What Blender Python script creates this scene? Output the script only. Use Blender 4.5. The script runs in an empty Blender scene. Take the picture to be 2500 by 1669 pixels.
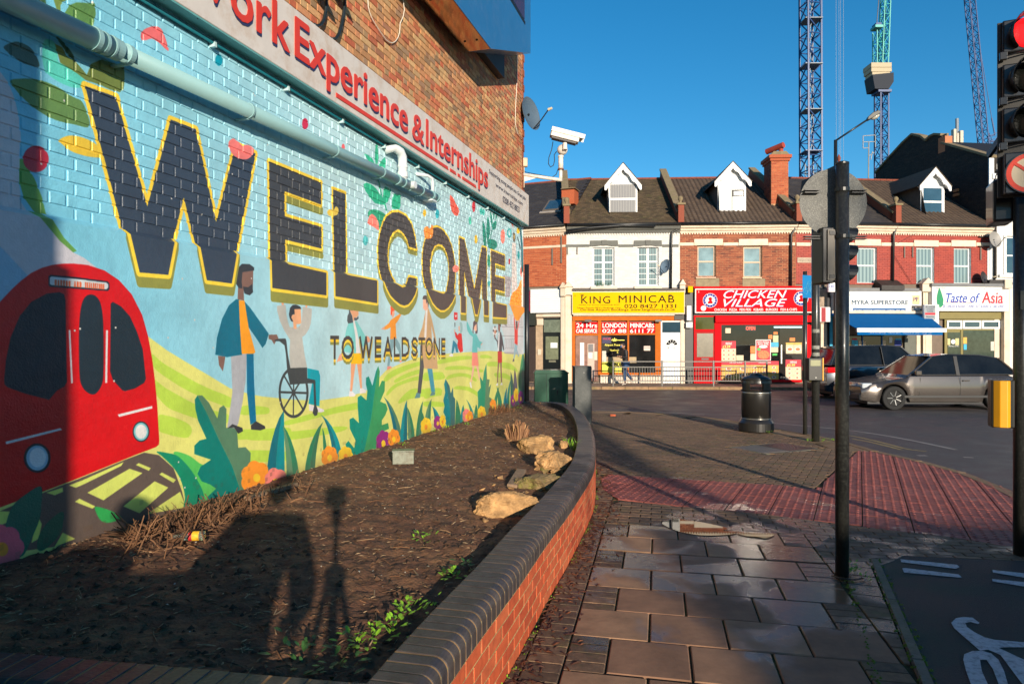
import bpy, bmesh, math, random
import numpy as np
from mathutils import Vector, Matrix, Euler, Quaternion
R = math.radians
random.seed(7)
rng = random.Random(11)
scene = bpy.context.scene
C = scene.collection
# camera, sky, sun, exposure
FPX = 1667.0          # focal length in photograph pixels (24 mm lens)
HC = 1.68             # eye height above the pavement
CX, CY = 1250.0, 839.0
cam_d = bpy.data.cameras.new('camera')
cam_d.sensor_width = 36.0
cam_d.lens = 36.0 * FPX / 2500.0
cam_d.shift_y = 4.5 / 2500.0
cam_d.clip_start = 0.05
cam_d.clip_end = 2000
cam = bpy.data.objects.new('camera', cam_d)
cam.location = (0, 0, HC)
cam.rotation_euler = (R(90), 0, 0)
C.objects.link(cam)
scene.camera = cam
SUN_TRAVEL = Vector((-0.252, 1.0, -0.2147)).normalized()
world = bpy.data.worlds.new('World')
scene.world = world
world.use_nodes = True
wn = world.node_tree
for n in list(wn.nodes): wn.nodes.remove(n)
sky = wn.nodes.new('ShaderNodeTexSky')
sky.sky_type = 'NISHITA'
sky.sun_disc = False
sky.sun_elevation = math.asin(-SUN_TRAVEL.z)
sky.sun_rotation = math.atan2(-SUN_TRAVEL.x, -SUN_TRAVEL.y)
sky.air_density = 1.0
sky.dust_density = 0.0
sky.ozone_density = 4.0
sky.altitude = 50
hsv = wn.nodes.new('ShaderNodeHueSaturation')
hsv.inputs['Hue'].default_value = 0.492
hsv.inputs['Saturation'].default_value = 1.22
bg = wn.nodes.new('ShaderNodeBackground')
bg.inputs['Strength'].default_value = 0.13
wo = wn.nodes.new('ShaderNodeOutputWorld')
wn.links.new(sky.outputs[0], hsv.inputs['Color'])
wn.links.new(hsv.outputs[0], bg.inputs[0])
wn.links.new(bg.outputs[0], wo.inputs[0])
sd = bpy.data.lights.new('sun', 'SUN')
sd.energy = 5.0
sd.angle = R(0.55)
sd.color = (1.0, 0.87, 0.70)
sun = bpy.data.objects.new('sun', sd)
sun.rotation_euler = SUN_TRAVEL.to_track_quat('-Z', 'Y').to_euler()
C.objects.link(sun)
scene.view_settings.view_transform = 'Standard'
scene.view_settings.look = 'None'
scene.view_settings.gamma = 1
scene.view_settings.use_curve_mapping = False
scene.view_settings.exposure = 0.36
# materials
def lin(c):
 out = []
 for v in c[:3]:
  v = v / 255.0
  out.append(v / 12.92 if v <= 0.04045 else ((v + 0.055) / 1.055) ** 2.4)
 return out
MATS = {}
def nodes_of(m):
 nt = m.node_tree
 return nt, nt.nodes['Principled BSDF']
def P(name, rgb, rough=0.6, metal=0.0, var=0.12, scale=6.0, bump=0.0, bscale=40.0, coat=0.0, spec=0.5,
 trans=0.0, emit=None, rvar=0.0, gain=0.85, dirt=None, dirt_amt=0.5, dirt_scale=2.0, alpha=1.0):
 """plain painted / worn surface: object-space noise varies the colour, optional bump and dirt patches"""
 if name in MATS: return MATS[name]
 m = bpy.data.materials.new(name); m.use_nodes = True
 nt, b = nodes_of(m)
 col = [v * gain for v in lin(rgb)]
 tc = nt.nodes.new('ShaderNodeTexCoord')
 geo = nt.nodes.new('ShaderNodeNewGeometry')
 n1 = nt.nodes.new('ShaderNodeTexNoise'); n1.inputs['Scale'].default_value = scale
 n1.inputs['Detail'].default_value = 6; n1.inputs['Roughness'].default_value = 0.6
 nt.links.new(geo.outputs['Position'], n1.inputs['Vector'])
 ramp = nt.nodes.new('ShaderNodeMapRange')
 ramp.inputs['From Min'].default_value = 0.3; ramp.inputs['From Max'].default_value = 0.7
 ramp.inputs['To Min'].default_value = 1 - var; ramp.inputs['To Max'].default_value = 1 + var
 nt.links.new(n1.outputs['Fac'], ramp.inputs['Value'])
 mul = nt.nodes.new('ShaderNodeVectorMath'); mul.operation = 'SCALE'
 mul.inputs[0].default_value = col
 nt.links.new(ramp.outputs[0], mul.inputs['Scale'])
 last = mul.outputs[0]
 if dirt:
  n3 = nt.nodes.new('ShaderNodeTexNoise'); n3.inputs['Scale'].default_value = dirt_scale
  n3.inputs['Detail'].default_value = 8; n3.inputs['Roughness'].default_value = 0.7
  nt.links.new(geo.outputs['Position'], n3.inputs['Vector'])
  mr = nt.nodes.new('ShaderNodeMapRange')
  mr.inputs['From Min'].default_value = 0.48; mr.inputs['From Max'].default_value = 0.68
  mr.inputs['To Max'].default_value = dirt_amt
  nt.links.new(n3.outputs['Fac'], mr.inputs['Value'])
  mx = nt.nodes.new('ShaderNodeMix'); mx.data_type = 'RGBA'
  nt.links.new(mr.outputs[0], mx.inputs[0]); nt.links.new(last, mx.inputs[6])
  mx.inputs[7].default_value = lin(dirt) + [1]
  last = mx.outputs[2]
 nt.links.new(last, b.inputs['Base Color'])
 b.inputs['Roughness'].default_value = rough
 if rvar:
  mr2 = nt.nodes.new('ShaderNodeMapRange')
  mr2.inputs['From Min'].default_value = 0.35; mr2.inputs['From Max'].default_value = 0.65
  mr2.inputs['To Min'].default_value = max(0.02, rough - rvar); mr2.inputs['To Max'].default_value = rough + rvar
  nt.links.new(n1.outputs['Fac'], mr2.inputs['Value']); nt.links.new(mr2.outputs[0], b.inputs['Roughness'])
 b.inputs['Metallic'].default_value = metal
 b.inputs['Specular IOR Level'].default_value = spec
 b.inputs['Coat Weight'].default_value = coat
 b.inputs['Transmission Weight'].default_value = trans
 if bump:
  n2 = nt.nodes.new('ShaderNodeTexNoise'); n2.inputs['Scale'].default_value = bscale
  n2.inputs['Detail'].default_value = 5
  nt.links.new(geo.outputs['Position'], n2.inputs['Vector'])
  bp = nt.nodes.new('ShaderNodeBump'); bp.inputs['Strength'].default_value = bump
  bp.inputs['Distance'].default_value = 0.01
  nt.links.new(n2.outputs['Fac'], bp.inputs['Height']); nt.links.new(bp.outputs[0], b.inputs['Normal'])
 if emit:
  b.inputs['Emission Color'].default_value = lin(rgb) + [1]
  b.inputs['Emission Strength'].default_value = emit
 MATS[name] = m
 return m
def BR(name, cols, rough=0.75, var=0.15, bump=0.5, gain=0.85, wet=None, moss=None, coarse=30.0, spec=0.5):
 """piece-by-piece material: every brick, tile or slab takes its own tone (island + object random)"""
 if name in MATS: return MATS[name]
 m = bpy.data.materials.new(name); m.use_nodes = True
 nt, b = nodes_of(m)
 geo = nt.nodes.new('ShaderNodeNewGeometry'); oi = nt.nodes.new('ShaderNodeObjectInfo')
 add = nt.nodes.new('ShaderNodeMath'); add.operation = 'ADD'
 nt.links.new(geo.outputs['Random Per Island'], add.inputs[0]); nt.links.new(oi.outputs['Random'], add.inputs[1])
 fr = nt.nodes.new('ShaderNodeMath'); fr.operation = 'FRACT'; nt.links.new(add.outputs[0], fr.inputs[0])
 cr = nt.nodes.new('ShaderNodeValToRGB'); cr.color_ramp.interpolation = 'LINEAR'
 els = cr.color_ramp.elements
 while len(els) < len(cols): els.new(0.5)
 for i, c in enumerate(cols):
  els[i].position = i / (len(cols) - 1)
  els[i].color = [v * gain for v in lin(c)] + [1]
 nt.links.new(fr.outputs[0], cr.inputs[0])
 n1 = nt.nodes.new('ShaderNodeTexNoise'); n1.inputs['Scale'].default_value = coarse
 n1.inputs['Detail'].default_value = 6; n1.inputs['Roughness'].default_value = 0.65
 nt.links.new(geo.outputs['Position'], n1.inputs['Vector'])
 mr = nt.nodes.new('ShaderNodeMapRange')
 mr.inputs['From Min'].default_value = 0.3; mr.inputs['From Max'].default_value = 0.7
 mr.inputs['To Min'].default_value = 1 - var * 1.6; mr.inputs['To Max'].default_value = 1 + var
 nt.links.new(n1.outputs['Fac'], mr.inputs['Value'])
 mul = nt.nodes.new('ShaderNodeVectorMath'); mul.operation = 'SCALE'
 nt.links.new(cr.outputs[0], mul.inputs[0]); nt.links.new(mr.outputs[0], mul.inputs['Scale'])
 last = mul.outputs[0]
 if moss:
  n3 = nt.nodes.new('ShaderNodeTexNoise'); n3.inputs['Scale'].default_value = 3.0
  n3.inputs['Detail'].default_value = 8; n3.inputs['Roughness'].default_value = 0.75
  nt.links.new(geo.outputs['Position'], n3.inputs['Vector'])
  m3 = nt.nodes.new('ShaderNodeMapRange'); m3.inputs['From Min'].default_value = 0.52
  m3.inputs['From Max'].default_value = 0.7; m3.inputs['To Max'].default_value = 0.7
  nt.links.new(n3.outputs['Fac'], m3.inputs['Value'])
  mx = nt.nodes.new('ShaderNodeMix'); mx.data_type = 'RGBA'
  nt.links.new(m3.outputs[0], mx.inputs[0]); nt.links.new(last, mx.inputs[6])
  mx.inputs[7].default_value = lin(moss) + [1]
  last = mx.outputs[2]
 if wet:
  n4 = nt.nodes.new('ShaderNodeTexNoise'); n4.inputs['Scale'].default_value = wet[0]
  n4.inputs['Detail'].default_value = 4; n4.inputs['Roughness'].default_value = 0.55
  n4.inputs['Distortion'].default_value = 0.4
  nt.links.new(geo.outputs['Position'], n4.inputs['Vector'])
  vd = nt.nodes.new('ShaderNodeVectorMath'); vd.operation = 'DISTANCE'
  nt.links.new(geo.outputs['Position'], vd.inputs[0]); vd.inputs[1].default_value = (1.95, 5.6, 0)
  md = nt.nodes.new('ShaderNodeMapRange'); md.inputs['From Min'].default_value = 0.3
  md.inputs['From Max'].default_value = 3.6; md.inputs['To Min'].default_value = 0.14; md.inputs['To Max'].default_value = -0.16
  nt.links.new(vd.outputs['Value'], md.inputs['Value'])
  ad = nt.nodes.new('ShaderNodeMath'); ad.operation = 'ADD'
  nt.links.new(n4.outputs['Fac'], ad.inputs[0]); nt.links.new(md.outputs[0], ad.inputs[1])
  m4 = nt.nodes.new('ShaderNodeMapRange'); m4.inputs['From Min'].default_value = 0.50
  m4.inputs['From Max'].default_value = 0.60; m4.interpolation_type = 'SMOOTHSTEP'
  nt.links.new(ad.outputs[0], m4.inputs['Value'])
  dk = nt.nodes.new('ShaderNodeMapRange'); dk.inputs['To Min'].default_value = 1.0; dk.inputs['To Max'].default_value = 0.62
  nt.links.new(m4.outputs[0], dk.inputs['Value'])
  s2 = nt.nodes.new('ShaderNodeVectorMath'); s2.operation = 'SCALE'
  nt.links.new(last, s2.inputs[0]); nt.links.new(dk.outputs[0], s2.inputs['Scale']); last = s2.outputs[0]
  rr = nt.nodes.new('ShaderNodeMapRange'); rr.inputs['To Min'].default_value = rough; rr.inputs['To Max'].default_value = wet[1]
  nt.links.new(m4.outputs[0], rr.inputs['Value']); nt.links.new(rr.outputs[0], b.inputs['Roughness'])
 else:
  b.inputs['Roughness'].default_value = rough
 b.inputs['Specular IOR Level'].default_value = spec
 nt.links.new(last, b.inputs['Base Color'])
 n2 = nt.nodes.new('ShaderNodeTexNoise'); n2.inputs['Scale'].default_value = coarse * 5
 n2.inputs['Detail'].default_value = 4
 nt.links.new(geo.outputs['Position'], n2.inputs['Vector'])
 bp = nt.nodes.new('ShaderNodeBump'); bp.inputs['Strength'].default_value = bump; bp.inputs['Distance'].default_value = 0.003
 nt.links.new(n2.outputs['Fac'], bp.inputs['Height']); nt.links.new(bp.outputs[0], b.inputs['Normal'])
 MATS[name] = m
 return m
# mesh building
class MB:
 def __init__(s): s.v = []; s.f = []
 def add(s, vs, fs):
  o = len(s.v); s.v += [tuple(p) for p in vs]; s.f += [tuple(i + o for i in f) for f in fs]; return s
 def box(s, x0, y0, z0, x1, y1, z1, M=None):
  vs = [Vector(p) for p in ((x0,y0,z0),(x1,y0,z0),(x1,y1,z0),(x0,y1,z0),(x0,y0,z1),(x1,y0,z1),(x1,y1,z1),(x0,y1,z1))]
  if M is not None: vs = [M @ p for p in vs]
  return s.add(vs, [(0,3,2,1),(4,5,6,7),(0,1,5,4),(1,2,6,5),(2,3,7,6),(3,0,4,7)])
 def bbox(s, x0, y0, z0, x1, y1, z1, b, M=None):
  """box with chamfered edges round the front (-y) and top"""
  pts = []
  def ring(y, i): return [(x0+i,y,z0+i),(x1-i,y,z0+i),(x1-i,y,z1-i),(x0+i,y,z1-i)]
  vs = ring(y0, b) + ring(y0+b, 0) + ring(y1, 0)
  vs = [Vector(p) for p in vs]
  if M is not None: vs = [M @ p for p in vs]
  fs = [(0,1,2,3)]
  for k in (0, 4):
   for i in range(4):
    j = (i+1) % 4
    fs.append((k+j, k+i, k+4+i, k+4+j))
  fs.append((11,10,9,8))
  return s.add(vs, fs)
 def prism(s, poly, h0, h1, ax='z', M=None):
  """poly: 2D points; ax z: (x,y)->z extrude ; ax y: (x,z)-> y extrude ; ax x: (y,z)-> x"""
  n = len(poly)
  def p3(p, h):
   if ax == 'z': return Vector((p[0], p[1], h))
   if ax == 'y': return Vector((p[0], h, p[1]))
   return Vector((h, p[0], p[1]))
  vs = [p3(p, h0) for p in poly] + [p3(p, h1) for p in poly]
  if M is not None: vs = [M @ p for p in vs]
  fs = [tuple(range(n)), tuple(range(2*n-1, n-1, -1))]
  for i in range(n):
   j = (i+1) % n
   fs.append((i, i+n, j+n, j))
  return s.add(vs, fs)
 def tube(s, pts, r, n=8, cap=True):
  pts = [Vector(p) for p in pts]
  rs = r if isinstance(r, (list, tuple)) else [r]*len(pts)
  rings = []
  up = Vector((0,0,1))
  prev = None
  for i, p in enumerate(pts):
   if i == 0: d = pts[1]-pts[0]
   elif i == len(pts)-1: d = pts[-1]-pts[-2]
   else: d = (pts[i+1]-pts[i]).normalized() + (pts[i]-pts[i-1]).normalized()
   d = d.normalized() if d.length > 1e-9 else Vector((0,0,1))
   if prev is None:
    a = up if abs(d.z) < 0.9 else Vector((1,0,0))
    u = d.cross(a).normalized()
   else:
    u = (prev - d*prev.dot(d)).normalized()
   prev = u
   w = d.cross(u)
   rings.append([p + (u*math.cos(2*math.pi*k/n) + w*math.sin(2*math.pi*k/n))*rs[i] for k in range(n)])
  vs = [q for ring in rings for q in ring]
  fs = []
  for i in range(len(pts)-1):
   for k in range(n):
    a = i*n+k; b = i*n+(k+1) % n
    fs.append((a, b, b+n, a+n))
  if cap:
   fs.append(tuple(range(n-1, -1, -1))); fs.append(tuple((len(pts)-1)*n+k for k in range(n)))
  return s.add(vs, fs)
 def lathe(s, prof, n=24, c=(0,0,0), M=None):
  """prof: [(r,z)]"""
  vs = []
  for r, z in prof:
   for k in range(n):
    a = 2*math.pi*k/n
    vs.append(Vector((c[0]+r*math.cos(a), c[1]+r*math.sin(a), c[2]+z)))
  if M is not None: vs = [M @ p for p in vs]
  fs = []
  for i in range(len(prof)-1):
   for k in range(n):
    a = i*n+k; b = i*n+(k+1) % n
    fs.append((a, b, b+n, a+n))
  if prof[0] != prof[-1]: fs.append(tuple(range(n-1, -1, -1))); fs.append(tuple((len(prof)-1)*n+k for k in range(n)))
  return s.add(vs, fs)
 def quad(s, a, b, c, d): return s.add([a,b,c,d], [(0,1,2,3)])
 def bar(s, a, b, w, h=None):
  """square bar between two points"""
  a = Vector(a); b = Vector(b); h = h or w
  d = (b-a)
  if d.length < 1e-6: return s
  L = d.length; d.normalize()
  upv = Vector((0,0,1)) if abs(d.z) < 0.95 else Vector((1,0,0))
  u = d.cross(upv).normalized(); v = u.cross(d)
  vs = []
  for p in (a, b):
   for su, sv in ((-1,-1),(1,-1),(1,1),(-1,1)):
    vs.append(p + u*su*w/2 + v*sv*h/2)
  return s.add(vs, [(0,1,2,3),(7,6,5,4),(0,4,5,1),(1,5,6,2),(2,6,7,3),(3,7,4,0)])
 def mesh(s, name, mat=None, smooth=False):
  me = bpy.data.meshes.new(name); me.from_pydata(s.v, [], s.f); me.update()
  bm = bmesh.new(); bm.from_mesh(me); bmesh.ops.recalc_face_normals(bm, faces=bm.faces); bm.to_mesh(me); bm.free()
  if mat is not None: me.materials.append(mat)
  if smooth: me.polygons.foreach_set('use_smooth', [True]*len(me.polygons))
  return me
def link(name, me, parent=None, loc=None, rot=None):
 o = bpy.data.objects.new(name, me); C.objects.link(o)
 if parent is not None: o.parent = parent
 if loc is not None: o.location = loc
 if rot is not None: o.rotation_euler = rot
 return o
def tag(o, label=None, cat=None, group=None, kind=None):
 if label: o['label'] = label
 if cat: o['category'] = cat
 if group: o['group'] = group
 if kind: o['kind'] = kind
 return o
def thing(name, label, cat, loc=(0,0,0), rotz=0.0, group=None):
 o = bpy.data.objects.new(name, None); C.objects.link(o); o.empty_display_size = 0.1
 o.location = loc; o.rotation_euler = (0, 0, rotz)
 return tag(o, label, cat, group)
def part(name, mb, mat, parent, smooth=False, label=None, kind=None, loc=None, rot=None, bevel=0):
 me = mb if isinstance(mb, bpy.types.Mesh) else mb.mesh(name, mat, smooth)
 o = link(name, me, parent, loc, rot)
 if bevel:
  bv = o.modifiers.new('bevel', 'BEVEL'); bv.width = bevel; bv.segments = 2; bv.limit_method = 'ANGLE'; bv.angle_limit = R(35)
 return tag(o, label, None, None, kind)
def solo(name, mb, mat, label, cat, group=None, smooth=False, loc=None, rot=None, kind=None, bevel=0):
 o = part(name, mb, mat, None, smooth, loc=loc, rot=rot, bevel=bevel)
 return tag(o, label, cat, group, kind)
def struct(name, mb, mat, parent=None, smooth=False):
 o = part(name, mb, mat, parent, smooth)
 if parent is None: o['kind'] = 'structure'
 return o
def autosmooth(o, ang=40):
 me = o.data
 me.polygons.foreach_set('use_smooth', [True]*len(me.polygons))
 bm = bmesh.new(); bm.from_mesh(me)
 for e in bm.edges:
  if len(e.link_faces) == 2 and e.calc_face_angle(0) > R(ang): e.smooth = False
 bm.to_mesh(me); bm.free()
 return o
def ground(x, y, z=0.0):
 d = FPX*(HC-z)/(y-CY)
 return ((x-CX)/FPX*d, d)
def at_depth(x, y, d):
 return Vector(((x-CX)/FPX*d, d, HC-(y-CY)/FPX*d))
class Frame:
 """a wall plane: origin at its left foot, local x along it, local y into the building"""
 def __init__(s, p0, p1):
  s.p0 = Vector((p0[0], p0[1])); s.p1 = Vector((p1[0], p1[1]))
  d = s.p1 - s.p0; s.len = d.length; s.d = d.normalized(); s.n = Vector((-s.d.y, s.d.x))
  s.ang = math.atan2(s.d.y, s.d.x)
 def at(s, x, y, k=0.0):
  u = (x-CX)/FPX; w = -(y-CY)/FPX
  ray = Vector((u, 1.0))
  t = (s.p0.dot(s.n) + k) / ray.dot(s.n)
  p = ray*t - s.p0
  return (p.dot(s.d), HC + w*t)
 def world(s, lx, ly, lz=0.0):
  q = s.p0 + s.d*lx + s.n*ly
  return Vector((q.x, q.y, lz))
 def thing(s, name, label, cat, group=None):
  return thing(name, label, cat, (s.p0.x, s.p0.y, 0), s.ang, group)
 def box(s, name, x0, y0, x1, y1, k, th, mat, parent, bevel=0, label=None):
  """k: how far the front face stands proud of the wall, th: thickness"""
  a = s.at(x0, y1, -k); b = s.at(x1, y0, -k)
  mb = MB().box(a[0], -k, a[1], b[0], -k+th, b[1])
  return part(name, mb, mat, parent, label=label, bevel=bevel)
def local_text(txt, x0, x1, z0, z1, y, mat, parent, name='lettering', bold=0.0, shear=0.0, depth=0.004, spacing=1.0, fit_desc=False, M=None, label=None):
 cu = bpy.data.curves.new('t', 'FONT'); cu.body = txt; cu.offset = 0; cu.shear = shear
 cu.space_character = spacing; cu.align_x = 'LEFT'; cu.resolution_u = 3; cu.extrude = 0.0
 to = bpy.data.objects.new('t', cu); C.objects.link(to)
 bpy.context.view_layer.update()
 me = bpy.data.meshes.new_from_object(to.evaluated_get(bpy.context.evaluated_depsgraph_get()))
 bpy.data.objects.remove(to); bpy.data.curves.remove(cu)
 n = len(me.vertices); co = np.empty(n*3); me.vertices.foreach_get('co', co); co = co.reshape(-1, 3)
 if n == 0: return None
 mn = co.min(0); mx = co.max(0)
 y0t, y1t = (mn[1], mx[1])
 X = x0 + (co[:,0]-mn[0])/(mx[0]-mn[0])*(x1-x0)
 Z = z0 + (co[:,1]-y0t)/(y1t-y0t)*(z1-z0)
 vs = [(float(a), y, float(b)) for a, b in zip(X, Z)]
 fs = [tuple(p.vertices) for p in me.polygons]
 bpy.data.meshes.remove(me)
 if bold > 0:
  b_ = min(bold, 0.03)*(z1-z0)*1.3; n0 = len(vs); v0, f0 = list(vs), list(fs)
  for k, (dx, dz) in enumerate(((b_,0),(-b_,0),(0,b_*.7),(0,-b_*.7))):
   vs += [(a+dx, y-0.0002*(k+1), c+dz) for a, y_, c in v0]; fs += [tuple(i+n0*(k+1) for i in f) for f in f0]
 m2 = bpy.data.meshes.new(name); m2.from_pydata(vs, [], fs)
 bm = bmesh.new(); bm.from_mesh(m2)
 bmesh.ops.remove_doubles(bm, verts=bm.verts, dist=1e-6)
 r = bmesh.ops.extrude_face_region(bm, geom=bm.faces[:])
 for g in r['geom']:
  if isinstance(g, bmesh.types.BMVert): g.co.y -= depth
 bmesh.ops.recalc_face_normals(bm, faces=bm.faces)
 if M is not None: bmesh.ops.transform(bm, matrix=M, verts=bm.verts)
 bm.to_mesh(m2); bm.free(); m2.materials.append(mat)
 o = link(name, m2, parent)
 if label: o['label'] = label
 return o
def ftext(fr, txt, x0, y0, x1, y1, k, mat, parent, **kw):
 a = fr.at(x0, y1, -k); b = fr.at(x1, y0, -k)
 return local_text(txt, a[0], b[0], a[1], b[1], -k, mat, parent, **kw)
def brick_mesh(L, H, D, b, mat, name='brick'):
 return MB().bbox(-L/2, 0, -H/2, L/2, D, H/2, b).mesh(name, mat)
def laid(parent, name, items, mat, H, D, b, limit=300, jit=0.0):
 """items: (x, z, length[, M]) in the parent's frame on plane y=0 (front); nearest `limit` become objects, rest one stuff mesh"""
 cache = {}
 Mw = Matrix.Translation(parent.location) @ parent.rotation_euler.to_matrix().to_4x4()
 eye = Vector((0, 0, HC))
 def mat_of(it):
  return it[3] if len(it) > 3 and it[3] is not None else Matrix.Translation((it[0], 0, it[1]))
 scored = []
 for it in items:
  w = Mw @ mat_of(it) @ Vector((0,0,0))
  vis = w.y > 0.5 and abs(w.x/w.y) < 0.78 and (w.z-HC)/w.y < 0.53 and (w.z-HC)/w.y > -0.53
  scored.append((w.y*(1 if vis else 50) / max(it[2], 0.05)**0.5 if vis else 1e6+w.length, it))
 scored.sort(key=lambda a: a[0])
 rest = MB()
 for i, (sc, it) in enumerate(scored):
  L = round(it[2], 2)
  jy = (rng.random()-0.5)*jit
  M = mat_of(it) @ Matrix.Translation((0, jy, 0))
  if i < limit and sc < 1e6:
   if L not in cache: cache[L] = brick_mesh(L, H, D, b, mat, name)
   o = link(name, cache[L], parent)
   o.matrix_local = M
  else:
   rest.bbox(-L/2, 0, -H/2, L/2, D, H/2, b, M)
 if rest.v: part(name + 'work', rest, mat, parent, kind='stuff')
def courses(x0, x1, z0, z1, holes=(), bond='flemish', ch=0.075, gap=0.01, S=0.225, Hd=0.1125):
 out = []
 n = int(round((z1-z0)/ch))
 for r in range(n):
  zc = z0 + (r+0.5)*ch
  spans = [(x0, x1)]
  for (a, b, c, d) in holes:
   if c < zc < d:
    ns = []
    for (p, q) in spans:
     if b <= p or a >= q: ns.append((p, q)); continue
     if a > p: ns.append((p, a))
     if b < q: ns.append((b, q))
    spans = ns
  if bond == 'flemish': unit = [S, Hd]
  else: unit = [S, S]
  off = (r % 2) * (0.5*(S+Hd) if bond == 'flemish' else S/2)
  x = x0 - off - (S+Hd); k = 0
  while x < x1:
   L = unit[k % 2]; k += 1
   a, b = x, x+L; x = b
   for (p, q) in spans:
    aa, bb = max(a, p), min(b, q)
    if bb-aa > 0.03: out.append(((aa+bb)/2, zc, bb-aa-gap))
 return out
# the mural: paint laid on the wall plane
MW = Frame((-3.84, 0.0), (-3.84+0.297*13.6, 13.6))     # wall line; local x runs along the wall
ZSTEP = 2.42
PROUD = 0.05                                            # the rendered plinth stands 5 cm proud below ZSTEP
RES = 0.004
T0, T1, Z0, Z1 = 0.0, 14.4, 0.36, 4.12
TW = int((T1-T0)/RES); TH = int((Z1-Z0)/RES)
IMG = np.zeros((TH, TW, 3), np.float32)
CROPS = dict(S=(0,0,1.0), A=(0,0,2.24), B=(600,0,2.24), C=(0,600,1.96), D=(600,600,2.6129), E=(640,700,6.032),
   F=(830,720,6.03), G=(1040,700,5.228), H=(1050,480,6.533), I=(900,560,7.83), J=(860,340,8.7125), K=(0,0,5.226))
def a2w(crop, pts, q):
 ox, oy, sc = CROPS[crop]
 out = []
 for x, y in pts:
  lx, lz = MW.at(ox+x/sc, oy+y/sc, -q)
  out.append((lx, lz))
 return out
def smooth_pts(p, n=5):
 out = []; m = len(p)
 for i in range(m):
  a, b, c, d = (np.array(p[(i+k-1) % m]) for k in range(4))
  for j in range(n):
   t = j/n
   out.append(tuple(0.5*((2*b)+(-a+c)*t+(2*a-5*b+4*c-d)*t*t+(-a+3*b-3*c+d)*t**3)))
 return out
def raster(poly, color, plane=None, dil=0.0, alpha=1.0, holes=()):
 """fill a polygon given in wall metres; plane 'U' above the plinth, 'L' on it, None both"""
 P_ = np.array(poly, np.float64)
 px = (P_[:,0]-T0)/RES; py = (P_[:,1]-Z0)/RES
 d = dil/RES
 x0 = max(int(px.min()-d)-2, 0); x1 = min(int(px.max()+d)+3, TW)
 y0 = max(int(py.min()-d)-2, 0); y1 = min(int(py.max()+d)+3, TH)
 zs = int((ZSTEP-Z0)/RES)
 if plane == 'U': y0 = max(y0, zs)
 if plane == 'L': y1 = min(y1, zs)
 if x1 <= x0 or y1 <= y0: return
 gx = np.arange(x0, x1)+0.5
 gy = np.arange(y0, y1)+0.5
 H_, W_ = y1-y0, x1-x0
 inside = np.zeros((H_, W_), bool)
 dist = np.full((H_, W_), 1e9, np.float32) if dil > 0 else None
 rings = [(px, py)] + [((np.array(h)[:,0]-T0)/RES, (np.array(h)[:,1]-Z0)/RES) for h in holes]
 cov = np.zeros((H_, W_), np.float32)
 SUB = 3
 for srow in range(SUB):
  yy = y0 + np.arange(H_) + (srow+0.5)/SUB
  diff = np.zeros((H_, W_+1), np.float32)
  ev = [[] for _ in range(H_)]
  for rx, ry in rings:
   m = len(rx)
   for i in range(m):
    ax, ay, bx, by = rx[i], ry[i], rx[(i+1) % m], ry[(i+1) % m]
    if ay == by: continue
    lo, hi = (ay, by) if ay < by else (by, ay)
    r0 = max(0, int(math.floor(lo-y0-1))); r1 = min(H_, int(math.ceil(hi-y0+1)))
    if r1 <= r0: continue
    ys = yy[r0:r1]
    msk = (ys >= lo) & (ys < hi)
    xs = ax + (ys-ay)*(bx-ax)/(by-ay)
    for r, x in zip(np.nonzero(msk)[0], xs[msk]): ev[r0+r].append(x)
  for r in range(H_):
   e = ev[r]
   if not e: continue
   e.sort()
   for a, b in zip(e[::2], e[1::2]):
    a -= x0; b -= x0
    a = min(max(a, 0), W_); b = min(max(b, 0), W_)
    if b <= a: continue
    ia, ib = int(a), int(b)
    if ia == ib:
     cov[r, ia] += (b-a)/SUB if ia < W_ else 0
    else:
     cov[r, ia] += (ia+1-a)/SUB
     if ib > ia+1: cov[r, ia+1:ib] += 1.0/SUB
     if ib < W_: cov[r, ib] += (b-ib)/SUB
 if dil > 0:
  X, Y = np.meshgrid(gx, gy)
  for rx, ry in rings:
   m = len(rx)
   for i in range(m):
    ax, ay, bx, by = rx[i], ry[i], rx[(i+1) % m], ry[(i+1) % m]
    xa = int(max(0, min(ax, bx)-d-2-x0)); xb = int(min(W_, max(ax, bx)+d+3-x0))
    ya = int(max(0, min(ay, by)-d-2-y0)); yb = int(min(H_, max(ay, by)+d+3-y0))
    if xb <= xa or yb <= ya: continue
    sx = X[ya:yb, xa:xb]; sy = Y[ya:yb, xa:xb]
    L2 = (bx-ax)**2+(by-ay)**2+1e-9
    t = np.clip(((sx-ax)*(bx-ax)+(sy-ay)*(by-ay))/L2, 0, 1)
    dd = np.hypot(sx-ax-t*(bx-ax), sy-ay-t*(by-ay))
    dist[ya:yb, xa:xb] = np.minimum(dist[ya:yb, xa:xb], dd)
  cov = np.maximum(cov, np.clip(d-dist+0.5, 0, 1))
 cov = np.clip(cov, 0, 1)[..., None]*alpha
 IMG[y0:y1, x0:x1] = IMG[y0:y1, x0:x1]*(1-cov) + np.array(color, np.float32)*cov
def art(plane, crop, color, pts, s=0, dil=0.0, alpha=1.0):
 q = PROUD if plane == 'L' else 0.0
 if plane == 'B':
  art('U', crop, color, pts, s, dil, alpha); art('L', crop, color, pts, s, dil, alpha); return
 w = a2w(crop, pts, q)
 if s: w = smooth_pts(w, 5)
 raster(w, color, plane, dil, alpha)
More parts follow.
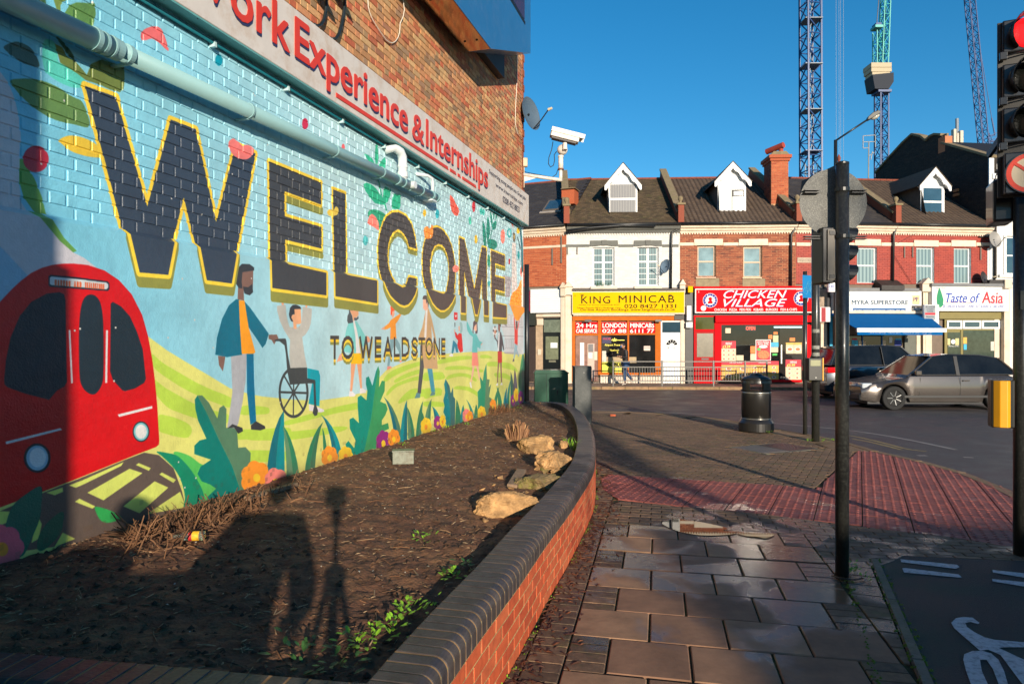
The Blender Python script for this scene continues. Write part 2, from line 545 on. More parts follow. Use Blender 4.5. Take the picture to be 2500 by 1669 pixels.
def ell(plane, crop, color, cx, cy, rx, ry, hole=None, n=28):
 q = PROUD if plane == 'L' else 0.0
 pts = [(cx+rx*math.cos(2*math.pi*i/n), cy+ry*math.sin(2*math.pi*i/n)) for i in range(n)]
 w = a2w(crop, pts, q); hs = []
 if hole:
  hs = [a2w(crop, [(cx+hole[0]*math.cos(2*math.pi*i/n), cy+hole[1]*math.sin(2*math.pi*i/n)) for i in range(n)], q)]
 raster(w, color, plane, holes=hs)
xx = np.linspace(0, 1, TW)[None, :, None]*(T1-T0)
f = np.clip((xx-3.9)/3.2, 0, 1)
IMG[:] = np.array((118, 196, 220), np.float32)*(1-f) + np.array((184, 216, 220), np.float32)*f
WHT=(222,218,216); TEAL=(18,128,116); GRN=(52,150,108); MINT=(92,205,188); OLV=(104,132,78); YEL=(250,204,52); CRI=(196,38,66)
PNK=(244,128,120); COR=(238,92,80); ORG=(250,158,48); SKY=(196,222,226)
KEY=(64,64,66)
art('U','A',(205,200,205),[(-300,200),(0,390),(45,450),(80,540),(105,650),(115,780),(108,900),(104,1000),(118,1110),(150,1160),(215,1180),(300,1280),(-300,1300)])
art('L','A',(204,200,206),[(-300,1000),(0,1000),(150,1080),(250,1190),(360,1340),(400,1380),(460,1410),(530,1465),(420,1520),(100,1600),(-300,1700)])
art('L','A',(150,190,214),[(-300,900),(0,1345),(155,1510),(100,1620),(-300,1700)])
art('U','A',(74,102,92),[(20,260),(60,236),(100,230),(160,258),(200,310),(215,365),(160,355),(120,340),(60,300)],1)
art('U','A',(98,134,74),[(60,445),(110,432),(200,435),(300,470),(400,530),(455,565),(490,690),(400,680),(300,655),(200,600),(110,520)],1)
art('U','A',MINT,[(235,245),(265,215),(310,250),(318,335),(350,350),(410,385),(455,425),(465,460),(440,480),(380,475),(290,430),(240,370)],1)
art('U','A',(112,128,62),[(300,240),(340,260),(370,310),(420,345),(455,385),(475,410),(500,350),(560,325),(680,370),(682,440),(675,490),(655,505),(600,490),(540,462),(470,440),(450,425),(400,385),(330,345)])
art('U','A',(60,92,60),[(310,200),(340,220),(380,270),(400,300),(420,345),(405,340),(360,280),(320,225)])
art('U','A',(98,140,72),[(345,85),(380,30),(420,14),(520,20),(524,80),(500,172),(430,142),(360,110)])
art('U','A',(78,112,64),[(140,-20),(200,20),(260,62),(240,-40)]); art('U','A',(120,140,66),[(280,-40),(320,88),(332,92),(330,30),(345,10),(400,-10),(450,-60)])
art('U','A',(240,200,60),[(325,765),(380,742),(450,752),(520,785),(550,830),(552,860),(480,856),(400,832),(345,795)],1)
art('B','A',(104,160,72),[(108,870),(125,868),(190,980),(230,1080),(252,1170),(290,1205),(350,1300),(420,1372),(400,1380),(330,1320),(230,1200),(180,1150),(130,1080),(108,1000)])
ell('U','A',(190,44,62),197,870,70,72)
art('U','A',(238,112,112),[(770,205),(785,165),(840,145),(880,158),(905,210),(922,275),(905,270),(870,235),(835,212),(790,222)],1)
ell('U','A',(10,150,175),1198,330,20,32)
ell('U','B',(208,44,76),325,677,17,30); ell('U','B',(235,100,100),533,805,9,18)
G2=(44,178,136)
for p in ([(265,310),(350,340),(430,420),(490,560),(400,520),(330,450),(290,380)],
  [(520,60),(545,150),(560,400),(530,575),(495,540),(480,400),(490,200)],
  [(700,380),(715,500),(695,660),(600,630),(570,560),(600,480),(650,420)],
  [(235,960),(300,925),(400,950),(500,1040),(600,1180),(655,1240),(665,1110),(690,1000),(760,1030),(830,1080),(810,1200),(760,1320),(700,1390),(620,1395),(480,1360),(380,1240),(280,1100)],
  [(885,1160),(1030,1170),(1030,1400),(1000,1490),(850,1480),(838,1350)],
  [(540,860),(575,880),(640,1210),(620,1215)], [(680,1390),(712,1390),(745,1540),(722,1520)]):
 art('U','J',G2,p)
art('U','B',(50,160,120),[(668,1160),(700,1145),(750,1162),(778,1200),(745,1240),(725,1255),(700,1220),(675,1190)],1)
art('U','B',(250,136,120),[(668,1205),(690,1170),(722,1205),(728,1258),(700,1242),(672,1225)],1)
ell('U','B',(84,190,190),655,1315,14,27)
ell('U','B',YEL,978,1165,9,20); ell('U','B',(40,180,190),1048,1170,10,25)
art('U','B',(238,98,78),[(1117,1070),(1136,1085),(1150,1115),(1166,1145),(1163,1175),(1145,1178),(1124,1145)],1)
ell('U','B',(210,50,62),1247,1130,9,30); ell('U','B',(62,186,172),1287,1155,7,20); ell('U','B',(62,186,172),1300,1160,7,18); ell('U','B',(82,196,168),1227,1207,8,22)
TP=(22,142,120)
for p in ([(845,385),(880,500),(900,700),(890,780),(860,780),(840,600),(835,450)],
  [(920,320),(950,430),(955,600),(940,675),(1000,680),(1045,700),(1070,740),(1068,800),(1020,838),(960,830),(925,790),(900,600),(905,420)],
  [(962,240),(985,300),(1000,430),(1020,400),(1060,390),(1055,480),(1030,520),(1000,525),(975,430),(960,320)],
  [(1018,215),(1028,280),(1015,370),(1005,300)], [(1070,265),(1065,350),(1052,380),(1045,320)], [(985,520),(995,520),(965,680),(955,680)]):
 art('U','H',TP,p,1)
ell('U','H',YEL,733,680,26,70); ell('U','H',(245,136,120),1160,635,36,115)
ell('U','H',(70,180,180),1265,580,38,78,hole=(18,45)); ell('U','H',YEL,1405,545,26,48)
art('U','H',(238,110,90),[(1265,355),(1290,375),(1320,430),(1332,515),(1318,470),(1280,415)],1)
ell('U','H',(206,40,60),1267,1035,15,48); ell('U','H',(50,165,165),1412,935,20,65); ell('U','H',(245,120,100),1465,1195,30,85)
art('B','H',(226,212,204),[(1310,730),(1368,740),(1392,1500),(1392,1600),(1290,1600),(1300,1500)])
art('U','H',(120,112,100),[(1320,570),(1364,588),(1364,730),(1322,712)]); art('U','H',(230,190,60),[(1336,600),(1348,606),(1348,680),(1336,672)])
art('B','H',(176,168,170),[(1160,1250),(1300,1290),(1300,1340),(1270,1600),(1200,1600),(1205,1400)])
art('U','H',(70,80,80),[(1385,640),(1400,640),(1440,800),(1445,830),(1425,830),(1415,740)])
HILL=(222,218,120); STR=(186,214,78)
art('L','S',HILL,[(-400,800),(340,800),(363,822),(408,855),(459,886),(510,916),(561,947),(612,962),(640,967),(715,975),(780,977),(849,967),(891,956),(905,945),(929,918),(944,902),(983,885),(1021,872),(1078,864),(1155,858),(1197,856),(1250,860),(1300,864),(1300,1080),(900,1180),(400,1400),(-400,1900)])
def st(cr, p): art('L', cr, STR, p, 1)
st('C',[(722,515),(780,560),(850,602),(930,648),(1000,682),(1110,730),(1100,772),(1030,750),(960,722),(890,688),(830,652),(740,585)])
st('C',[(735,640),(790,678),(850,712),(920,750),(990,780),(1090,805),(1080,850),(1000,840),(930,822),(860,798),(800,770),(745,705)])
st('C',[(758,812),(800,812),(860,830),(905,855),(918,885),(900,915),(860,915),(800,900),(760,880)])
st('C',[(1150,770),(1240,768),(1285,775),(1285,800),(1240,806),(1150,805)])
st('C',[(1130,882),(1250,876),(1380,870),(1380,905),(1250,918),(1130,925)]); st('C',[(1150,980),(1380,985),(1380,1025),(1150,1030)])
st('D',[(-20,1022),(60,1020),(140,1030),(148,1050),(140,1068),(60,1072),(-20,1075)])
st('D',[(250,1120),(350,1088),(450,1060),(560,1030),(650,1010),(720,1000),(725,1035),(600,1062),(480,1090),(360,1122),(260,1142)])
st('D',[(0,1172),(110,1182),(220,1188),(400,1172),(600,1150),(650,1160),(600,1185),(450,1212),(300,1235),(150,1240),(0,1232)])
st('D',[(880,850),(920,805),(1000,768),(1120,736),(1122,758),(1060,780),(1000,805),(940,835),(895,865)])
st('D',[(950,855),(1000,825),(1060,800),(1120,787),(1122,808),(1060,828),(1000,852),(955,872)])
st('D',[(1262,822),(1262,848),(1180,850),(1100,855),(1030,872),(960,902),(905,952),(900,935),(940,890),(1000,860),(1080,835),(1180,820)])
st('D',[(1060,912),(1150,915),(1245,915),(1250,935),(1240,955),(1150,960),(1050,975),(980,1005),(985,975)])
st('G',[(150,945),(230,915),(300,900),(450,880),(600,888),(605,915),(450,935),(300,962),(150,985)])
st('G',[(240,1040),(300,1012),(480,1010),(620,1040),(730,1062),(700,1092),(600,1070),(500,1056),(300,1060),(255,1060)])
st('G',[(255,1168),(290,1130),(400,1100),(500,1105),(580,1130),(640,1172),(640,1208),(600,1190),(520,1152),(430,1145),(340,1160),(270,1180)])
st('G',[(-20,1100),(100,1090),(200,1088),(226,1115),(222,1160),(190,1182),(100,1188),(-20,1195)])
st('G',[(-20,1305),(80,1292),(180,1292),(196,1320),(185,1370),(120,1395),(40,1415),(-20,1420)])
st('G',[(360,1300),(380,1268),(460,1265),(560,1282),(640,1330),(665,1360),(665,1400),(600,1360),(520,1322),(430,1312)])
st('G',[(700,872),(780,868),(830,890),(842,912),(780,910),(700,908)])
st('G',[(790,962),(900,955),(1000,962),(1090,985),(1150,1040),(1172,1085),(1100,1062),(1000,1035),(900,1015),(790,1010)])
st('G',[(880,1100),(1000,1100),(1060,1130),(1095,1170),(1080,1192),(980,1160),(890,1150)])
st('G',[(-20,1465),(120,1462),(230,1480),(240,1520),(120,1530),(-20,1520)])
RED=(214,16,22)
art('L','C',RED,[(-120,420),(-60,330),(0,268),(60,205),(100,168),(150,130),(200,106),(250,92),(300,86),(350,85),(420,92),(500,118),(570,165),(630,232),(680,330),(708,430),(728,540),(742,650),(752,760),(762,930),(760,950),(745,962),(640,1002),(380,1108),(190,1180),(0,1250),(-200,1320),(-200,500)])
art('L','C',(20,44,58),[(232,146),(242,138),(380,152),(515,170),(524,180),(524,206),(516,216),(380,206),(240,196),(232,188)])
art('L','C',(210,212,214),[(238,152),(246,147),(380,160),(510,176),(518,184),(518,200),(510,208),(380,198),(246,188),(238,182)])
DW=(32,46,56)
art('L','C',DW,[(20,640),(28,550),(50,440),(95,335),(150,268),(225,228),(285,222),(306,232),(313,260),(316,450),(320,650),(308,672),(272,692),(235,736),(120,706),(36,676),(22,662)])
art('L','C',DW,[(380,600),(378,420),(385,310),(402,252),(430,233),(462,244),(485,290),(495,400),(495,600),(485,668),(455,708),(420,702),(390,665)],1)
art('L','C',DW,[(530,276),(540,268),(580,290),(622,338),(655,410),(683,495),(698,635),(690,655),(645,682),(598,694),(585,690),(540,640),(527,600)])
WS=(226,222,220)
art('L','C',WS,[(328,402),(337,402),(349,655),(340,659)]); art('L','C',WS,[(507,402),(517,404),(513,655),(503,655)])
art('L','C',WS,[(25,936),(288,871),(298,880),(30,949)]); art('L','C',WS,[(563,806),(728,765),(729,777),(570,818)])
ell('L','C',(20,44,54),178,1014,64,70); ell('L','C',(150,186,205),178,1014,53,60); ell('L','C',(222,224,226),180,1012,40,47)
ell('L','C',(20,60,66),675,888,40,49); ell('L','C',(130,190,195),675,888,35,43); ell('L','C',(226,222,218),675,888,27,34)
TRK=(98,84,76)
art('L','C',TRK,[(-200,1330),(0,1268),(200,1183),(380,1112),(600,1022),(690,988),(760,1000),(830,1062),(870,1170),(890,1260),(600,1360),(400,1420),(-200,1500)])
HG=(214,222,108)
for p in ([(220,1180),(300,1155),(302,1175),(262,1192)],[(330,1145),(395,1120),(592,1033),(580,1052),(400,1140),(362,1156)],[(418,1180),(620,1065),(682,1086),(495,1216)],
  [(590,1245),(740,1125),(806,1155),(668,1278)],[(650,1047),(664,1038),(722,1062),(712,1075)],[(762,1092),(775,1083),(842,1118),(830,1133)],
  [(358,1223),(380,1208),(456,1245),(442,1256)],[(700,1283),(862,1175),(890,1250)],[(-200,1260),(50,1270),(40,1320),(-200,1420)],[(180,1290),(200,1330),(185,1400),(150,1420)],[(300,1370),(360,1400),(260,1440)]):
 art('L','C',HG,p)
art('L','C',(50,165,82),[(453,1254),(470,1248),(520,1262),(560,1282),(582,1302),(520,1323),(480,1310)],1)
art('L','C',(90,195,92),[(830,990),(900,1000),(960,1042),(1012,1062),(1040,1150),(1000,1230),(960,1260),(900,1100)],1)
art('L','C',(20,140,104),[(750,984),(800,990),(850,1005),(905,1060),(950,1130),(975,1190),(985,1290),(880,1290),(885,1200),(865,1120),(830,1060),(780,1010)],1)
art('L','C',(14,104,84),[(195,1150),(198,1230),(188,1310),(150,1400),(110,1480),(40,1490),(20,1400),(28,1330),(60,1245),(120,1190)],1)
art('L','C',(18,96,72),[(300,1270),(300,1330),(285,1380),(215,1450),(180,1450),(185,1390),(230,1320)],1)
art('L','C',(8,124,112),[(945,715),(932,735),(935,780),(948,835),(988,922),(955,930),(930,955),(930,995),(1010,1022),(960,1055),(945,1090),(965,1125),(1005,1140),(1035,1160),(992,1200),(985,1300),(1100,1290),(1158,1190),(1110,1050),(1050,930),(990,800)])
art('L','C',(88,128,98),[(945,715),(968,715),(1000,750),(1040,825),(1050,775),(1070,762),(1084,780),(1082,870),(1118,866),(1135,890),(1140,965),(1175,962),(1200,990),(1195,1080),(1166,1122),(1172,1200),(1158,1190),(1110,1050),(1050,930),(990,800)])
art('L','D',(8,142,122),[(845,765),(830,800),(808,892),(785,832),(768,840),(766,880),(776,925),(770,985),(735,952),(714,965),(714,1020),(722,1130),(685,1094),(662,1105),(664,1165),(700,1240),(692,1290),(655,1242),(637,1262),(642,1310),(690,1400),(745,1360),(800,1100)])
art('L','D',(58,150,92),[(845,765),(855,800),(850,902),(868,860),(888,862),(886,925),(858,992),(895,1008),(905,1040),(890,1080),(868,1112),(868,1142),(908,1128),(914,1165),(882,1180),(860,1230),(852,1330),(745,1360),(800,1100)])
art('L','D',(0,128,136),[(1275,848),(1265,880),(1272,935),(1260,985),(1268,1020),(1260,1060),(1275,1090),(1262,1115),(1310,1180),(1300,1000)])
art('L','D',(56,112,112),[(1275,848),(1300,892),(1308,940),(1322,900),(1325,960),(1336,975),(1335,1150),(1310,1180),(1300,1000)])
art('L','D',(44,150,112),[(1535,750),(1520,800),(1512,862),(1492,830),(1500,905),(1478,930),(1482,990),(1480,1080),(1520,1120),(1530,900)])
art('L','D',(96,132,98),[(1535,750),(1540,850),(1556,852),(1550,902),(1566,880),(1552,962),(1570,975),(1560,1040),(1565,1100),(1520,1120),(1530,900)])
def blade(cr, bx0, bx1, by, tx, ty, c1, c2):
 def arc(xb, off, n=7):
  out = []
  for i in range(n):
   t = i/(n-1)
   x = xb + (tx-xb)*(t**1.7); y = by + (ty-by)*(1-(1-t)**1.25)
   out.append((x, y))
  return out
 m = (bx0+bx1)/2
 l = arc(bx0, 0); mm = arc(m, 0); r = arc(bx1, 0)
 art('L', cr, c1, l + mm[::-1]); art('L', cr, c2, mm + r[::-1])
BL=(20,110,122); BG=(48,128,92); BO=(96,140,104); BT=(12,140,146)
for b in ((130,248,1520,243,1048,BL,BT),(262,345,1530,235,1140,BO,BG),(375,440,1470,495,1120,BG,(60,118,88)),(495,520,1350,488,1160,BG,BG),(555,615,1360,480,1076,BL,BT),
  (948,1000,1260,878,960,BL,(80,128,104)),(985,1030,1250,1028,982,BT,BL),(1035,1078,1230,1025,1020,BO,BG),(1085,1120,1225,1132,986,BG,(70,128,100)),
  (1118,1150,1180,1115,1040,BG,BG),(1136,1178,1170,1186,974,BO,(60,118,92)),(1205,1245,1130,1188,1022,BL,BT),(1336,1378,1160,1345,980,BG,BG),(1368,1398,1130,1388,1012,BT,BG),
  (1440,1462,1130,1405,978,BG,BT),(1455,1486,1110,1470,1010,BG,BG),(1575,1600,1070,1618,895,BG,BG),(1610,1640,1060,1600,895,BG,BG),(1640,1662,1050,1668,900,BT,BL),(1660,1680,1050,1692,850,BT,BG),
  (1688,1720,1040,1690,800,(40,110,100),(80,110,90)),(1705,1740,1040,1715,780,(96,92,104),(96,92,104)),(1735,1790,1030,1770,668,(60,150,100),(30,110,96)),(1765,1800,1030,1778,740,(20,120,90),(20,120,90))):
 blade('D', *b)
def flower(cr, cx, cy, r, col, cc, asp=0.62):
 for i in range(7):
  a = 2*math.pi*i/7
  ell('L', cr, col, cx+r*0.62*asp*math.cos(a)*1.05, cy+r*0.62*math.sin(a), r*0.5*asp*1.1, r*0.5, n=14)
 ell('L', cr, col, cx, cy, r*0.7*asp, r*0.7, n=14)
 ell('L', cr, cc, cx, cy+r*0.1, r*0.28*asp*1.2, r*0.34, n=14)
PUR=(150,44,126); FO=(250,150,46); FY=(250,204,50); FP=(246,134,122)
flower('C',10,1440,100,(240,100,120),FO,0.9); flower('C',1225,1112,78,FO,FY,0.8); flower('C',1318,1135,68,FP,FY,0.8)
flower('D',70,1470,80,FO,FY,0.85); flower('D',190,1500,72,FP,FY,0.85); flower('D',535,1345,64,FO,FY,0.72); flower('D',637,1338,56,FY,FO,0.72)
flower('D',878,1255,74,PUR,FY,0.55); flower('D',945,1228,56,FO,FY,0.6); flower('D',1150,1150,52,FY,FO,0.58); flower('D',1225,1128,42,PUR,FY,0.55); flower('D',1256,1118,36,FY,FO,0.5)
flower('D',1408,1085,44,FP,FY,0.5); flower('D',1430,1090,36,FO,FY,0.5); flower('D',1505,1070,46,FY,FO,0.5); flower('D',1577,1022,42,FO,FY,0.45)
flower('D',1705,985,34,PUR,FY,0.4); flower('D',1725,950,40,FY,FO,0.35); flower('D',1755,970,44,PUR,FY,0.35)
art('L','G',(204,206,206),[(1000,440),(1040,340),(1245,372),(1245,862),(1000,850),(1000,640),(960,500)])
for y in (505,620): art('L','G',(160,158,160),[(965,y),(1245,y+8),(1245,y+16),(965,y+9)])
for i in range(7): art('L','G',(150,150,154),[(1008+i*22,662),(1024+i*22,664),(1024+i*22,790),(1008+i*22,786)])
for i in range(7): art('L','G',(206,214,216),[(1011+i*22,668),(1021+i*22,670),(1021+i*22,782),(1011+i*22,780)])
for i in range(4): art('L','G',(170,168,172),[(1045+i*46,352+i*8),(1078+i*46,358+i*8),(1078+i*46,492),(1045+i*46,490)]);
for i in range(4): art('L','G',(206,208,208),[(1050+i*46,360+i*8),(1073+i*46,364+i*8),(1073+i*46,486),(1050+i*46,484)])
art('L','G',(150,146,150),[(965,450),(1000,450),(1040,500),(1020,505)]); art('L','G',(170,166,170),[(1000,830),(1160,835),(1160,862),(1000,850)])
art('B','G',ORG,[(1240,-90),(1262,-90),(1262,320),(1235,345),(1205,390),(1192,428),(1150,432),(1125,380),(1095,300),(1068,215),(1085,120),(1110,70),(1150,45),(1175,5)])
art('U','H',ORG,[(1300,1568),(1400,1470),(1440,1340),(1500,1290),(1500,1620),(1300,1620)])
RD=(230,66,58)
art('L','G',RD,[(1120,390),(1130,390),(1140,500),(1150,545),(1165,550),(1186,430),(1195,430),(1172,560),(1170,745),(1130,720),(1130,560)])
art('L','G',(84,66,60),[(1146,442),(1158,434),(1168,445),(1172,500),(1160,556),(1148,520)])
art('L','G',(146,182,192),[(1130,725),(1170,745),(1162,800),(1190,880),(1180,895),(1150,820),(1128,920),(1116,920),(1125,820)])
art('L','G',(84,84,92),[(1112,918),(1128,920),(1128,950),(1104,955)])
# people
art('L','C',(172,172,176),[(1105,518),(1182,515),(1175,650),(1160,750),(1140,850),(1130,872),(1088,868),(1112,700)])
art('L','C',(8,112,150),[(1180,515),(1213,515),(1216,650),(1226,840),(1198,855),(1182,700)])
art('L','C',(58,60,62),[(1088,872),(1112,852),(1160,870),(1163,886),(1140,898),(1120,868)]); art('L','C',(58,60,62),[(1200,858),(1225,838),(1268,862),(1270,874),(1245,882),(1202,878)])
art('L','C',(14,108,132),[(1130,255),(1095,285),(1062,350),(1038,440),(1030,520),(1085,532),(1158,520),(1152,380),(1145,258)])
art('L','C',(14,108,132),[(1165,260),(1200,300),(1250,370),(1286,420),(1272,468),(1256,488),(1225,440),(1190,390)])
art('L','C',(252,160,32),[(1143,260),(1170,262),(1190,390),(1222,508),(1214,516),(1157,516),(1148,380)])
BRN=(132,98,86)
art('L','C',BRN,[(1043,525),(1078,530),(1074,560),(1066,600),(1048,570)]); art('L','C',BRN,[(1285,425),(1325,424),(1338,456),(1325,448),(1312,472),(1300,450),(1285,445)])
art('L','C',BRN,[(1140,180),(1165,180),(1168,262),(1137,256)]); art('L','C',BRN,[(1152,125),(1212,118),(1210,200),(1190,215),(1152,195)])
HR=(56,60,66)
art('L','C',HR,[(1128,160),(1130,115),(1158,86),(1195,88),(1216,104),(1216,118),(1160,126),(1156,170),(1160,204),(1142,202),(1130,182)])
art('L','C',HR,[(1162,195),(1188,198),(1208,182),(1211,222),(1195,237),(1170,228)])
SK=(238,164,128)
art('L','E',SK,[(165,148),(370,175),(350,205),(320,215),(318,275),(290,270),(280,220),(215,200)]); art('L','E',SK,[(580,200),(768,222),(740,262),(670,270),(660,310),(640,304),(635,265),(595,235)])
art('L','D',(0,160,174),[(393,780),(465,795),(475,830),(470,1022),(400,1006),(412,940),(425,870),(395,850)])
art('L','D',(232,222,222),[(403,1008),(440,1020),(495,1042),(502,1055),(480,1062),(405,1050)])
DK=(66,70,70)
art('L','E',DK,[(180,780),(255,762),(345,760),(358,800),(380,1000),(415,1190),(662,1185),(665,1345),(780,1370),(785,1400),(785,1568),(762,1568),(760,1420),(660,1420),(410,1440),(370,1240),(350,1000),(330,860),(255,800),(185,800)])
art('L','D',DK,[(425,868),(444,868),(450,1018),(461,1050),(456,1078),(440,1085),(426,1064),(436,1020),(432,880)])
ell('L','D',DK,305,935,96,163,hole=(82,144),n=40)
for i in range(8):
 a = math.pi*i/8*2+0.02; c_, s_ = math.cos(a), math.sin(a)
 art('L','D',DK,[(305-4*s_,935+7*c_),(305+4*s_,935-7*c_),(305+4*s_+88*c_,935-7*c_+150*s_),(305-4*s_+88*c_,935+7*c_+150*s_)])
ell('L','D',DK,305,935,13,20)
art('L','E',(186,182,172),[(218,280),(345,265),(360,420),(380,510),(405,592),(530,596),(565,560),(585,490),(598,292),(732,322),(730,420),(715,540),(690,620),(640,700),(590,740),(620,960),(662,1185),(415,1195),(400,1000),(412,780),(330,650),(260,500),(222,350)])
art('L','E',(240,172,126),[(470,325),(568,320),(578,520),(560,548),(506,548),(508,615),(480,622),(462,600),(455,510),(430,450),(440,410),(470,410)])
art('L','E',HR,[(395,400),(410,310),(450,266),(500,262),(560,290),(578,325),(475,330),(480,400),(440,415),(430,450),(460,515),(425,505),(402,450)])
T3=(126,206,200)
art('L','F',(236,164,122),[(160,1010),(232,1012),(205,1200),(180,1412),(148,1415),(160,1200)]); art('L','F',(236,164,122),[(250,1010),(322,1010),(318,1200),(326,1370),(298,1376),(275,1180)])
art('L','F',(236,226,222),[(140,1412),(182,1418),(232,1468),(212,1490),(132,1495)]); art('L','F',(236,226,222),[(295,1376),(328,1368),(385,1400),(384,1438),(290,1450)])
art('L','F',(238,168,132),[(385,600),(420,610),(450,660),(430,700),(395,690)]); art('L','F',(238,168,132),[(-5,880),(35,840),(48,955),(-20,975),(-50,985)])
art('L','F',T3,[(135,400),(200,382),(225,500),(240,640),(242,858),(170,855),(50,830),(40,740),(75,600),(100,480)]); art('L','F',T3,[(215,380),(250,390),(310,490),(372,600),(392,690),(345,760),(300,740),(265,600)])
art('L','F',(236,228,224),[(193,385),(215,380),(245,500),(265,600),(300,858),(240,858),(228,620)])
art('L','F',(254,194,12),[(190,858),(302,855),(326,930),(324,1012),(158,1012)])
art('L','F',(236,168,124),[(188,160),(265,142),(275,290),(240,335),(210,330),(208,382),(195,380),(180,300),(150,240),(150,215),(180,230)])
art('L','F',(78,84,88),[(135,180),(150,112),(200,72),(250,90),(268,138),(190,160),(182,232),(150,218),(152,245),(180,310),(195,405),(165,412),(122,420),(105,380),(110,310),(132,265)]); art('L','F',(78,84,88),[(208,335),(245,338),(270,305),(275,345),(240,376),(210,370)])
art('L','F',(132,168,174),[(738,655),(832,638),(880,720),(895,800),(905,950),(880,952),(865,830),(815,740),(785,772),(760,860),(728,1048),(695,1048),(715,900),(735,800)])
art('L','F',(242,150,128),[(695,1050),(740,1045),(770,1065),(695,1108)]); art('L','F',(242,150,128),[(880,958),(932,968),(880,998)])
art('L','F',(250,156,48),[(745,370),(885,272),(897,300),(860,370),(820,425),(832,640),(738,652),(745,475),(700,500),(655,512),(655,465),(720,415)])
art('L','F',(240,170,138),[(888,275),(905,245),(930,245),(912,275),(897,300)]); art('L','F',(240,170,138),[(600,505),(650,465),(656,508)])
art('L','F',(240,170,138),[(770,235),(802,230),(802,300),(785,322),(772,350),(765,300)]); art('L','F',(248,92,46),[(748,158),(768,150),(775,190),(805,192),(806,228),(772,240),(762,305),(745,285),(745,215),(742,180)])
art('L','D',(84,84,86),[(1115,590),(1140,600),(1138,760),(1117,940),(1094,945),(1110,780)]); art('L','D',(72,152,170),[(1158,780),(1190,785),(1208,930),(1184,932)])
art('L','D',(98,142,142),[(1077,972),(1090,936),(1114,940),(1112,968)]); art('L','D',(98,142,142),[(1174,957),(1188,928),(1209,934),(1206,950)])
art('L','D',(204,164,118),[(1150,398),(1166,398),(1180,440),(1195,500),(1215,600),(1215,640),(1225,785),(1138,782),(1128,690),(1120,640),(1098,592),(1125,520),(1140,450)])
art('L','D',(196,220,224),[(1183,508),(1202,590),(1190,625)]); art('L','D',(230,222,214),[(1148,410),(1160,405),(1152,585),(1138,590)])
art('L','F',(240,178,148),[(1222,65),(1268,65),(1275,130),(1290,108),(1300,200),(1262,235),(1240,215),(1222,190)]); art('L','F',(84,74,74),[(1214,62),(1225,15),(1255,4),(1290,15),(1308,60),(1308,120),(1300,200),(1286,100),(1272,130),(1265,65)])
art('L','G',(226,44,50),[(357,322),(403,330),(403,422),(383,420),(377,432),(371,420),(357,416)]); art('L','G',(240,226,222),[(370,358),(380,364),(392,358),(391,375),(381,392),(371,376)])
art('L','G',(30,134,160),[(345,682),(370,700),(400,740),(414,836),(385,836),(368,760),(348,850),(325,846)]); art('L','G',(236,230,226),[(295,868),(325,848),(345,860),(345,888),(300,884)])
art('L','G',(222,46,42),[(365,578),(385,580),(402,620),(420,590),(455,592),(465,700),(472,825),(435,838),(408,780),(400,735),(408,682),(378,645)])
art('L','G',(236,168,132),[(362,540),(373,545),(373,580),(362,578)]); art('L','G',(56,52,54),[(363,455),(375,460),(373,512),(365,512)])
art('L','G',(236,172,136),[(412,512),(430,495),(432,565),(420,572)]); art('L','G',(150,186,186),[(432,450),(455,452),(468,495),(466,560),(452,600),(430,590),(440,540),(434,490),(428,470)])
art('L','G',(242,172,140),[(480,368),(505,365),(520,415),(518,445),(490,412)]); art('L','G',(242,172,140),[(697,705),(720,710),(718,735),(700,745)])
art('L','G',(242,182,158),[(595,1000),(622,1005),(602,1120),(580,1218),(567,1215),(585,1100)]); art('L','G',(242,182,158),[(638,1000),(665,1000),(690,1150),(682,1205),(655,1080)])
art('L','G',(236,230,226),[(555,1220),(575,1214),(586,1290),(572,1290)])
art('L','G',(98,194,192),[(520,430),(540,470),(562,525),(605,600),(640,598),(668,660),(682,690),(722,708),(697,738),(695,790),(656,768),(656,842),(588,842),(598,640),(560,610),(530,560),(518,500)])
art('L','G',(252,148,128),[(590,838),(656,838),(674,1008),(584,1005)])
art('L','G',(242,184,156),[(610,490),(645,465),(646,560),(628,572),(612,540)]); art('L','G',(92,78,84),[(603,450),(628,418),(655,438),(661,560),(656,595),(632,600),(628,572),(648,555),(645,470),(618,505),(606,560),(610,598),(593,578),(600,500)])
ell('L','G',(232,230,226),880,565,28,64);
for a, b in ((880,512),(860,560),(902,565),(878,625)): ell('L','G',(70,66,66),a,b,8,17,n=8)
ell('L','G',(210,120,60),882,575,10,26)
art('L','G',(148,96,82),[(920,470),(945,490),(946,562),(930,578),(920,540)]); art('L','G',(62,52,52),[(920,445),(938,426),(955,448),(956,518),(945,500),(920,472)])
art('L','G',(148,106,92),[(917,960),(938,962),(922,1120),(921,1222),(908,1222),(911,1080)]); art('L','G',(148,106,92),[(945,960),(968,960),(968,1100),(971,1216),(958,1216),(950,1080)])
art('L','G',(238,234,230),[(889,1250),(919,1222),(919,1264)]); art('L','G',(238,234,230),[(945,1250),(970,1214),(978,1252)])
art('L','G',(78,78,84),[(930,578),(955,574),(975,640),(1000,800),(988,812),(970,740),(970,822),(922,824),(905,700),(870,650),(885,640),(915,690),(918,630)])
art('L','G',(232,228,226),[(925,590),(942,580),(932,820),(915,822),(920,700)]); art('L','G',(148,96,82),[(865,615),(880,625),(890,655),(875,650)])
art('L','G',(202,60,54),[(915,822),(968,822),(971,962),(940,972),(915,962)])
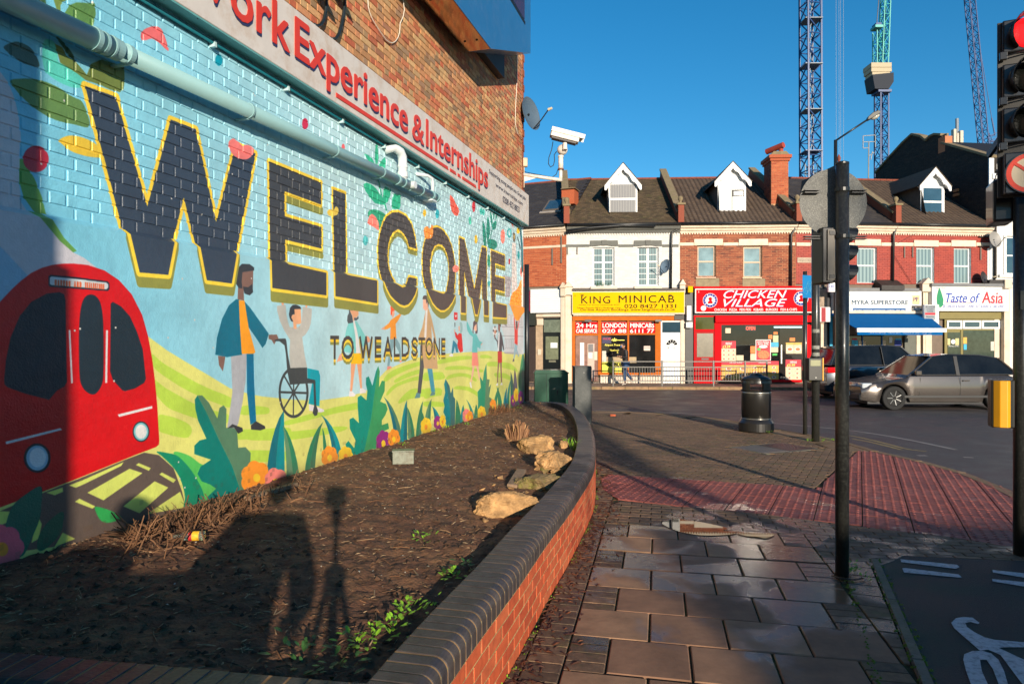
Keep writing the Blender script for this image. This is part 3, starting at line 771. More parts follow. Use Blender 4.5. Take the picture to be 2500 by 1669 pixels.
# WELCOME
def letter(plane, pts_list, holes=(), col=KEY, w=0.028, drop=0.085, olive=True):
 q = PROUD if plane == 'L' else 0.0
 ws = [[MW.at(x, y, -q) for x, y in pts] for pts in pts_list]
 hs = [[MW.at(x, y, -q) for x, y in pts] for pts in holes]
 if olive:
  for p in ws:
   for dz in (drop, drop*0.66, drop*0.33): raster([(a+0.004, b-dz) for a, b in p], (142,142,66), plane, dil=w, holes=[[(a, b-dz) for a, b in h] for h in hs])
 for p in ws: raster(p, (250,210,62), plane, dil=w, holes=hs)
 for p in ws: raster(p, col, plane, holes=hs)
N1=(56,68,84); N2=(64,66,70); N3=(74,70,68); N4=(84,74,70); N5=(90,78,72)  # one dark letter paint; warmer right-hand tones put reflected light into the colour
letter('L', [[(315,555),(428,573),(428,583),(411,671),(341,665)],[(487,590),(579,606),(579,616),(566,692),(505,684)]], col=N1, drop=0.07)
letter('U', [[(208,210),(283,237),(360,504),(417,292),(478,316),(528,542),(576,352),(624,375),(572,640),(477,620),(477,598),(449,482),(423,586),(423,610),(300,585),(300,562)]], col=N1, olive=False)
letter('L', [[(663,618),(700,626),(704,645),(797,666),(797,721),(665,703)]], col=N2, drop=0.09)
letter('U', [[(657,394),(784,446),(784,500),(695,467),(695,528),(785,554),(785,607),(696,585),(698,660),(660,652)]], col=N2, drop=0.07)
letter('L', [[(818,650),(846,656),(849,671),(921,685),(921,740),(819,723)]], col=N3, drop=0.09)
letter('U', [[(813,462),(843,473),(846,690),(817,680)]], col=N2, olive=False)
letter('L', [[(937,680),(939,689),(944.7,704),(953.6,721),(964,732.4),(976.6,742.6),(987,746),(997,742.6),(1006,732),(1013.7,718),(1018,703),(1018,690),(991,685),(991,699),(983,702),(971.5,695),(966,690),(966,680)]], col=N3, drop=0.09)
letter('U', [[(924,639),(923,611),(924,594),(928.5,568),(935,546),(943,530),(957,519),(973,518),(991,527),(1004,545),(1013,576),(1017,608),(998,602),(994.5,585.5),(988,573),(980,564),(971,559.5),(961,566),(953,579),(948,598),(946,624),(947.5,645),(951,661),(957.5,677.5),(965,691),(965,715),(935,705),(932.6,683),(927.5,662)],
   [(998,676),(1018,680),(1016,720),(991,712),(991,696)]], col=N3, drop=0.06)
letter('L', [[(1043,700),(1044,709),(1048,720),(1057,739),(1066,750),(1076,757),(1085,757),(1095,750),(1104,737.5),(1111,722),(1111,705),(1091.6,702),(1091.6,713),(1082.6,717),(1070,713),(1058,706),(1057,700)]], col=N4, drop=0.09)
letter('U', [[(1031.5,640),(1032,622),(1034,603),(1038,586),(1044,572),(1051,562),(1059,556),(1067,554.5),(1076,558),(1085,566),(1094,580),(1102,599),(1107,618),(1110.5,641),(1111.5,660),(1111,684),(1109.5,717),(1109.5,740),(1089,735),(1089,713),(1094,690),(1096.7,668.5),(1096,643),(1093,624),(1086.5,607),(1079,598),(1070,595.5),(1061,601),(1055,615),(1051,635),(1050,652),(1052,675),(1057,702),(1057,725),(1042,725),(1042,707),(1036,690),(1032.5,668)]], col=N4, drop=0.05)
letter('L', [[(1125.4,715),(1137.5,718),(1137.5,764),(1125.7,763)],[(1150,720),(1173.5,724),(1173,732.5),(1166,768),(1160.5,767),(1152.9,728.7)],[(1181.5,726),(1193,728),(1192.6,770),(1182,768.5)]], col=N5, drop=0.09)
letter('U', [[(1121.6,579.5),(1134,585),(1158.6,706),(1177,602.5),(1188,605.5),(1189,750),(1178,750),(1177,677),(1169,745),(1148,742),(1133.5,662),(1133.7,745),(1121.5,742)]], col=N5, olive=False)
letter('L', [[(1204,730),(1213,731),(1213,740),(1237,746),(1237,775.6),(1203.5,773.6)]], col=N5, drop=0.09)
letter('U', [[(1198.8,611),(1232.6,624),(1232.6,650),(1209,642),(1209,674.4),(1232,680.5),(1232,712),(1209.5,706),(1209,755),(1200,755)]], col=N5, drop=0.06)
art('U','A',(238,122,116),[(1250,782),(1275,758),(1300,772),(1325,796),(1350,792),(1384,806),(1386,840),(1350,871),(1300,864),(1265,835)],1)
art('U','B',(232,196,76),[(445,1158),(460,1145),(480,1150),(492,1130),(506,1140),(505,1170),(485,1180),(455,1180)],1)
art('U','B',(248,150,60),[(975,1250),(995,1238),(1008,1252),(1018,1228),(1026,1250),(1022,1290),(1004,1306),(980,1298)],1)
ell('U','H',(246,136,120),410,1150,52,58)
ell('U','H',(42,160,128),940,1025,22,105); ell('U','H',(60,180,180),940,1385,22,46)
GL = {'T':[[(0,1),(1,1)],[(.5,1),(.5,0)]],'W':[[(0,1),(.25,0)],[(.25,0),(.5,1)],[(.5,1),(.75,0)],[(.75,0),(1,1)]],'E':[[(0,0),(0,1)],[(0,1),(1,1)],[(0,.52),(.95,.52)],[(0,0),(1,0)]],
 'A':[[(0,0),(.5,1)],[(.5,1),(1,0)],[(.2,.33),(.8,.33)]],'L':[[(0,1),(0,0)],[(0,0),(1,0)]],'D':[[(0,0),(0,1)],[(0,1),(.45,1)],[(.45,1),(.85,.85)],[(.85,.85),(1,.5)],[(1,.5),(.85,.15)],[(.85,.15),(.45,0)],[(.45,0),(0,0)]],
 'S':[[(.95,.85),(.7,1)],[(.7,1),(.3,1)],[(.3,1),(.05,.8)],[(.05,.8),(.2,.58)],[(.2,.58),(.8,.42)],[(.8,.42),(.95,.2)],[(.95,.2),(.7,0)],[(.7,0),(.3,0)],[(.3,0),(.02,.18)]],
 'N':[[(0,0),(0,1)],[(0,1),(1,0)],[(1,0),(1,1)]],'H':[[(0,0),(0,1)],[(1,0),(1,1)],[(0,.5),(1,.5)]],
 'R':[[(0,0),(0,1)],[(0,1),(.8,1)],[(.8,1),(1,.75)],[(1,.75),(.8,.5)],[(.8,.5),(0,.5)],[(.45,.5),(1,0)]]}
GL['O'] = [[(.5+.5*math.cos(2*math.pi*i/14), .5+.5*math.sin(2*math.pi*i/14)), (.5+.5*math.cos(2*math.pi*(i+1)/14), .5+.5*math.sin(2*math.pi*(i+1)/14))] for i in range(14)]
def glyph(ch, x0, x1, z0, z1, hw, col, dx=0, dz=0, skew=0.0):
 for (a, b) in GL[ch]:
  p = (x0+hw+a[0]*(x1-x0-2*hw)+dx, z0+hw+a[1]*(z1-z0-2*hw)+dz); q = (x0+hw+b[0]*(x1-x0-2*hw)+dx, z0+hw+b[1]*(z1-z0-2*hw)+dz)
  dxx, dzz = q[0]-p[0], q[1]-p[1]; L = math.hypot(dxx, dzz) or 1; nx, nz = -dzz/L*hw, dxx/L*hw; ex, ez = dxx/L*hw*0.9, dzz/L*hw*0.9
  raster([(p[0]+nx-ex,p[1]+nz-ez),(q[0]+nx+ex,q[1]+nz+ez),(q[0]-nx+ex,q[1]-nz+ez),(p[0]-nx-ex,p[1]-nz-ez)], col, 'L')
TW_L = [('T',806,828),('O',834.2,863.7),('W',877,909.5),('E',915,931),('A',936.5,957),('L',961.5,976),('D',980.6,1000),('S',1004,1020.5),('T',1021.6,1038),('O',1038.8,1056.4),('N',1058.7,1074),('E',1077.3,1087.5)]
for col, dz in (((142,142,66),-0.055),((142,142,66),-0.04),((250,204,52),-0.028),((250,204,52),-0.016),((70,66,64),0)):
 for ch, a, b in TW_L:
  ya = 839+18; la = MW.at(a, 850, -PROUD)[0]; lb = MW.at(b, 850, -PROUD)[0]
  glyph(ch, la, lb, 1.523, 1.762, 0.0185, col, 0, dz)
x_ = 262.0
for word in ('HARROW', 'AND', 'WEALDSTONE'):
 for ch in word:
  cw = 13.2 if word != 'WEALDSTONE' else 9.6
  la, lz = MW.at(x_/1.96, 600+(176+(x_-262)*0.09)/1.96, -PROUD); lb, _ = MW.at((x_+cw*0.72)/1.96, 700, -PROUD)
  glyph(ch, la, lb, lz-0.016, lz+0.018, 0.0035, (226,96,50))
  x_ += cw
 x_ += 13
rs_ = np.random.RandomState(3)
nz = rs_.rand(TH//8+2, TW//8+2).astype(np.float32); nz = np.kron(nz, np.ones((8,8), np.float32))[:TH, :TW]
nz2 = rs_.rand(TH//60+2, TW//60+2).astype(np.float32); nz2 = np.kron(nz2, np.ones((60,60), np.float32))[:TH, :TW]
k_ = 20
cs = np.cumsum(np.pad(nz2, ((0,0),(k_,k_)), mode='edge'), 1); nz2 = (cs[:, 2*k_:]-cs[:, :-2*k_])/(2*k_)
cs = np.cumsum(np.pad(nz2, ((k_,k_),(0,0)), mode='edge'), 0); nz2 = (cs[2*k_:, :]-cs[:-2*k_, :])/(2*k_)
IMG *= (1 + (nz[..., None]-0.5)*0.035 + (nz2[..., None]-0.5)*0.10)
zz_ = (Z0+(np.arange(TH)+.5)*RES)[:, None, None]
gr_ = np.clip((0.66-zz_)/0.2, 0, 1)*np.clip(nz2[..., None]*2.2-0.5, 0, 1)*0.45
sp_ = (nz[..., None] > 0.93)*np.clip((0.8-zz_)/0.35, 0, 1)*0.5
IMG = IMG*(1-np.maximum(gr_, sp_))+np.array((92,74,58), np.float32)*np.maximum(gr_, sp_)
ch_ = (np.kron(rs_.rand(TH//3+2, TW//3+2).astype(np.float32), np.ones((3,3), np.float32))[:TH, :TW] > 0.9997)[..., None]
IMG = np.where(ch_, np.array((206,200,190), np.float32), IMG)
img = bpy.data.images.new('mural_paint', TW, TH, alpha=False)
buf = np.ones((TH, TW, 4), np.float32); buf[..., :3] = np.clip(IMG/255.0, 0, 1)
img.pixels.foreach_set(buf.ravel()); img.update(); img.pack()
def mural_material(name, ref, bump):
 m = bpy.data.materials.new(name); m.use_nodes = True
 nt, b = nodes_of(m)
 tc = nt.nodes.new('ShaderNodeTexCoord'); tc.object = ref
 mp = nt.nodes.new('ShaderNodeMapping'); mp.vector_type = 'POINT'
 sp = nt.nodes.new('ShaderNodeSeparateXYZ'); nt.links.new(tc.outputs['Object'], sp.inputs[0])
 fx = nt.nodes.new('ShaderNodeMapRange'); fx.clamp = False; fx.inputs['From Min'].default_value = T0; fx.inputs['From Max'].default_value = T1
 fz = nt.nodes.new('ShaderNodeMapRange'); fz.clamp = False; fz.inputs['From Min'].default_value = Z0; fz.inputs['From Max'].default_value = Z1
 nt.links.new(sp.outputs['X'], fx.inputs['Value']); nt.links.new(sp.outputs['Z'], fz.inputs['Value'])
 cb = nt.nodes.new('ShaderNodeCombineXYZ'); nt.links.new(fx.outputs[0], cb.inputs[0]); nt.links.new(fz.outputs[0], cb.inputs[1])
 it = nt.nodes.new('ShaderNodeTexImage'); it.image = img; it.extension = 'EXTEND'
 nt.links.new(cb.outputs[0], it.inputs[0])
 g = nt.nodes.new('ShaderNodeVectorMath'); g.operation = 'SCALE'; g.inputs['Scale'].default_value = 1.0
 nt.links.new(it.outputs['Color'], g.inputs[0]); nt.links.new(g.outputs[0], b.inputs['Base Color'])
 b.inputs['Roughness'].default_value = 0.42
 geo = nt.nodes.new('ShaderNodeNewGeometry')
 n2 = nt.nodes.new('ShaderNodeTexNoise'); n2.inputs['Scale'].default_value = 90; n2.inputs['Detail'].default_value = 4
 n3 = nt.nodes.new('ShaderNodeTexNoise'); n3.inputs['Scale'].default_value = 9; n3.inputs['Detail'].default_value = 3
 nt.links.new(geo.outputs['Position'], n2.inputs['Vector']); nt.links.new(geo.outputs['Position'], n3.inputs['Vector'])
 ad = nt.nodes.new('ShaderNodeMath'); ad.operation = 'MULTIPLY_ADD'; ad.inputs[1].default_value = 2.5
 nt.links.new(n3.outputs['Fac'], ad.inputs[0]); nt.links.new(n2.outputs['Fac'], ad.inputs[2])
 bp = nt.nodes.new('ShaderNodeBump'); bp.inputs['Strength'].default_value = bump; bp.inputs['Distance'].default_value = 0.004
 nt.links.new(ad.outputs[0], bp.inputs['Height']); nt.links.new(bp.outputs[0], b.inputs['Normal'])
 return m
# building with the mural
bld = MW.thing('brick_building', 'tall brown brick building whose flank wall carries the painted welcome mural', 'building')
bpy.context.view_layer.update()
M_MURAL = mural_material('mural_paint_on_brick', bld, 0.55)
M_MURALR = mural_material('mural_paint_on_render', bld, 0.5)
M_STOCK = BR('multi_stock_brick', [(170,118,78),(214,162,110),(190,98,66),(150,120,90),(222,178,124),(202,108,74),(164,132,102),(214,148,98)], rough=0.8, var=0.16, gain=0.88, coarse=45)
M_MORT = P('buff_mortar', (206,160,104), rough=0.95, var=0.15, scale=12, bump=0.5, bscale=120)
core = MB().box(0, 0.008, 0, MW.len, 9, 10.2)
part('wall', core, M_MORT, bld)
part('painted_joint', MB().box(0, 0.006, 2.3, MW.len, 0.0075, 4.2), M_MURAL, bld)
laid(bld, 'painted_brick', courses(0, MW.len, ZSTEP-0.005, 4.07), M_MURAL, 0.066, 0.03, 0.0035, limit=300, jit=0.003)
up = [c for c in courses(3.0, MW.len, 4.07, 9.2) if c[1] < 1.68+0.53*(c[0]*0.9586)+0.9]
laid(bld, 'brick', up, M_STOCK, 0.065, 0.03, 0.002, limit=300, jit=0.004)
pl = MB().prism([(-0.05,0),(-0.05,ZSTEP-0.03),(-0.012,ZSTEP),(0.004,ZSTEP+0.001),(0.004,0)], 0, MW.len, 'x')
part('rendered_plinth', pl, M_MURALR, bld)
part('corner_trim', MB().box(MW.len, -0.012, 0.3, MW.len+0.05, 0.05, 4.0), P('corner_white', (222,232,232), rough=0.5), bld)
qm = BR('quoin_brick', [(150,78,50),(176,104,66),(130,66,48)], rough=0.8, gain=0.8)
for i in range(34):
 z = 4.1 + i*0.15
 part('quoin', brick_mesh(0.10 if i % 2 else 0.16, 0.14, 0.2, 0.004, qm, 'quoin'), None, bld, loc=(MW.len+(0.04 if i % 2 else 0.07), -0.012, z))
sx1 = MW.at(1291, 500, -0.15)[0]
M_SGN = P('off_white_sign_panel', (226,216,206), rough=0.5, var=0.05, dirt=(176,140,104), dirt_amt=0.45, dirt_scale=5)
M_SRED = P('sign_red', (228,64,40), rough=0.45, var=0.05); M_SNAV = P('sign_navy', (50,56,96), rough=0.5)
M_TEALM = P('teal_painted_metal', (104,170,168), rough=0.45, var=0.15, scale=4)
M_DTEAL = P('dark_teal_metal', (20,110,122), rough=0.4)
sgn = MW.thing('sign_board', 'long off-white sign board with raised red lettering along the mural wall', 'sign')
part('panel', MB().bbox(1.0, -0.15, 4.02, sx1, -0.0, 4.62, 0.004), M_SGN, sgn)
part('soffit_strip', MB().box(1.0, -0.146, 4.006, sx1-0.01, -0.02, 4.019), M_TEALM, sgn)
for xx_ in range(12): part('screw', MB().lathe([(0.006,0),(0.006,0.003)], 8), P('dark_screw',(70,70,70)), sgn, loc=(2.2+xx_*0.98, -0.13, 4.004))
def sxat(x, y): return MW.at(x, y, -0.15)[0]
def sword(t, xa, ya, xb, yb, z0, z1, b=0.02):
 a, c = sxat(xa, ya), sxat(xb, yb)
 local_text(t, a+0.008, c+0.008, z0-0.022, z1-0.022, -0.151, M_SNAV, sgn, name='lettering_shadow', bold=b, depth=0.003)
 local_text(t, a, c, z0, z1, -0.1545, M_SRED, sgn, bold=b, depth=0.004, label='raised red letters with a navy edge')
sword('Work', 425, 10, 705, 120, 4.19, 4.555)
sword('Experience', 720, 45, 994, 260, 4.09, 4.545)
sword('&', 1006, 300, 1034, 330, 4.185, 4.50)
sword('Internships', 1040, 330, 1190, 440, 4.09, 4.54)
for (a, b) in ((820,1094),(1098,1113),(1117,1124),(1128,1162)):
 x0, x1 = sxat(a, 250), sxat(b, 430)
 part('underline', MB().prism([(x0,4.075),(x1,4.075),(x1-0.03,4.118),(x0,4.118)], -0.158, -0.15, 'y'), M_SRED, sgn)
M_INK = P('navy_print', (40,44,66), rough=0.5)
tx0 = sxat(1194, 420)
local_text('Supporting young people into Great Jobs', tx0, sxat(1283, 450), 4.44, 4.53, -0.1505, M_INK, sgn, bold=0.015, depth=0.002)
local_text('www.internships.com', tx0+0.35, sxat(1276, 450), 4.30, 4.39, -0.1505, M_INK, sgn, bold=0.015, depth=0.002)
local_text('0208 432 8833', tx0+0.75, sxat(1268, 450), 4.14, 4.25, -0.1505, M_INK, sgn, bold=0.025, depth=0.002)
cd = MW.thing('cable_conduit', 'teal painted cable conduit with clips running just under the sign board', 'conduit')
cdz = 3.965
part('conduit_run', MB().tube([(1.0,-0.03,cdz),(MW.len-0.35,-0.03,cdz),(MW.len-0.18,-0.03,cdz-0.06),(MW.len-0.10,-0.03,cdz-0.35),(MW.len-0.07,-0.03,3.1)], 0.014, 8), M_DTEAL, cd, smooth=True)
for i in range(13):
 x = 1.7 + i*0.93
 part('clip', MB().box(x-0.012, -0.052, cdz-0.035, x+0.012, 0.0, cdz+0.012), P('pale_clip',(196,224,226)), cd)
M_PIPE = P('painted_pipe', (152,194,196), rough=0.38, var=0.07, scale=3, dirt=(110,120,112), dirt_amt=0.25, dirt_scale=3)
M_PIPEW = P('white_plastic_pipe', (228,234,234), rough=0.35, var=0.04)
wp = MW.thing('waste_pipe', 'pale blue painted waste pipe sloping across the mural above the big letters', 'pipe')
def pz(lx): return 3.49 + (lx-3.86)*0.0236
def lx_of(px, y=300): return MW.at(px, y, -0.12)[0]
pe = lx_of(1066)
part('pipe_run', MB().tube([(0.6,-0.12,pz(0.6)),(lx_of(262),-0.12,pz(lx_of(262)))], 0.066, 24), M_PIPE, wp, smooth=True)
part('pipe_run', MB().tube([(lx_of(262),-0.12,pz(lx_of(262))),(pe,-0.12,pz(pe))], 0.056, 24), M_PIPE, wp, smooth=True)
for px, w, r in ((228,0.03,0.072),(248,0.02,0.070),(268,0.014,0.070),(280,0.05,0.067),(310,0.035,0.064),(607,0.02,0.062),(816,0.02,0.062),(930,0.018,0.062),(968,0.04,0.066),(982,0.02,0.064),(1000,0.03,0.064),(1026,0.018,0.062),(1052,0.05,0.065),(1063,0.03,0.066)):
 x = lx_of(px)
 c = part('collar', MB().tube([(x-w/2,-0.12,pz(x)),(x+w/2,-0.12,pz(x))], r, 24), M_PIPE, wp, smooth=False)
for px in (310, 607, 816, 930, 1026):
 x = lx_of(px); part('bracket', MB().box(x-0.012, -0.12, pz(x)-0.068, x+0.012, 0.0, pz(x)-0.055), M_PIPE, wp)
x = lx_of(983); z = pz(x)
part('branch', MB().tube([(x-0.24,0.0,4.0-0.07),(x-0.16,-0.08,3.975),(x-0.06,-0.115,3.95),(x-0.01,-0.12,3.90),(x,-0.12,3.82),(x,-0.12,z)], 0.055, 20), M_PIPEW, wp, smooth=True)
part('branch_collar', MB().tube([(x,-0.12,3.80),(x,-0.12,3.77)], 0.061, 20), M_PIPEW, wp); part('branch_collar', MB().tube([(x,-0.12,3.72),(x,-0.12,3.66)], 0.062, 20), M_PIPEW, wp)
part('access_cap', MB().tube([(x+0.16,-0.15,z),(x+0.16,-0.215,z)], 0.045, 16), M_PIPEW, wp)
x = lx_of(1056); z = pz(x)
part('branch', MB().tube([(x-0.26,0,3.86),(x-0.10,-0.09,3.87),(x-0.02,-0.12,3.85),(x,-0.12,3.79),(x,-0.12,z)], 0.021, 14), M_PIPEW, wp, smooth=True)
part('pipe_support', MB().box(x-0.10, -0.16, pz(x)-0.075, x+0.05, -0.02, pz(x)-0.055), M_PIPEW, wp)
bb = MW.thing('billboard', 'blue metal billboard box with a clipped lower corner high on the brick wall', 'billboard')
c1 = MW.at(1198.6, 119.4, -0.5); c2 = MW.at(1295.5, 131, -0.5)
M_BLUE = P('blue_billboard_metal', (48,112,164), rough=0.35, metal=0.0, var=0.06, scale=2, dirt=(90,120,160), dirt_amt=0.3, dirt_scale=6, coat=0.3)
prof = [(2.2, c1[1]), (c1[0], c1[1]), (c2[0], c2[1]), (c2[0], 10.6), (2.2, 10.6)]
part('casing', MB().prism(prof, -0.5, -0.13, 'y'), M_BLUE, bb, bevel=0.004)
sr = MW.at(1280, 50, -0.5)[0]
part('screen', MB().box(2.8, -0.506, 7.32, sr, -0.5, 10.2), P('dark_red_screen', (70,22,30), rough=0.15, var=0.6, scale=0.8), bb)
part('screen_bezel', MB().box(2.7, -0.503, 7.25, sr+0.06, -0.499, 7.31), P('black_gap', (18,22,28)), bb)
M_MIR = P('polished_underside', (190,150,118), rough=0.12, metal=1.0, var=0.05)
part('underside_panel', MB().box(2.2, -0.49, c1[1]-0.004, c1[0]-0.01, -0.135, c1[1]-0.001), M_MIR, bb)
for i in range(8):
 for yy in (-0.40, -0.22):
  part('bolt', MB().lathe([(0.018,-0.008),(0.018,0)], 8), P('black_bolt', (16,16,18)), bb, loc=(c1[0]-0.35-i*1.25, yy, c1[1]-0.004))
part('backing_plate', MB().box(2.2, -0.13, c1[1]+0.3, c2[0]-0.4, -0.005, 10.4), P('dark_plate', (30,32,36)), bb)
def wall_path(pts, k, crop=None):
 out = []
 for x, y in pts:
  if crop: x = crop[0]+x/crop[2]; y = crop[1]+y/crop[2]
  l, zz = MW.at(x, y, -k); out.append((l, -k, zz))
 return out
CC = (800,0,7.83)
cab = MB().tube(wall_path([(765,-400),(768,0),(775,130),(800,240),(860,380),(950,530),(1040,660),(1110,760),(1180,815),(1240,825),(1300,790),(1345,720),(1375,620),(1385,450),(1440,330),(1465,200),(1450,60),(1435,-400)], 0.02, CC), 0.006, 6)
solo('white_cable', cab, P('white_cable_plastic', (232,222,204)), 'loose white cable hanging in a loop on the brown brick', 'cable', loc=bld.location, rot=bld.rotation_euler, smooth=True)
CP = (600,0,6.03)
for i, pts in enumerate(([(1190,-60),(1185,60),(1175,180),(1150,290),(1100,370),(1040,385),(1010,360)], [(1460,-60),(1455,60),(1440,200),(1410,360),(1370,500),(1320,575),(1270,575)])):
 o = MB().tube(wall_path(pts, 0.05, CP), 0.016, 10)
 solo('black_pipe', o, P('black_bitumen_pipe', (30,40,44), rough=0.4, var=0.4), ('black bent pipe above the k of the sign, nearer the left edge' if i == 0 else 'black bent pipe hanging above the E of the sign'), 'pipe', loc=bld.location, rot=bld.rotation_euler, smooth=True, group='black bent pipes on the brick wall')
 lp = wall_path([(pts[0][0]-10, -70)], 0.12, CP)[0]
 solo('wall_lamp', MB().lathe([(0.02,0.1),(0.06,0.06),(0.10,0.0),(0.09,-0.005)], 16, lp), P('rusty_lamp', (90,70,50)), ('dark lamp shade over the left black pipe' if i == 0 else 'dark lamp shade over the right black pipe'), 'lamp', loc=bld.location, rot=bld.rotation_euler, group='lamp shades above the black pipes')
cc2 = [MW.at(x, y, -0.015) for x, y in ((1262,130),(1262,190),(1258,260),(1257,300),(1262,325),(1275,340))]
solo('corner_cable', MB().tube([(a, -0.02, b) for a, b in cc2], 0.008, 6), MATS['white_cable_plastic'], 'thin white cable running down the brick corner to the dish', 'cable', loc=bld.location, rot=bld.rotation_euler, smooth=True)
D0 = 13.7
def ad(x, y, d=D0): return at_depth(x, y, d)
def dish(name, label, cx, cy, d, r, axis, colr, arm=0.38, roll=0.0, mount=None, group=None):
 t = thing(name, label, 'satellite dish', at_depth(cx, cy, d), group=group)
 q = Vector(axis).normalized().to_track_quat('Z', 'Y'); Mx = q.to_matrix().to_4x4()
 prof = [(0.001,-0.13*r/0.3*0.6)] + [(r*i/8, -0.13*r/0.3*0.6*(1-(i/8)**2)) for i in range(1, 9)] + [(r*1.02,0.004)] + [(r*i/8, -0.13*r/0.3*0.6*(1-(i/8)**2)-0.008) for i in range(8, 0, -1)] + [(0.001,-0.13*r/0.3*0.6-0.008)]
 mat = P('dish_'+name+str(int(cx)), colr, rough=0.5)
 part('reflector', MB().lathe(prof, 28, M=Mx @ Matrix.Diagonal((0.92,1.05,1,1))), mat, t, smooth=True)
 blk = P('dish_black', (26,28,30))
 fp = Mx @ Vector((0, -r*0.25, arm)); bp = Mx @ Vector((0, -r*1.0, 0.0)); back = Mx @ Vector((0,0,-0.12))
 part('feed_arm', MB().tube([bp, (bp+fp)*0.5+Vector((0,0,-0.02)), fp], 0.012, 8), blk, t)
 part('feed_horn', MB().tube([fp, fp+Vector(axis).normalized()*0.08], [0.03,0.022], 12), P('cream_plastic', (226,212,176)), t)
 part('mount', MB().tube([Mx @ Vector((0,0,-0.05)), back, (mount if mount is not None else back+Vector((-0.15,0.05,-0.1)))], 0.022, 8), blk, t)
 return t
dish('satellite_dish', 'grey satellite dish on the corner of the brick building', 1297, 277, D0-0.1, 0.32, (0.80,-0.58,0.18), (86,104,120), arm=0.40, mount=Vector((-0.20,0.0,-0.02)))
cc = thing('security_camera', 'white security camera on a long arm bracketed to the brick corner', 'camera', ad(1270, 440))
O_ = ad(1270, 440)
def rel(x, y, dd=0.0): return at_depth(x, y, D0+dd) - O_
MWH = P('weathered_white_metal', (236,228,216), rough=0.45, var=0.05, dirt=(150,100,70), dirt_amt=0.35, dirt_scale=14)
part('wall_plate', MB().prism([(rel(1264,408).x, rel(1264,408).z),(rel(1275,420).x,rel(1275,420).z),(rel(1275,462).x,rel(1275,462).z),(rel(1264,448).x,rel(1264,448).z)], -0.05, 0.05, 'y'), MWH, cc)
part('gusset', MB().prism([(rel(1270,424).x,rel(1270,424).z),(rel(1318,432).x,rel(1318,432).z),(rel(1270,446).x,rel(1270,446).z)], -0.006, 0.006, 'y'), MWH, cc)
part('arm', MB().tube([rel(1268,425), rel(1371,440)], 0.034, 14), MWH, cc, smooth=True)
part('post', MB().tube([rel(1369,443), rel(1369,413)], 0.034, 14), MWH, cc, smooth=True); part('post', MB().tube([rel(1369,414), rel(1369,380)], 0.05, 14), MWH, cc, smooth=True)
part('flange', MB().tube([rel(1369,412), rel(1369,415)], 0.062, 16), P('rust', (120,70,44)), cc); part('flange', MB().tube([rel(1369,380), rel(1369,384)], 0.058, 16), MWH, cc)
hc = rel(1373, 366)
sph = [(0.001+0.105*math.sin(math.pi*i/12), -0.105*math.cos(math.pi*i/12)) for i in range(13)]
part('pan_head', MB().lathe(sph, 20, M=Matrix.Translation(hc)), MWH, cc, smooth=True)
part('tilt_bracket', MB().tube([rel(1379,366,-0.14), rel(1379,350,-0.12)], 0.045, 12), MWH, cc)
ax = (rel(1425,335)-rel(1350,316)).normalized()
qx = ax.to_track_quat('X', 'Z').to_matrix().to_4x4(); hm = Matrix.Translation(rel(1383, 333)) @ qx
hs = MB().prism([(-0.11,-0.085),(0.11,-0.085),(0.115,0.03),(0.09,0.085),(-0.09,0.085),(-0.115,0.03)], -0.31, 0.26, 'x', M=hm)
part('housing', hs, MWH, cc, bevel=0.01)
part('sun_shield', MB().prism([(-0.13,0.0),(-0.125,0.09),(0.125,0.09),(0.13,0.0),(0.122,0.0),(0.117,0.082),(-0.117,0.082),(-0.122,0.0)], -0.32, 0.36, 'x', M=hm), MWH, cc)
part('housing_base', MB().box(-0.28,-0.08,-0.12,0.22,0.08,-0.086, M=hm), P('grey_underside',(90,86,84)), cc)
part('rear_cap', MB().box(-0.325,-0.10,-0.08,-0.311,0.10,0.08, M=hm), P('grey_underside',(90,86,84)), cc)
part('cable', MB().tube([rel(1350,346), rel(1347,365), rel(1340,385), rel(1339,400), rel(1344,408), rel(1351,404), rel(1354,392), rel(1353,378), rel(1359,370)], 0.009, 6), P('dish_black',(26,28,30)), cc, smooth=True)
part('cable', MB().tube([rel(1362,414), rel(1358,426), rel(1348,433), rel(1300,424), rel(1282,420), rel(1275,409)], 0.008, 6), P('dish_black',(26,28,30)), cc, smooth=True)
jb = thing('junction_box', 'small beige junction box just above the camera bracket', 'box', ad(1279, 397))
part('box', MB().box(-0.075,-0.05,-0.09,0.075,0.05,0.09), P('beige_plastic',(206,188,156), rough=0.5), jb, bevel=0.02)
part('drop_pipe', MB().tube([(0,0,-0.09),(0,0,-0.50)], 0.014, 8), P('beige_plastic',(206,188,156)), jb)
pb = at_depth(1286, 990, 14.4)
solo('corner_post', MB().tube([(0,0,0),(0,0,3.35)], 0.05, 14), P('black_pole', (38,40,42), rough=0.35, var=0.15), 'thin black post beside the far corner of the mural', 'post', loc=(pb.x, pb.y, 0), smooth=True)
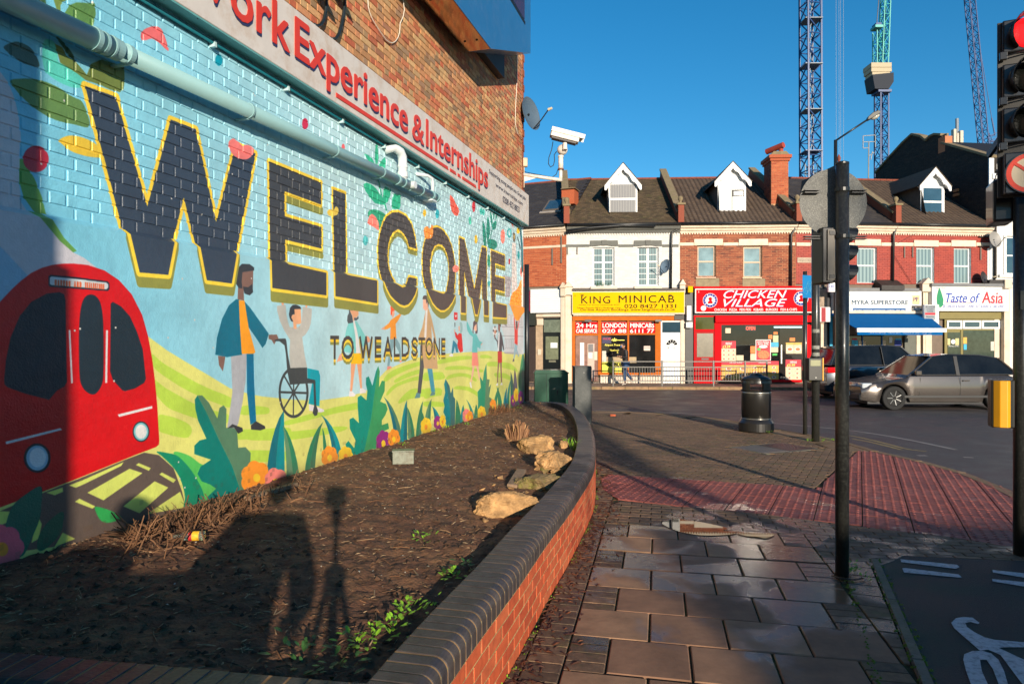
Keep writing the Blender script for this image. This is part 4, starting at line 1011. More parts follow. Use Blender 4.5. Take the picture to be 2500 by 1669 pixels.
# planter: soil, kerb wall
outer = [(-0.50,2.0),(-0.35,2.2),(-0.245,2.61),(-0.143,3.018),(0.038,3.69),(0.215,4.4),(0.43,5.21),(0.60,5.90),(0.73,6.45),(0.85,7.05),(0.98,8.0),(1.09,9.0),(1.17,10.0),(1.225,11.0),(1.25,11.9),(1.235,12.7),(1.19,13.4),(1.08,13.9),(0.85,14.17),(0.55,14.22),(0.15,14.22)]
def resample(pts, step):
 P_ = [Vector(p) for p in smooth_open(pts)]
 out = [P_[0]]; acc = 0
 for a, b in zip(P_[:-1], P_[1:]):
  L = (b-a).length; t = step-acc
  while t <= L:
   out.append(a+(b-a)*(t/L)); t += step
  acc = (acc+L) % step
 return out
def smooth_open(p, n=8):
 out = []
 p = [p[0]] + list(p) + [p[-1]]
 for i in range(1, len(p)-2):
  a, b, c, d = (np.array(p[i+k]) for k in (-1,0,1,2))
  for j in range(n):
   t = j/n; out.append(tuple(0.5*((2*b)+(-a+c)*t+(2*a-5*b+4*c-d)*t*t+(-a+3*b-3*c+d)*t**3)))
 out.append(tuple(p[-2])); return out
outer_d = smooth_open(outer)
def offs(pts, d):
 out = []
 for i, p in enumerate(pts):
  a = Vector(pts[max(i-1,0)]); b = Vector(pts[min(i+1,len(pts)-1)]); t = (b-a).normalized(); n = Vector((-t.y, t.x))
  out.append(Vector(p)+n*d)
 return out
WT = 0.225
inner_d = offs(outer_d, WT)
pw = thing('planter_wall', 'low curved orange brick planter wall with a dark bullnose brick coping', 'wall', (0,0,0))
def ny(x): return 2.444-(x+2.0)*0.169
NA = -math.atan(0.169)
mc = MB()
def ribbon(mb, A, B, z0, z1):
 n = len(A)
 vs = [(p[0],p[1],z0) for p in A]+[(p[0],p[1],z1) for p in A]+[(p[0],p[1],z0) for p in B]+[(p[0],p[1],z1) for p in B]
 fs = []
 for i in range(n-1):
  fs += [(i,i+1,n+i+1,n+i),(2*n+i+1,2*n+i,3*n+i,3*n+i+1),(n+i,n+i+1,3*n+i+1,3*n+i)]
 return mb.add(vs, fs)
ribbon(mc, offs(outer_d, 0.0035), offs(outer_d, WT-0.012), -0.1, 0.44)
ribbon(mc, [(-3.9,ny(-3.9)+.005),(-0.35,ny(-.35)+.005)], [(-3.9,ny(-3.9)+.22),(-0.35,ny(-.35)+.22)], -0.1, 0.44)
part('mortar_core', mc, P('green_grey_mortar', (196,170,112), rough=0.95, var=0.3, scale=20, bump=0.6, bscale=120, dirt=(84,100,48), dirt_amt=0.5, dirt_scale=6), pw)
M_OR = BR('orange_facing_brick', [(204,88,48),(214,100,58),(190,78,44),(216,114,70),(206,94,54)], rough=0.62, var=0.16, gain=0.85, coarse=18, bump=0.3)
M_COP = BR('blue_black_coping_brick', [(72,66,64),(82,74,70),(68,64,66),(88,78,70)], rough=0.42, var=0.25, gain=0.95, coarse=12, bump=0.7, wet=(2.2,0.5), spec=0.3)
items = []
pts = resample(outer, 0.225)
for r in range(5):
 off = 0.5 if r % 2 else 0.0
 for i in range(len(pts)-1):
  a = pts[i].lerp(pts[i+1], off); b = pts[i+1].lerp(pts[min(i+2,len(pts)-1)], off)
  m_ = (a+b)/2; t = (b-a)
  if t.length < 0.1: continue
  ang = math.atan2(t.y, t.x)
  Mb = Matrix.Translation((m_.x, m_.y, 0.0+0.0375+r*0.075-0.01)) @ Matrix.Rotation(ang, 4, 'Z')
  items.append((0,0,t.length-0.010, Mb))
 for i in range(14):
  x = -3.7+i*0.225+(0.11 if r % 2 else 0)
  if x > -0.5: continue
  Mb = Matrix.Translation((x, ny(x), 0.0375+r*0.075-0.01)) @ Matrix.Rotation(NA, 4, 'Z')
  items.append((0,0,0.215,Mb))
laid(pw, 'brick', items, M_OR, 0.066, 0.05, 0.0025, limit=300, jit=0.002)
def cope_mesh(w, mat):
 mb = MB(); h0, h1 = 0.365, 0.48; r = 0.055; prof = []
 prof.append((0.0, h0))
 for i in range(7):
  a = math.pi - (math.pi/2)*i/6
  prof.append((r + r*math.cos(a), h1-r + r*math.sin(a)))
 prof += [(WT-0.008, h1), (WT, h1-0.008), (WT, h0)]
 n = len(prof)
 vs = [(-w/2, y, z) for y, z in prof] + [(w/2, y, z) for y, z in prof]
 fs = [tuple(range(n)), tuple(range(2*n-1, n-1, -1))] + [(i, i+n, (i+1) % n + n, (i+1) % n) for i in range(n)]
 mb.add(vs, fs)
 me = mb.mesh('coping_brick', mat)
 return me
cm = cope_mesh(0.066, M_COP)
cbm = bmesh.new(); cbm.from_mesh(cm); bmesh.ops.bevel(cbm, geom=[e for e in cbm.edges if len(e.link_faces)==2 and e.calc_face_angle(0) > 1.0], offset=0.003, segments=1, affect='EDGES'); cbm.to_mesh(cm); cbm.free()
for p_ in cm.polygons: p_.use_smooth = False
pts = resample(outer, 0.0755)
for i in range(len(pts)-1):
 a, b = pts[i], pts[i+1]; t = b-a; m_ = (a+b)/2
 if m_.y < 2.16: continue
 o = link('coping_brick', cm, pw); j = (rng.random()-.5)*0.0022
 o.matrix_local = Matrix.Translation((m_.x, m_.y, j)) @ Matrix.Rotation(math.atan2(t.y, t.x)+(rng.random()-.5)*0.03, 4, 'Z')
for i in range(46):
 x = -0.42-i*0.0755
 o = link('coping_brick', cm, pw); o.matrix_local = Matrix.Translation((x, ny(x), (rng.random()-.5)*0.004)) @ Matrix.Rotation(NA, 4, 'Z')
mcp = MB(); OD = outer_d; rings = []
prof = [(0.002,0.366)] + [(0.055+0.0522*math.cos(math.pi-(math.pi/2)*i/6), 0.425+0.0522*math.sin(math.pi-(math.pi/2)*i/6)) for i in range(7)] + [(WT-0.003,0.4772),(WT-0.003,0.366)]
Rg = [offs(OD, y) for y, z in prof]; n_ = len(prof); L_ = len(OD)
vs = [(Rg[k][i].x, Rg[k][i].y, prof[k][1]) for i in range(L_) for k in range(n_)]
fs = [(i*n_+k, (i+1)*n_+k, (i+1)*n_+k+1, i*n_+k+1) for i in range(L_-1) for k in range(n_-1)]
mcp.add(vs, fs)
nd = [(-3.9,ny(-3.9)),(-0.36,ny(-.36))]; Rg = [offs(nd, y) for y, z in prof]
vs = [(Rg[k][i].x, Rg[k][i].y, prof[k][1]) for i in range(2) for k in range(n_)]
mcp.add(vs, [(k, n_+k, n_+k+1, k+1) for k in range(n_-1)])
part('coping_mortar', mcp, P('tan_joint_mortar', (176,134,88), rough=0.9, var=0.3, scale=12, dirt=(90,92,50), dirt_amt=0.4, dirt_scale=8), pw)
def inside_poly(x, y, poly):
 c = False; n = len(poly); j = n-1
 for i in range(n):
  xi, yi = poly[i][0], poly[i][1]; xj, yj = poly[j][0], poly[j][1]
  if (yi > y) != (yj > y) and x < (xj-xi)*(y-yi)/(yj-yi)+xi: c = not c
  j = i
 return c
from mathutils import noise as mn
inr = offs(outer_d, WT-0.03)
def wallx(y): return -3.84+0.297*y + 0.04
def soil_z(x, y):
 t = (x-wallx(y)) / max(0.3, innx(y)-wallx(y))
 z = 0.515 - 0.015*(y/13.0) - 0.135*max(0, t)**1.5
 z += 0.02*mn.fractal(Vector((x*1.3,y*1.3,0)),1,2,4) + 0.014*mn.noise(Vector((x*9,y*9,3))) + 0.010*mn.noise(Vector((x*31,y*31,5))) + 0.004*mn.noise(Vector((x*70,y*70,9)))
 return z
def innx(y):
 best = None
 if y > 14.0: return 0.4
 for a, b in zip(inr[:-1], inr[1:]):
  if a.y <= y <= b.y: return a.x+(b.x-a.x)*(y-a.y)/max(b.y-a.y,1e-6)
 return -0.5
ys_ = []; y = 2.36
while y < 14.1: ys_.append(y); y += 0.016*max(1.0, y/3.0)
NX = 190
sv = [];
for y in ys_:
 xa = wallx(y)-0.05; xb = innx(y)+0.02
 for i in range(NX+1):
  x = xa+(xb-xa)*i/NX
  sv.append((x, y, soil_z(x, y)))
sf = [(r*(NX+1)+i, r*(NX+1)+i+1, (r+1)*(NX+1)+i+1, (r+1)*(NX+1)+i) for r in range(len(ys_)-1) for i in range(NX)]
M_SOIL = P('damp_soil', (116,78,54), rough=0.9, var=0.45, scale=9, bump=0.9, bscale=60, gain=0.75, dirt=(160,118,78), dirt_amt=0.5, dirt_scale=4)
so = struct('soil_bed', MB().add(sv, sf), M_SOIL, smooth=True)
# things lying in the bed
def soil_pt(px, py):
 z = 0.45
 for _ in range(6):
  x, y = ground(px, py, z); z = soil_z(x, y)
 return Vector((x, y, z))
M_CHIP = BR('wood_chip', [(120,84,54),(90,62,42),(160,122,84),(72,50,36),(196,164,124),(110,74,46)], rough=0.85, var=0.2, gain=0.8, bump=0.2)
def sliver(mb, p, L, w, ang, tilt, h=0.004):
 d = Vector((math.cos(ang)*math.cos(tilt), math.sin(ang)*math.cos(tilt), math.sin(tilt))); s = Vector((-math.sin(ang), math.cos(ang), 0))
 a = p-d*L/2; b = p+d*L/2; up_ = Vector((0,0,h))
 mb.add([a-s*w/2, b-s*w/3, b+s*w/3, a+s*w/2, (a+b)/2+up_], [(0,1,4),(1,2,4),(2,3,4),(3,0,4)])
mb = MB()
for i in range(9000):
 y = 2.4+ (rng.random()**1.3)*11.5; xa, xb = wallx(y), innx(y)-0.02
 t = rng.random();
 if rng.random() < 0.35: t = t*t
 x = xa+(xb-xa)*t
 if mn.noise(Vector((x*1.7,y*1.7,8))) < -0.12 and rng.random() < 0.75: continue
 L = rng.uniform(0.012, 0.05)*(1 if rng.random() < 0.9 else 2.2)
 sliver(mb, Vector((x,y,soil_z(x,y)+0.004)), L, rng.uniform(0.004,0.012), rng.uniform(0,math.pi), rng.uniform(-0.25,0.25))
tag(part('wood_chips', mb, M_CHIP, None), 'wood chips, bark and twigs littering the soil of the bed', 'wood chips', kind='stuff')
mb = MB()
for i in range(420):
 y = 2.5+rng.random()*11; x = wallx(y)+rng.random()*(innx(y)-wallx(y)-0.05)
 p = Vector((x,y,soil_z(x,y)+0.004)); s_ = rng.uniform(0.004,0.012)
 mb.add([p+Vector((rng.uniform(-1,1)*s_, rng.uniform(-1,1)*s_, rng.uniform(0,1)*s_)) for _ in range(4)], [(0,1,2),(0,2,3),(0,3,1),(1,3,2)])
tag(part('pale_grit', mb, P('pale_grit', (190,184,170), var=0.3), None), 'pale grit and paper flecks scattered on the soil', 'grit', kind='stuff')
mb = MB()
for i in range(1500):
 y = 2.5+(rng.random()**1.4)*10; x = wallx(y)+rng.random()*(innx(y)-wallx(y)-0.03); s_ = rng.uniform(0.006,0.022); c = Vector((x,y,soil_z(x,y)+s_*.2))
 pts = [c+Vector((s_*math.cos(k*1.257)*rng.uniform(.7,1.2), s_*math.sin(k*1.257)*rng.uniform(.7,1.2), 0)) for k in range(5)]+[c+Vector((rng.uniform(-.3,.3)*s_,rng.uniform(-.3,.3)*s_,s_*rng.uniform(.4,.9)))]
 mb.add(pts, [(k,(k+1)%5,5) for k in range(5)])
tag(part('soil_clods', mb, BR('clod', [(92,64,46),(70,50,36),(118,84,58),(60,42,32)], gain=0.85, rough=.95), None), 'loose clods and crumbs of soil over the bed', 'soil', kind='stuff')
mb = MB()
for i in range(520):
 y = 2.5+(rng.random()**1.3)*10; x = wallx(y)+(rng.random()**1.5 if i % 2 else rng.random())*(innx(y)-wallx(y)-0.1); a = rng.uniform(0,6.28); L = rng.uniform(.03,.14)
 pts = []
 for k in (-.5,0,.5): xx3 = x+L*k*math.cos(a)+(.008*rng.uniform(-1,1)); yy3 = y+L*k*math.sin(a); pts.append((xx3, yy3, soil_z(xx3,yy3)+rng.uniform(.002,.010)))
 mb.tube(pts, rng.uniform(.0012,.003), 4, cap=False)
tag(part('fallen_twigs', mb, BR('pale_twig', [(170,122,80),(134,90,58),(100,66,44),(190,150,108)], gain=0.8), None), 'thin fallen twigs scattered over the soil of the bed', 'twigs', kind='stuff')
M_TWIG = BR('cut_twig', [(134,92,60),(96,64,42),(164,118,80),(74,50,34)], rough=0.85, gain=0.75, bump=0.2)
mb = MB()
for i in range(600):
 px = rng.gauss(490, 80) if i < 380 else rng.uniform(300, 760);
 py0 = 1208 + (640-px)*0.30
 py = py0 + abs(rng.gauss(0, 38)) if i < 380 else py0+abs(rng.gauss(0,16))
 if px < 150 or px > 800: continue
 p = soil_pt(px, max(py, 1190));
 p.x = max(p.x, wallx(p.y)+0.08)
 if p.x > wallx(p.y)+0.75: continue
 L = rng.uniform(0.05, 0.20); a = rng.uniform(0, 6.28); el = rng.uniform(-0.1, 1.3) if rng.random() < 0.55 else rng.uniform(-0.1,0.3)
 d = Vector((math.cos(a)*math.cos(el), math.sin(a)*math.cos(el), math.sin(el)))
 q = p + d*L; q.x = max(q.x, wallx(q.y)+0.02); m = (p+q)/2 + Vector((rng.uniform(-.015,.015), rng.uniform(-.015,.015), rng.uniform(0,.02)))
 r = rng.uniform(0.0018,0.006)
 mb.tube([p, m, q], [r, r*0.9, r*0.7], 5)
tag(part('cut_twigs', mb, M_TWIG, None), 'tangled heap of cut brown twigs against the foot of the mural', 'twigs', kind='stuff')
def leafmat(name, c): return P(name, c, rough=0.5, var=0.35, scale=30, gain=0.9)
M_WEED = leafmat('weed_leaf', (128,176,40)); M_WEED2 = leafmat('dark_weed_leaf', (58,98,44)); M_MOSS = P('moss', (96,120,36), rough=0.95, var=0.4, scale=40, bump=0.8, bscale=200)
def leafclump(mb, c, n, size, spread, h=0.06):
 for i in range(n):
  a = rng.uniform(0,6.28); rr = abs(rng.gauss(0, spread)); b = c+Vector((math.cos(a)*rr, math.sin(a)*rr, rng.uniform(0.0,h)))
  L = size*rng.uniform(0.6,1.3); w = L*0.45; el = rng.uniform(0.1,1.0); aa = a+rng.uniform(-.8,.8)
  d = Vector((math.cos(aa)*math.cos(el), math.sin(aa)*math.cos(el), math.sin(el))); s = Vector((-math.sin(aa), math.cos(aa), 0)); dn = Vector((0,0,-L*0.18))
  mb.add([b, b+d*L*0.35+s*w/2, b+d*L*0.75+s*w*0.4+dn*0.4, b+d*L+dn, b+d*L*0.75-s*w*0.4+dn*0.4, b+d*L*0.35-s*w/2, b+d*L*0.5-Vector((0,0,L*0.05))], [(0,1,6),(1,2,6),(2,3,6),(3,4,6),(4,5,6),(5,0,6)])
def weed(label, spots, mat, size=0.035, n=26, spread=0.05, group=None):
 for i, (px, py, lab) in enumerate(spots):
  p = soil_pt(px, py); mb = MB(); leafclump(mb, Vector((0,0,0)), n, size, spread)
  solo('weed', mb, mat, lab, 'plant', loc=p, group=group)
weed('', [(870,1575,'bright green leafy weed at the near corner of the planter'),(905,1560,'low bright weed between two others by the coping, near corner'),(958,1555,'large bright green weed beside the near coping'),
  (985,1505,'round-leaved weed in front of the coping shadow'),(1020,1500,'dark edged weed tight against the inner coping brick'),(1105,1415,'green weed halfway along the inner side of the coping')], M_WEED, 0.036, 26, 0.06)
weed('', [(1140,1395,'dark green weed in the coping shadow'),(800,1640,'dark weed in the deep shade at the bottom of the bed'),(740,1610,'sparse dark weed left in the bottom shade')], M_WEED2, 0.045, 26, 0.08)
weed('', [(1060,1055,'small green weed at the mural foot below the yellow flowers'),(1095,1046,'small green weed at the mural foot, next to last'),(1140,1038,'tiny green weed at the mural foot under the pink flowers'),
  (1040,1318,'single light green weed in the open soil'),(985,1092,'flat green weed growing on the metal box by the wall'),(1262,1000,'yellow-green weed where the mural meets the far coping')], M_WEED, 0.03, 24, 0.06)
def grass(mb, c, n, h, spread):
 for i in range(n):
  a = rng.uniform(0,6.28); r = rng.uniform(0,spread); b = c+Vector((math.cos(a)*r, math.sin(a)*r, 0)); aa = rng.uniform(0,6.28); L = h*rng.uniform(.5,1.2)
  s = Vector((-math.sin(aa), math.cos(aa),0))*0.003; t = b+Vector((math.cos(aa)*L*.6, math.sin(aa)*L*.6, L*.8)); m = b+Vector((math.cos(aa)*L*.2, math.sin(aa)*L*.2, L*.6))
  mb.add([b-s, b+s, m+s, m-s, t], [(0,1,2,3),(3,2,4)])
for px, py, lab in ((1385,1092,'tuft of long grass between the rubble and the coping'),(1404,1100,'thin grass blades leaning on the curved coping')):
 mb = MB(); grass(mb, Vector((0,0,0)), 26, 0.16, 0.07); solo('grass_tuft', mb, M_WEED, lab, 'grass', loc=soil_pt(px, py))
for px, py, w, lab in ((1228,1006,0.28,'cut back brown shrub at the far end of the mural'),(1205,1012,0.16,'small cut back shrub left of the larger one')):
 p = soil_pt(px, py); mb = MB()
 for i in range(70):
  a = rng.uniform(0,6.28); r = rng.uniform(0,w*.6); b = Vector((math.cos(a)*r*1.2, math.sin(a)*r*.6, 0)); mb.tube([b, b+Vector((rng.uniform(-.06,.06), rng.uniform(-.06,.06), rng.uniform(.05,.17)))], [0.005,0.003], 4)
 t = thing('cut_shrub', lab, 'shrub', p)
 part('stems', mb, M_TWIG, t); mb = MB(); leafclump(mb, Vector((0,0,0.03)), 30, 0.025, w*0.5); part('leaves', mb, M_WEED2, t)
p = soil_pt(1262, 1076); mb = MB()
for i in range(90):
 a = rng.uniform(0,6.28); r = rng.uniform(0,0.11); b = Vector((math.cos(a)*r, math.sin(a)*r*.7, 0)); sp = rng.uniform(1.1,1.7); h = rng.uniform(.14,.28)*(1-r*2)
 q = Vector((b.x*sp, b.y*sp, h)); mb.tube([b, (b+q)/2+Vector((rng.uniform(-.015,.015),0,0)), q], [0.017,0.014,0.010], 5)
tst = thing('tree_stump', 'spiky cut-back stump standing in the middle of the far soil', 'stump', p)
part('shoots', mb, BR('stump_wood', [(206,158,104),(160,112,72),(120,80,52),(190,140,96)], gain=0.8), tst)
mb = MB();
for i in range(14):
 a = rng.uniform(0,6.28); mb.tube([Vector((0,0,0.04)), Vector((math.cos(a)*.16, math.sin(a)*.13, 0.0))], [0.03,0.012], 6)
part('roots', mb, MATS['stump_wood'], tst)
M_RUB = P('rubble_concrete', (196,152,100), rough=0.9, var=0.5, scale=14, bump=1.0, bscale=55, dirt=(110,84,56), dirt_amt=0.6, dirt_scale=9)
M_RUBM = P('mossy_rubble', (140,116,78), rough=0.95, var=0.35, scale=14, bump=1.0, bscale=55, dirt=(112,120,34), dirt_amt=0.9, dirt_scale=6)
def rock(sx, sy, sz, seed, cuts=5, rough=0.16):
 bm = bmesh.new(); bmesh.ops.create_icosphere(bm, subdivisions=5, radius=1.0)
 r2 = random.Random(seed); pls = []
 for i in range(cuts+3):
  n = Vector((r2.gauss(0,1), r2.gauss(0,1), r2.gauss(0,.8))).normalized(); pls.append((n, r2.uniform(.55,.8)))
 for v in bm.verts:
  for n, d in pls:
   k = v.co.dot(n)
   if k > d: v.co -= n*(k-d)*0.9
  v.co = Vector([math.copysign(abs(k)**0.65, k) for k in v.co])*0.85
  v.co *= 1+rough*mn.fractal(v.co*2.2+Vector((seed*3.1,0,0)),1,2,5)+0.07*mn.noise(v.co*9+Vector((seed,0,0)))+0.04*mn.noise(v.co*21)
  v.co = Vector((v.co.x*sx, v.co.y*sy, v.co.z*sz))
 me = bpy.data.meshes.new('rock'); bm.to_mesh(me); bm.free(); return me
for px, py, sx, sy, sz, rz, mt, lab in (
 (1308,1105,.20,.13,.12,0.1,M_RUB,'rounded lump of tan rubble, farthest of the big pieces'),
 (1348,1142,.13,.24,.11,-0.55,M_RUB,'tall broken rubble chunk leaning beside the coping'),
 (1322,1188,.12,.17,.07,-0.6,M_RUBM,'flat rubble piece with a green moss cap'),
 (1282,1188,.09,.08,.05,0.2,M_RUBM,'small moss covered stone left of the flat piece'),
 (1376,1095,.06,.05,.05,0.4,M_RUB,'fist-sized stone beside the grass tuft'),
 (1360,1160,.06,.05,.035,0.8,M_RUB,'small rubble fragment below the tall chunk'),
 (1331,1150,.05,.05,.03,0.1,M_RUBM,'mossy pebble wedged under the tall chunk'),
 (1238,1250,.23,.11,.105,0.25,M_RUB,'long broken slab of tan rubble, nearest to the camera')):
 sx, sy, sz = sx*1.3, sy*1.25, sz*1.25; me = rock(sx, sy, sz, int(px)); me.materials.append(mt); p = soil_pt(px, py)
 o = link('rubble', me, None, (p.x, p.y, p.z+sz*0.45), (rng.uniform(-.15,.15), rng.uniform(-.1,.1), rz)); tag(o, lab, 'rubble', 'broken rubble by the coping')
mb = MB()
for i in range(70):
 p = soil_pt(rng.choice((1240,1290,1330,1360))+rng.gauss(0,26), rng.uniform(1110,1275))
 if p.x > innx(p.y)-.03: continue
 s_ = rng.uniform(.008,.035); q = [p+Vector((s_*rng.uniform(-1,1), s_*rng.uniform(-1,1), s_*rng.uniform(-.3,1))) for _ in range(8)]
 bm = bmesh.new(); [bm.verts.new(v) for v in q]; bmesh.ops.convex_hull(bm, input=bm.verts[:]); bm.verts.index_update()
 mb.add([v.co.copy() for v in bm.verts], [tuple(v.index for v in f_.verts) for f_ in bm.faces]); bm.free()
tag(part('rubble_bits', mb, M_RUB, None), 'small chips of rubble scattered between the larger pieces by the coping', 'rubble', kind='stuff')
M_PLK = P('weathered_plank', (150,122,96), rough=0.85, var=0.3, scale=20, bump=0.5)
p = soil_pt(1262,1175); solo('wood_plank', MB().box(-.045,-.30,0,.045,.30,.03), M_PLK, 'grey offcut of plank lying beside the moss stones', 'plank', loc=p+Vector((0,0,0.03)), rot=(0.05,0.08,-0.15), bevel=0.003)
pa, pb_ = soil_pt(592,1222), soil_pt(712,1188)
dd = pb_-pa; p0_ = pa+Vector((0.03,0,0.02))
solo('timber_strip', MB().bar((0,0,0), dd+Vector((0.0,0,0)), 0.05, 0.03), M_PLK, 'long timber strip lying along the foot of the mural', 'timber', loc=p0_)
p = soil_pt(985,1128)
bx = thing('metal_box', 'small galvanised metal box with a round hole at the foot of the mural', 'box', p, 0.12)
MG = P('galvanised', (128,132,118), rough=0.45, metal=0.4, var=0.25, scale=25, dirt=(90,70,48), dirt_amt=0.6, dirt_scale=14)
part('case', MB().box(-.105,-.07,0,.105,.07,.12), MG, bx, bevel=0.004); part('lid', MB().box(-.11,-.075,.121,.11,.075,.135), MG, bx, bevel=0.002)
part('hole', MB().tube([(-.045,-.072,.05),(-.045,-.0705,.05)], 0.022, 14), P('hole_dark',(16,14,12)), bx); part('hole_rim', MB().tube([(-.045,-.0745,.05),(-.045,-.0725,.05)], 0.027, 14), MG, bx)
p = soil_pt(462,1322)
bt = thing('glass_bottle', 'clear glass bottle with a yellow and red label lying among the twigs', 'bottle', p+Vector((0,0,.035)), 0.15)
Mx = Matrix.Rotation(R(90),4,'Y')
part('glass', MB().lathe([(0.001,-.09),(.027,-.09),(.028,-.08),(.028,.0),(.024,.03),(.012,.055),(.011,.09),(.001,.09)], 18, M=Mx.inverted()), P('bottle_glass',(220,232,220), rough=0.05, trans=0.85, var=0.0), bt, smooth=True)
part('label', MB().lathe([(.0285,-.06),(.0285,-.02)], 18, M=Mx.inverted()), P('bottle_label',(236,180,40), var=0.5, scale=40), bt); part('label_band', MB().lathe([(.0286,-.018),(.0286,.0)], 18, M=Mx.inverted()), P('label_red',(190,40,40)), bt)
# pavement
M_JOINT = P('mossy_joint', (44,46,22), rough=0.95, var=0.5, scale=6, bump=1.0, bscale=90, gain=0.7, dirt=(96,116,26), dirt_amt=0.55, dirt_scale=3)
kerb_px = [(1450,1003),(1520,1004),(1600,1008),(1700,1015),(1780,1025),(1850,1036),(1930,1052),(2000,1064),(2060,1076),(2101,1090),(2166,1106),(2257,1126),(2347,1150),(2410,1172),(2478,1203)]
kerb = [ground(*p) for p in kerb_px]
kerb = [(-6.0,17.6),(-1.0,17.4)] + kerb + [(5.25,6.3),(4.9,5.0),(4.6,3.0),(4.4,-6.0)]
ks = smooth_open(kerb, 6)
ksv = [Vector(p) for p in ks]
kin = offs(ks, -0.13)                 # pavement side of the kerb (right of travel)
kflag = offs(ks, -0.62)
pave_poly = [tuple(p) for p in kin] + [(-6,-6),(-6,2.0),(-3.5,2.2)]
base = MB(); pz0 = -0.012
def polyface(mb, poly, z):
 from mathutils.geometry import tessellate_polygon
 tri = tessellate_polygon([[Vector((p[0],p[1],0)) for p in poly]])
 mb.add([(p[0],p[1],z) for p in poly], [tuple(t) for t in tri]); return mb
polyface(base, [tuple(p) for p in kin] + [(-7,-6),(-7,17.4)], pz0)
pav = struct('pavement', base, M_JOINT)
def clip(poly, rect):
 """Sutherland-Hodgman: polygon clipped by a convex rect (ccw)"""
 out = list(poly)
 for i in range(len(rect)):
  ax, ay = rect[i]; bx, by = rect[(i+1) % len(rect)]
  inp = out; out = []
  if not inp: break
  def side(p): return (bx-ax)*(p[1]-ay)-(by-ay)*(p[0]-ax)
  for j in range(len(inp)):
   p, q = inp[j], inp[(j+1) % len(inp)]; sp, sq = side(p), side(q)
   if sp >= 0: out.append(p)
   if (sp >= 0) != (sq >= 0):
    t = sp/(sp-sq); out.append((p[0]+(q[0]-p[0])*t, p[1]+(q[1]-p[1])*t))
 return out
def area(p): return 0.5*sum(p[i][0]*p[(i+1) % len(p)][1]-p[(i+1) % len(p)][0]*p[i][1] for i in range(len(p)))
def bev_prism(mb, poly, z0, z1, b):
 if area(poly) < 0: poly = poly[::-1]
 n = len(poly); c = Vector((sum(p[0] for p in poly)/n, sum(p[1] for p in poly)/n))
 top = []
 for p in poly:
  v = Vector(p)-c; L = v.length; top.append(c+v*max(0.2,(L-b*1.4)/max(L,1e-6)))
 vs = [(p[0],p[1],z0) for p in poly]+[(p[0],p[1],z1-b) for p in poly]+[(p.x,p.y,z1) for p in top]
 fs = [tuple(range(2*n,3*n))]
 for k in (0, n):
  for i in range(n):
   j = (i+1) % n; fs.append((k+i,k+j,k+n+j,k+n+i))
 mb.add(vs, fs)
def tiles(poly, ang, ou, ov, du, dv, bond, gap, name, mat, limit=300, bev=0.004, top=0.0, jz=0.002, jr=0.004, domes=None, kindname=None, skip=None, minfrac=0.12):
 """lay du x dv units over a region (grid turned by ang), bond: row shift fraction"""
 ca, sa = math.cos(ang), math.sin(ang)
 U = [(x*ca+y*sa, -x*sa+y*ca) for x, y in poly]
 if area(U) < 0: U = U[::-1]
 u0, u1 = min(p[0] for p in U), max(p[0] for p in U); v0, v1 = min(p[1] for p in U), max(p[1] for p in U)
 cells = []
 for r in range(int(math.floor((v0-ov)/dv)), int(math.ceil((v1-ov)/dv))+1):
  sh = (r % 2)*bond*du
  for c in range(int(math.floor((u0-ou)/du))-1, int(math.ceil((u1-ou)/du))+1):
   a, b = ou+c*du+sh, ov+r*dv
   if a > u1 or a+du < u0 or b > v1 or b+dv < v0: continue
   rect = [(a+gap/2,b+gap/2),(a+du-gap/2,b+gap/2),(a+du-gap/2,b+dv-gap/2),(a+gap/2,b+dv-gap/2)]
   cl = clip(U, rect)
   if len(cl) < 3: continue
   fr = abs(area(cl))/((du-gap)*(dv-gap))
   if fr < minfrac: continue
   cu, cv = a+du/2, b+dv/2; wx, wy = cu*ca-cv*sa, cu*sa+cv*ca
   if skip and skip(wx, wy): continue
   cells.append((math.hypot(wx, wy), fr, cl, cu, cv, wx, wy))
 cells.sort(key=lambda c: c[0] if (c[6] > 1 and abs(c[5]/c[6]) < 0.8) else 1000+c[0])
 whole = None; rest = MB()
 for i, (d_, fr, cl, cu, cv, wx, wy) in enumerate(cells):
  full = fr > 0.985
  tilt = Euler(((rng.random()-.5)*jr, (rng.random()-.5)*jr, ang+(rng.random()-.5)*jr)); zz = (rng.random()-.5)*jz
  Mt = Matrix.Translation((wx, wy, zz)) @ tilt.to_matrix().to_4x4()
  loc = [(p[0]-cu, p[1]-cv) for p in cl] if not full else [(-du/2+gap/2,-dv/2+gap/2),(du/2-gap/2,-dv/2+gap/2),(du/2-gap/2,dv/2-gap/2),(-du/2+gap/2,dv/2-gap/2)]
  if full and whole is not None: me = whole
  else:
   mbt = MB(); bev_prism(mbt, loc, -0.03, top, bev)
   if domes:
    nd_, rr_ = domes; st_ = du/nd_
    for iu in range(nd_):
     for iv in range(nd_):
      x, y = -du/2+st_*(iu+.5), -dv/2+st_*(iv+.5)
      if full or inside_poly(x, y, loc):
       mbt.lathe([(rr_,-0.001),(rr_*0.92,0.003),(rr_*0.62,0.0055)], 8, (x,y,top))
   if i < limit or full: me = mbt.mesh(name, mat)
   if full: whole = me
   if not full and i >= limit:
    rest.add([Mt @ Vector(v) for v in mbt.v], mbt.f); continue
  if i < limit:
   o = link(name, me, pav); o.matrix_local = Mt
  else:
   rest.add([Mt @ v.co for v in me.vertices], [tuple(p.vertices) for p in me.polygons])
 if rest.v: part(kindname or name+'s', rest, mat, pav, kind='stuff')
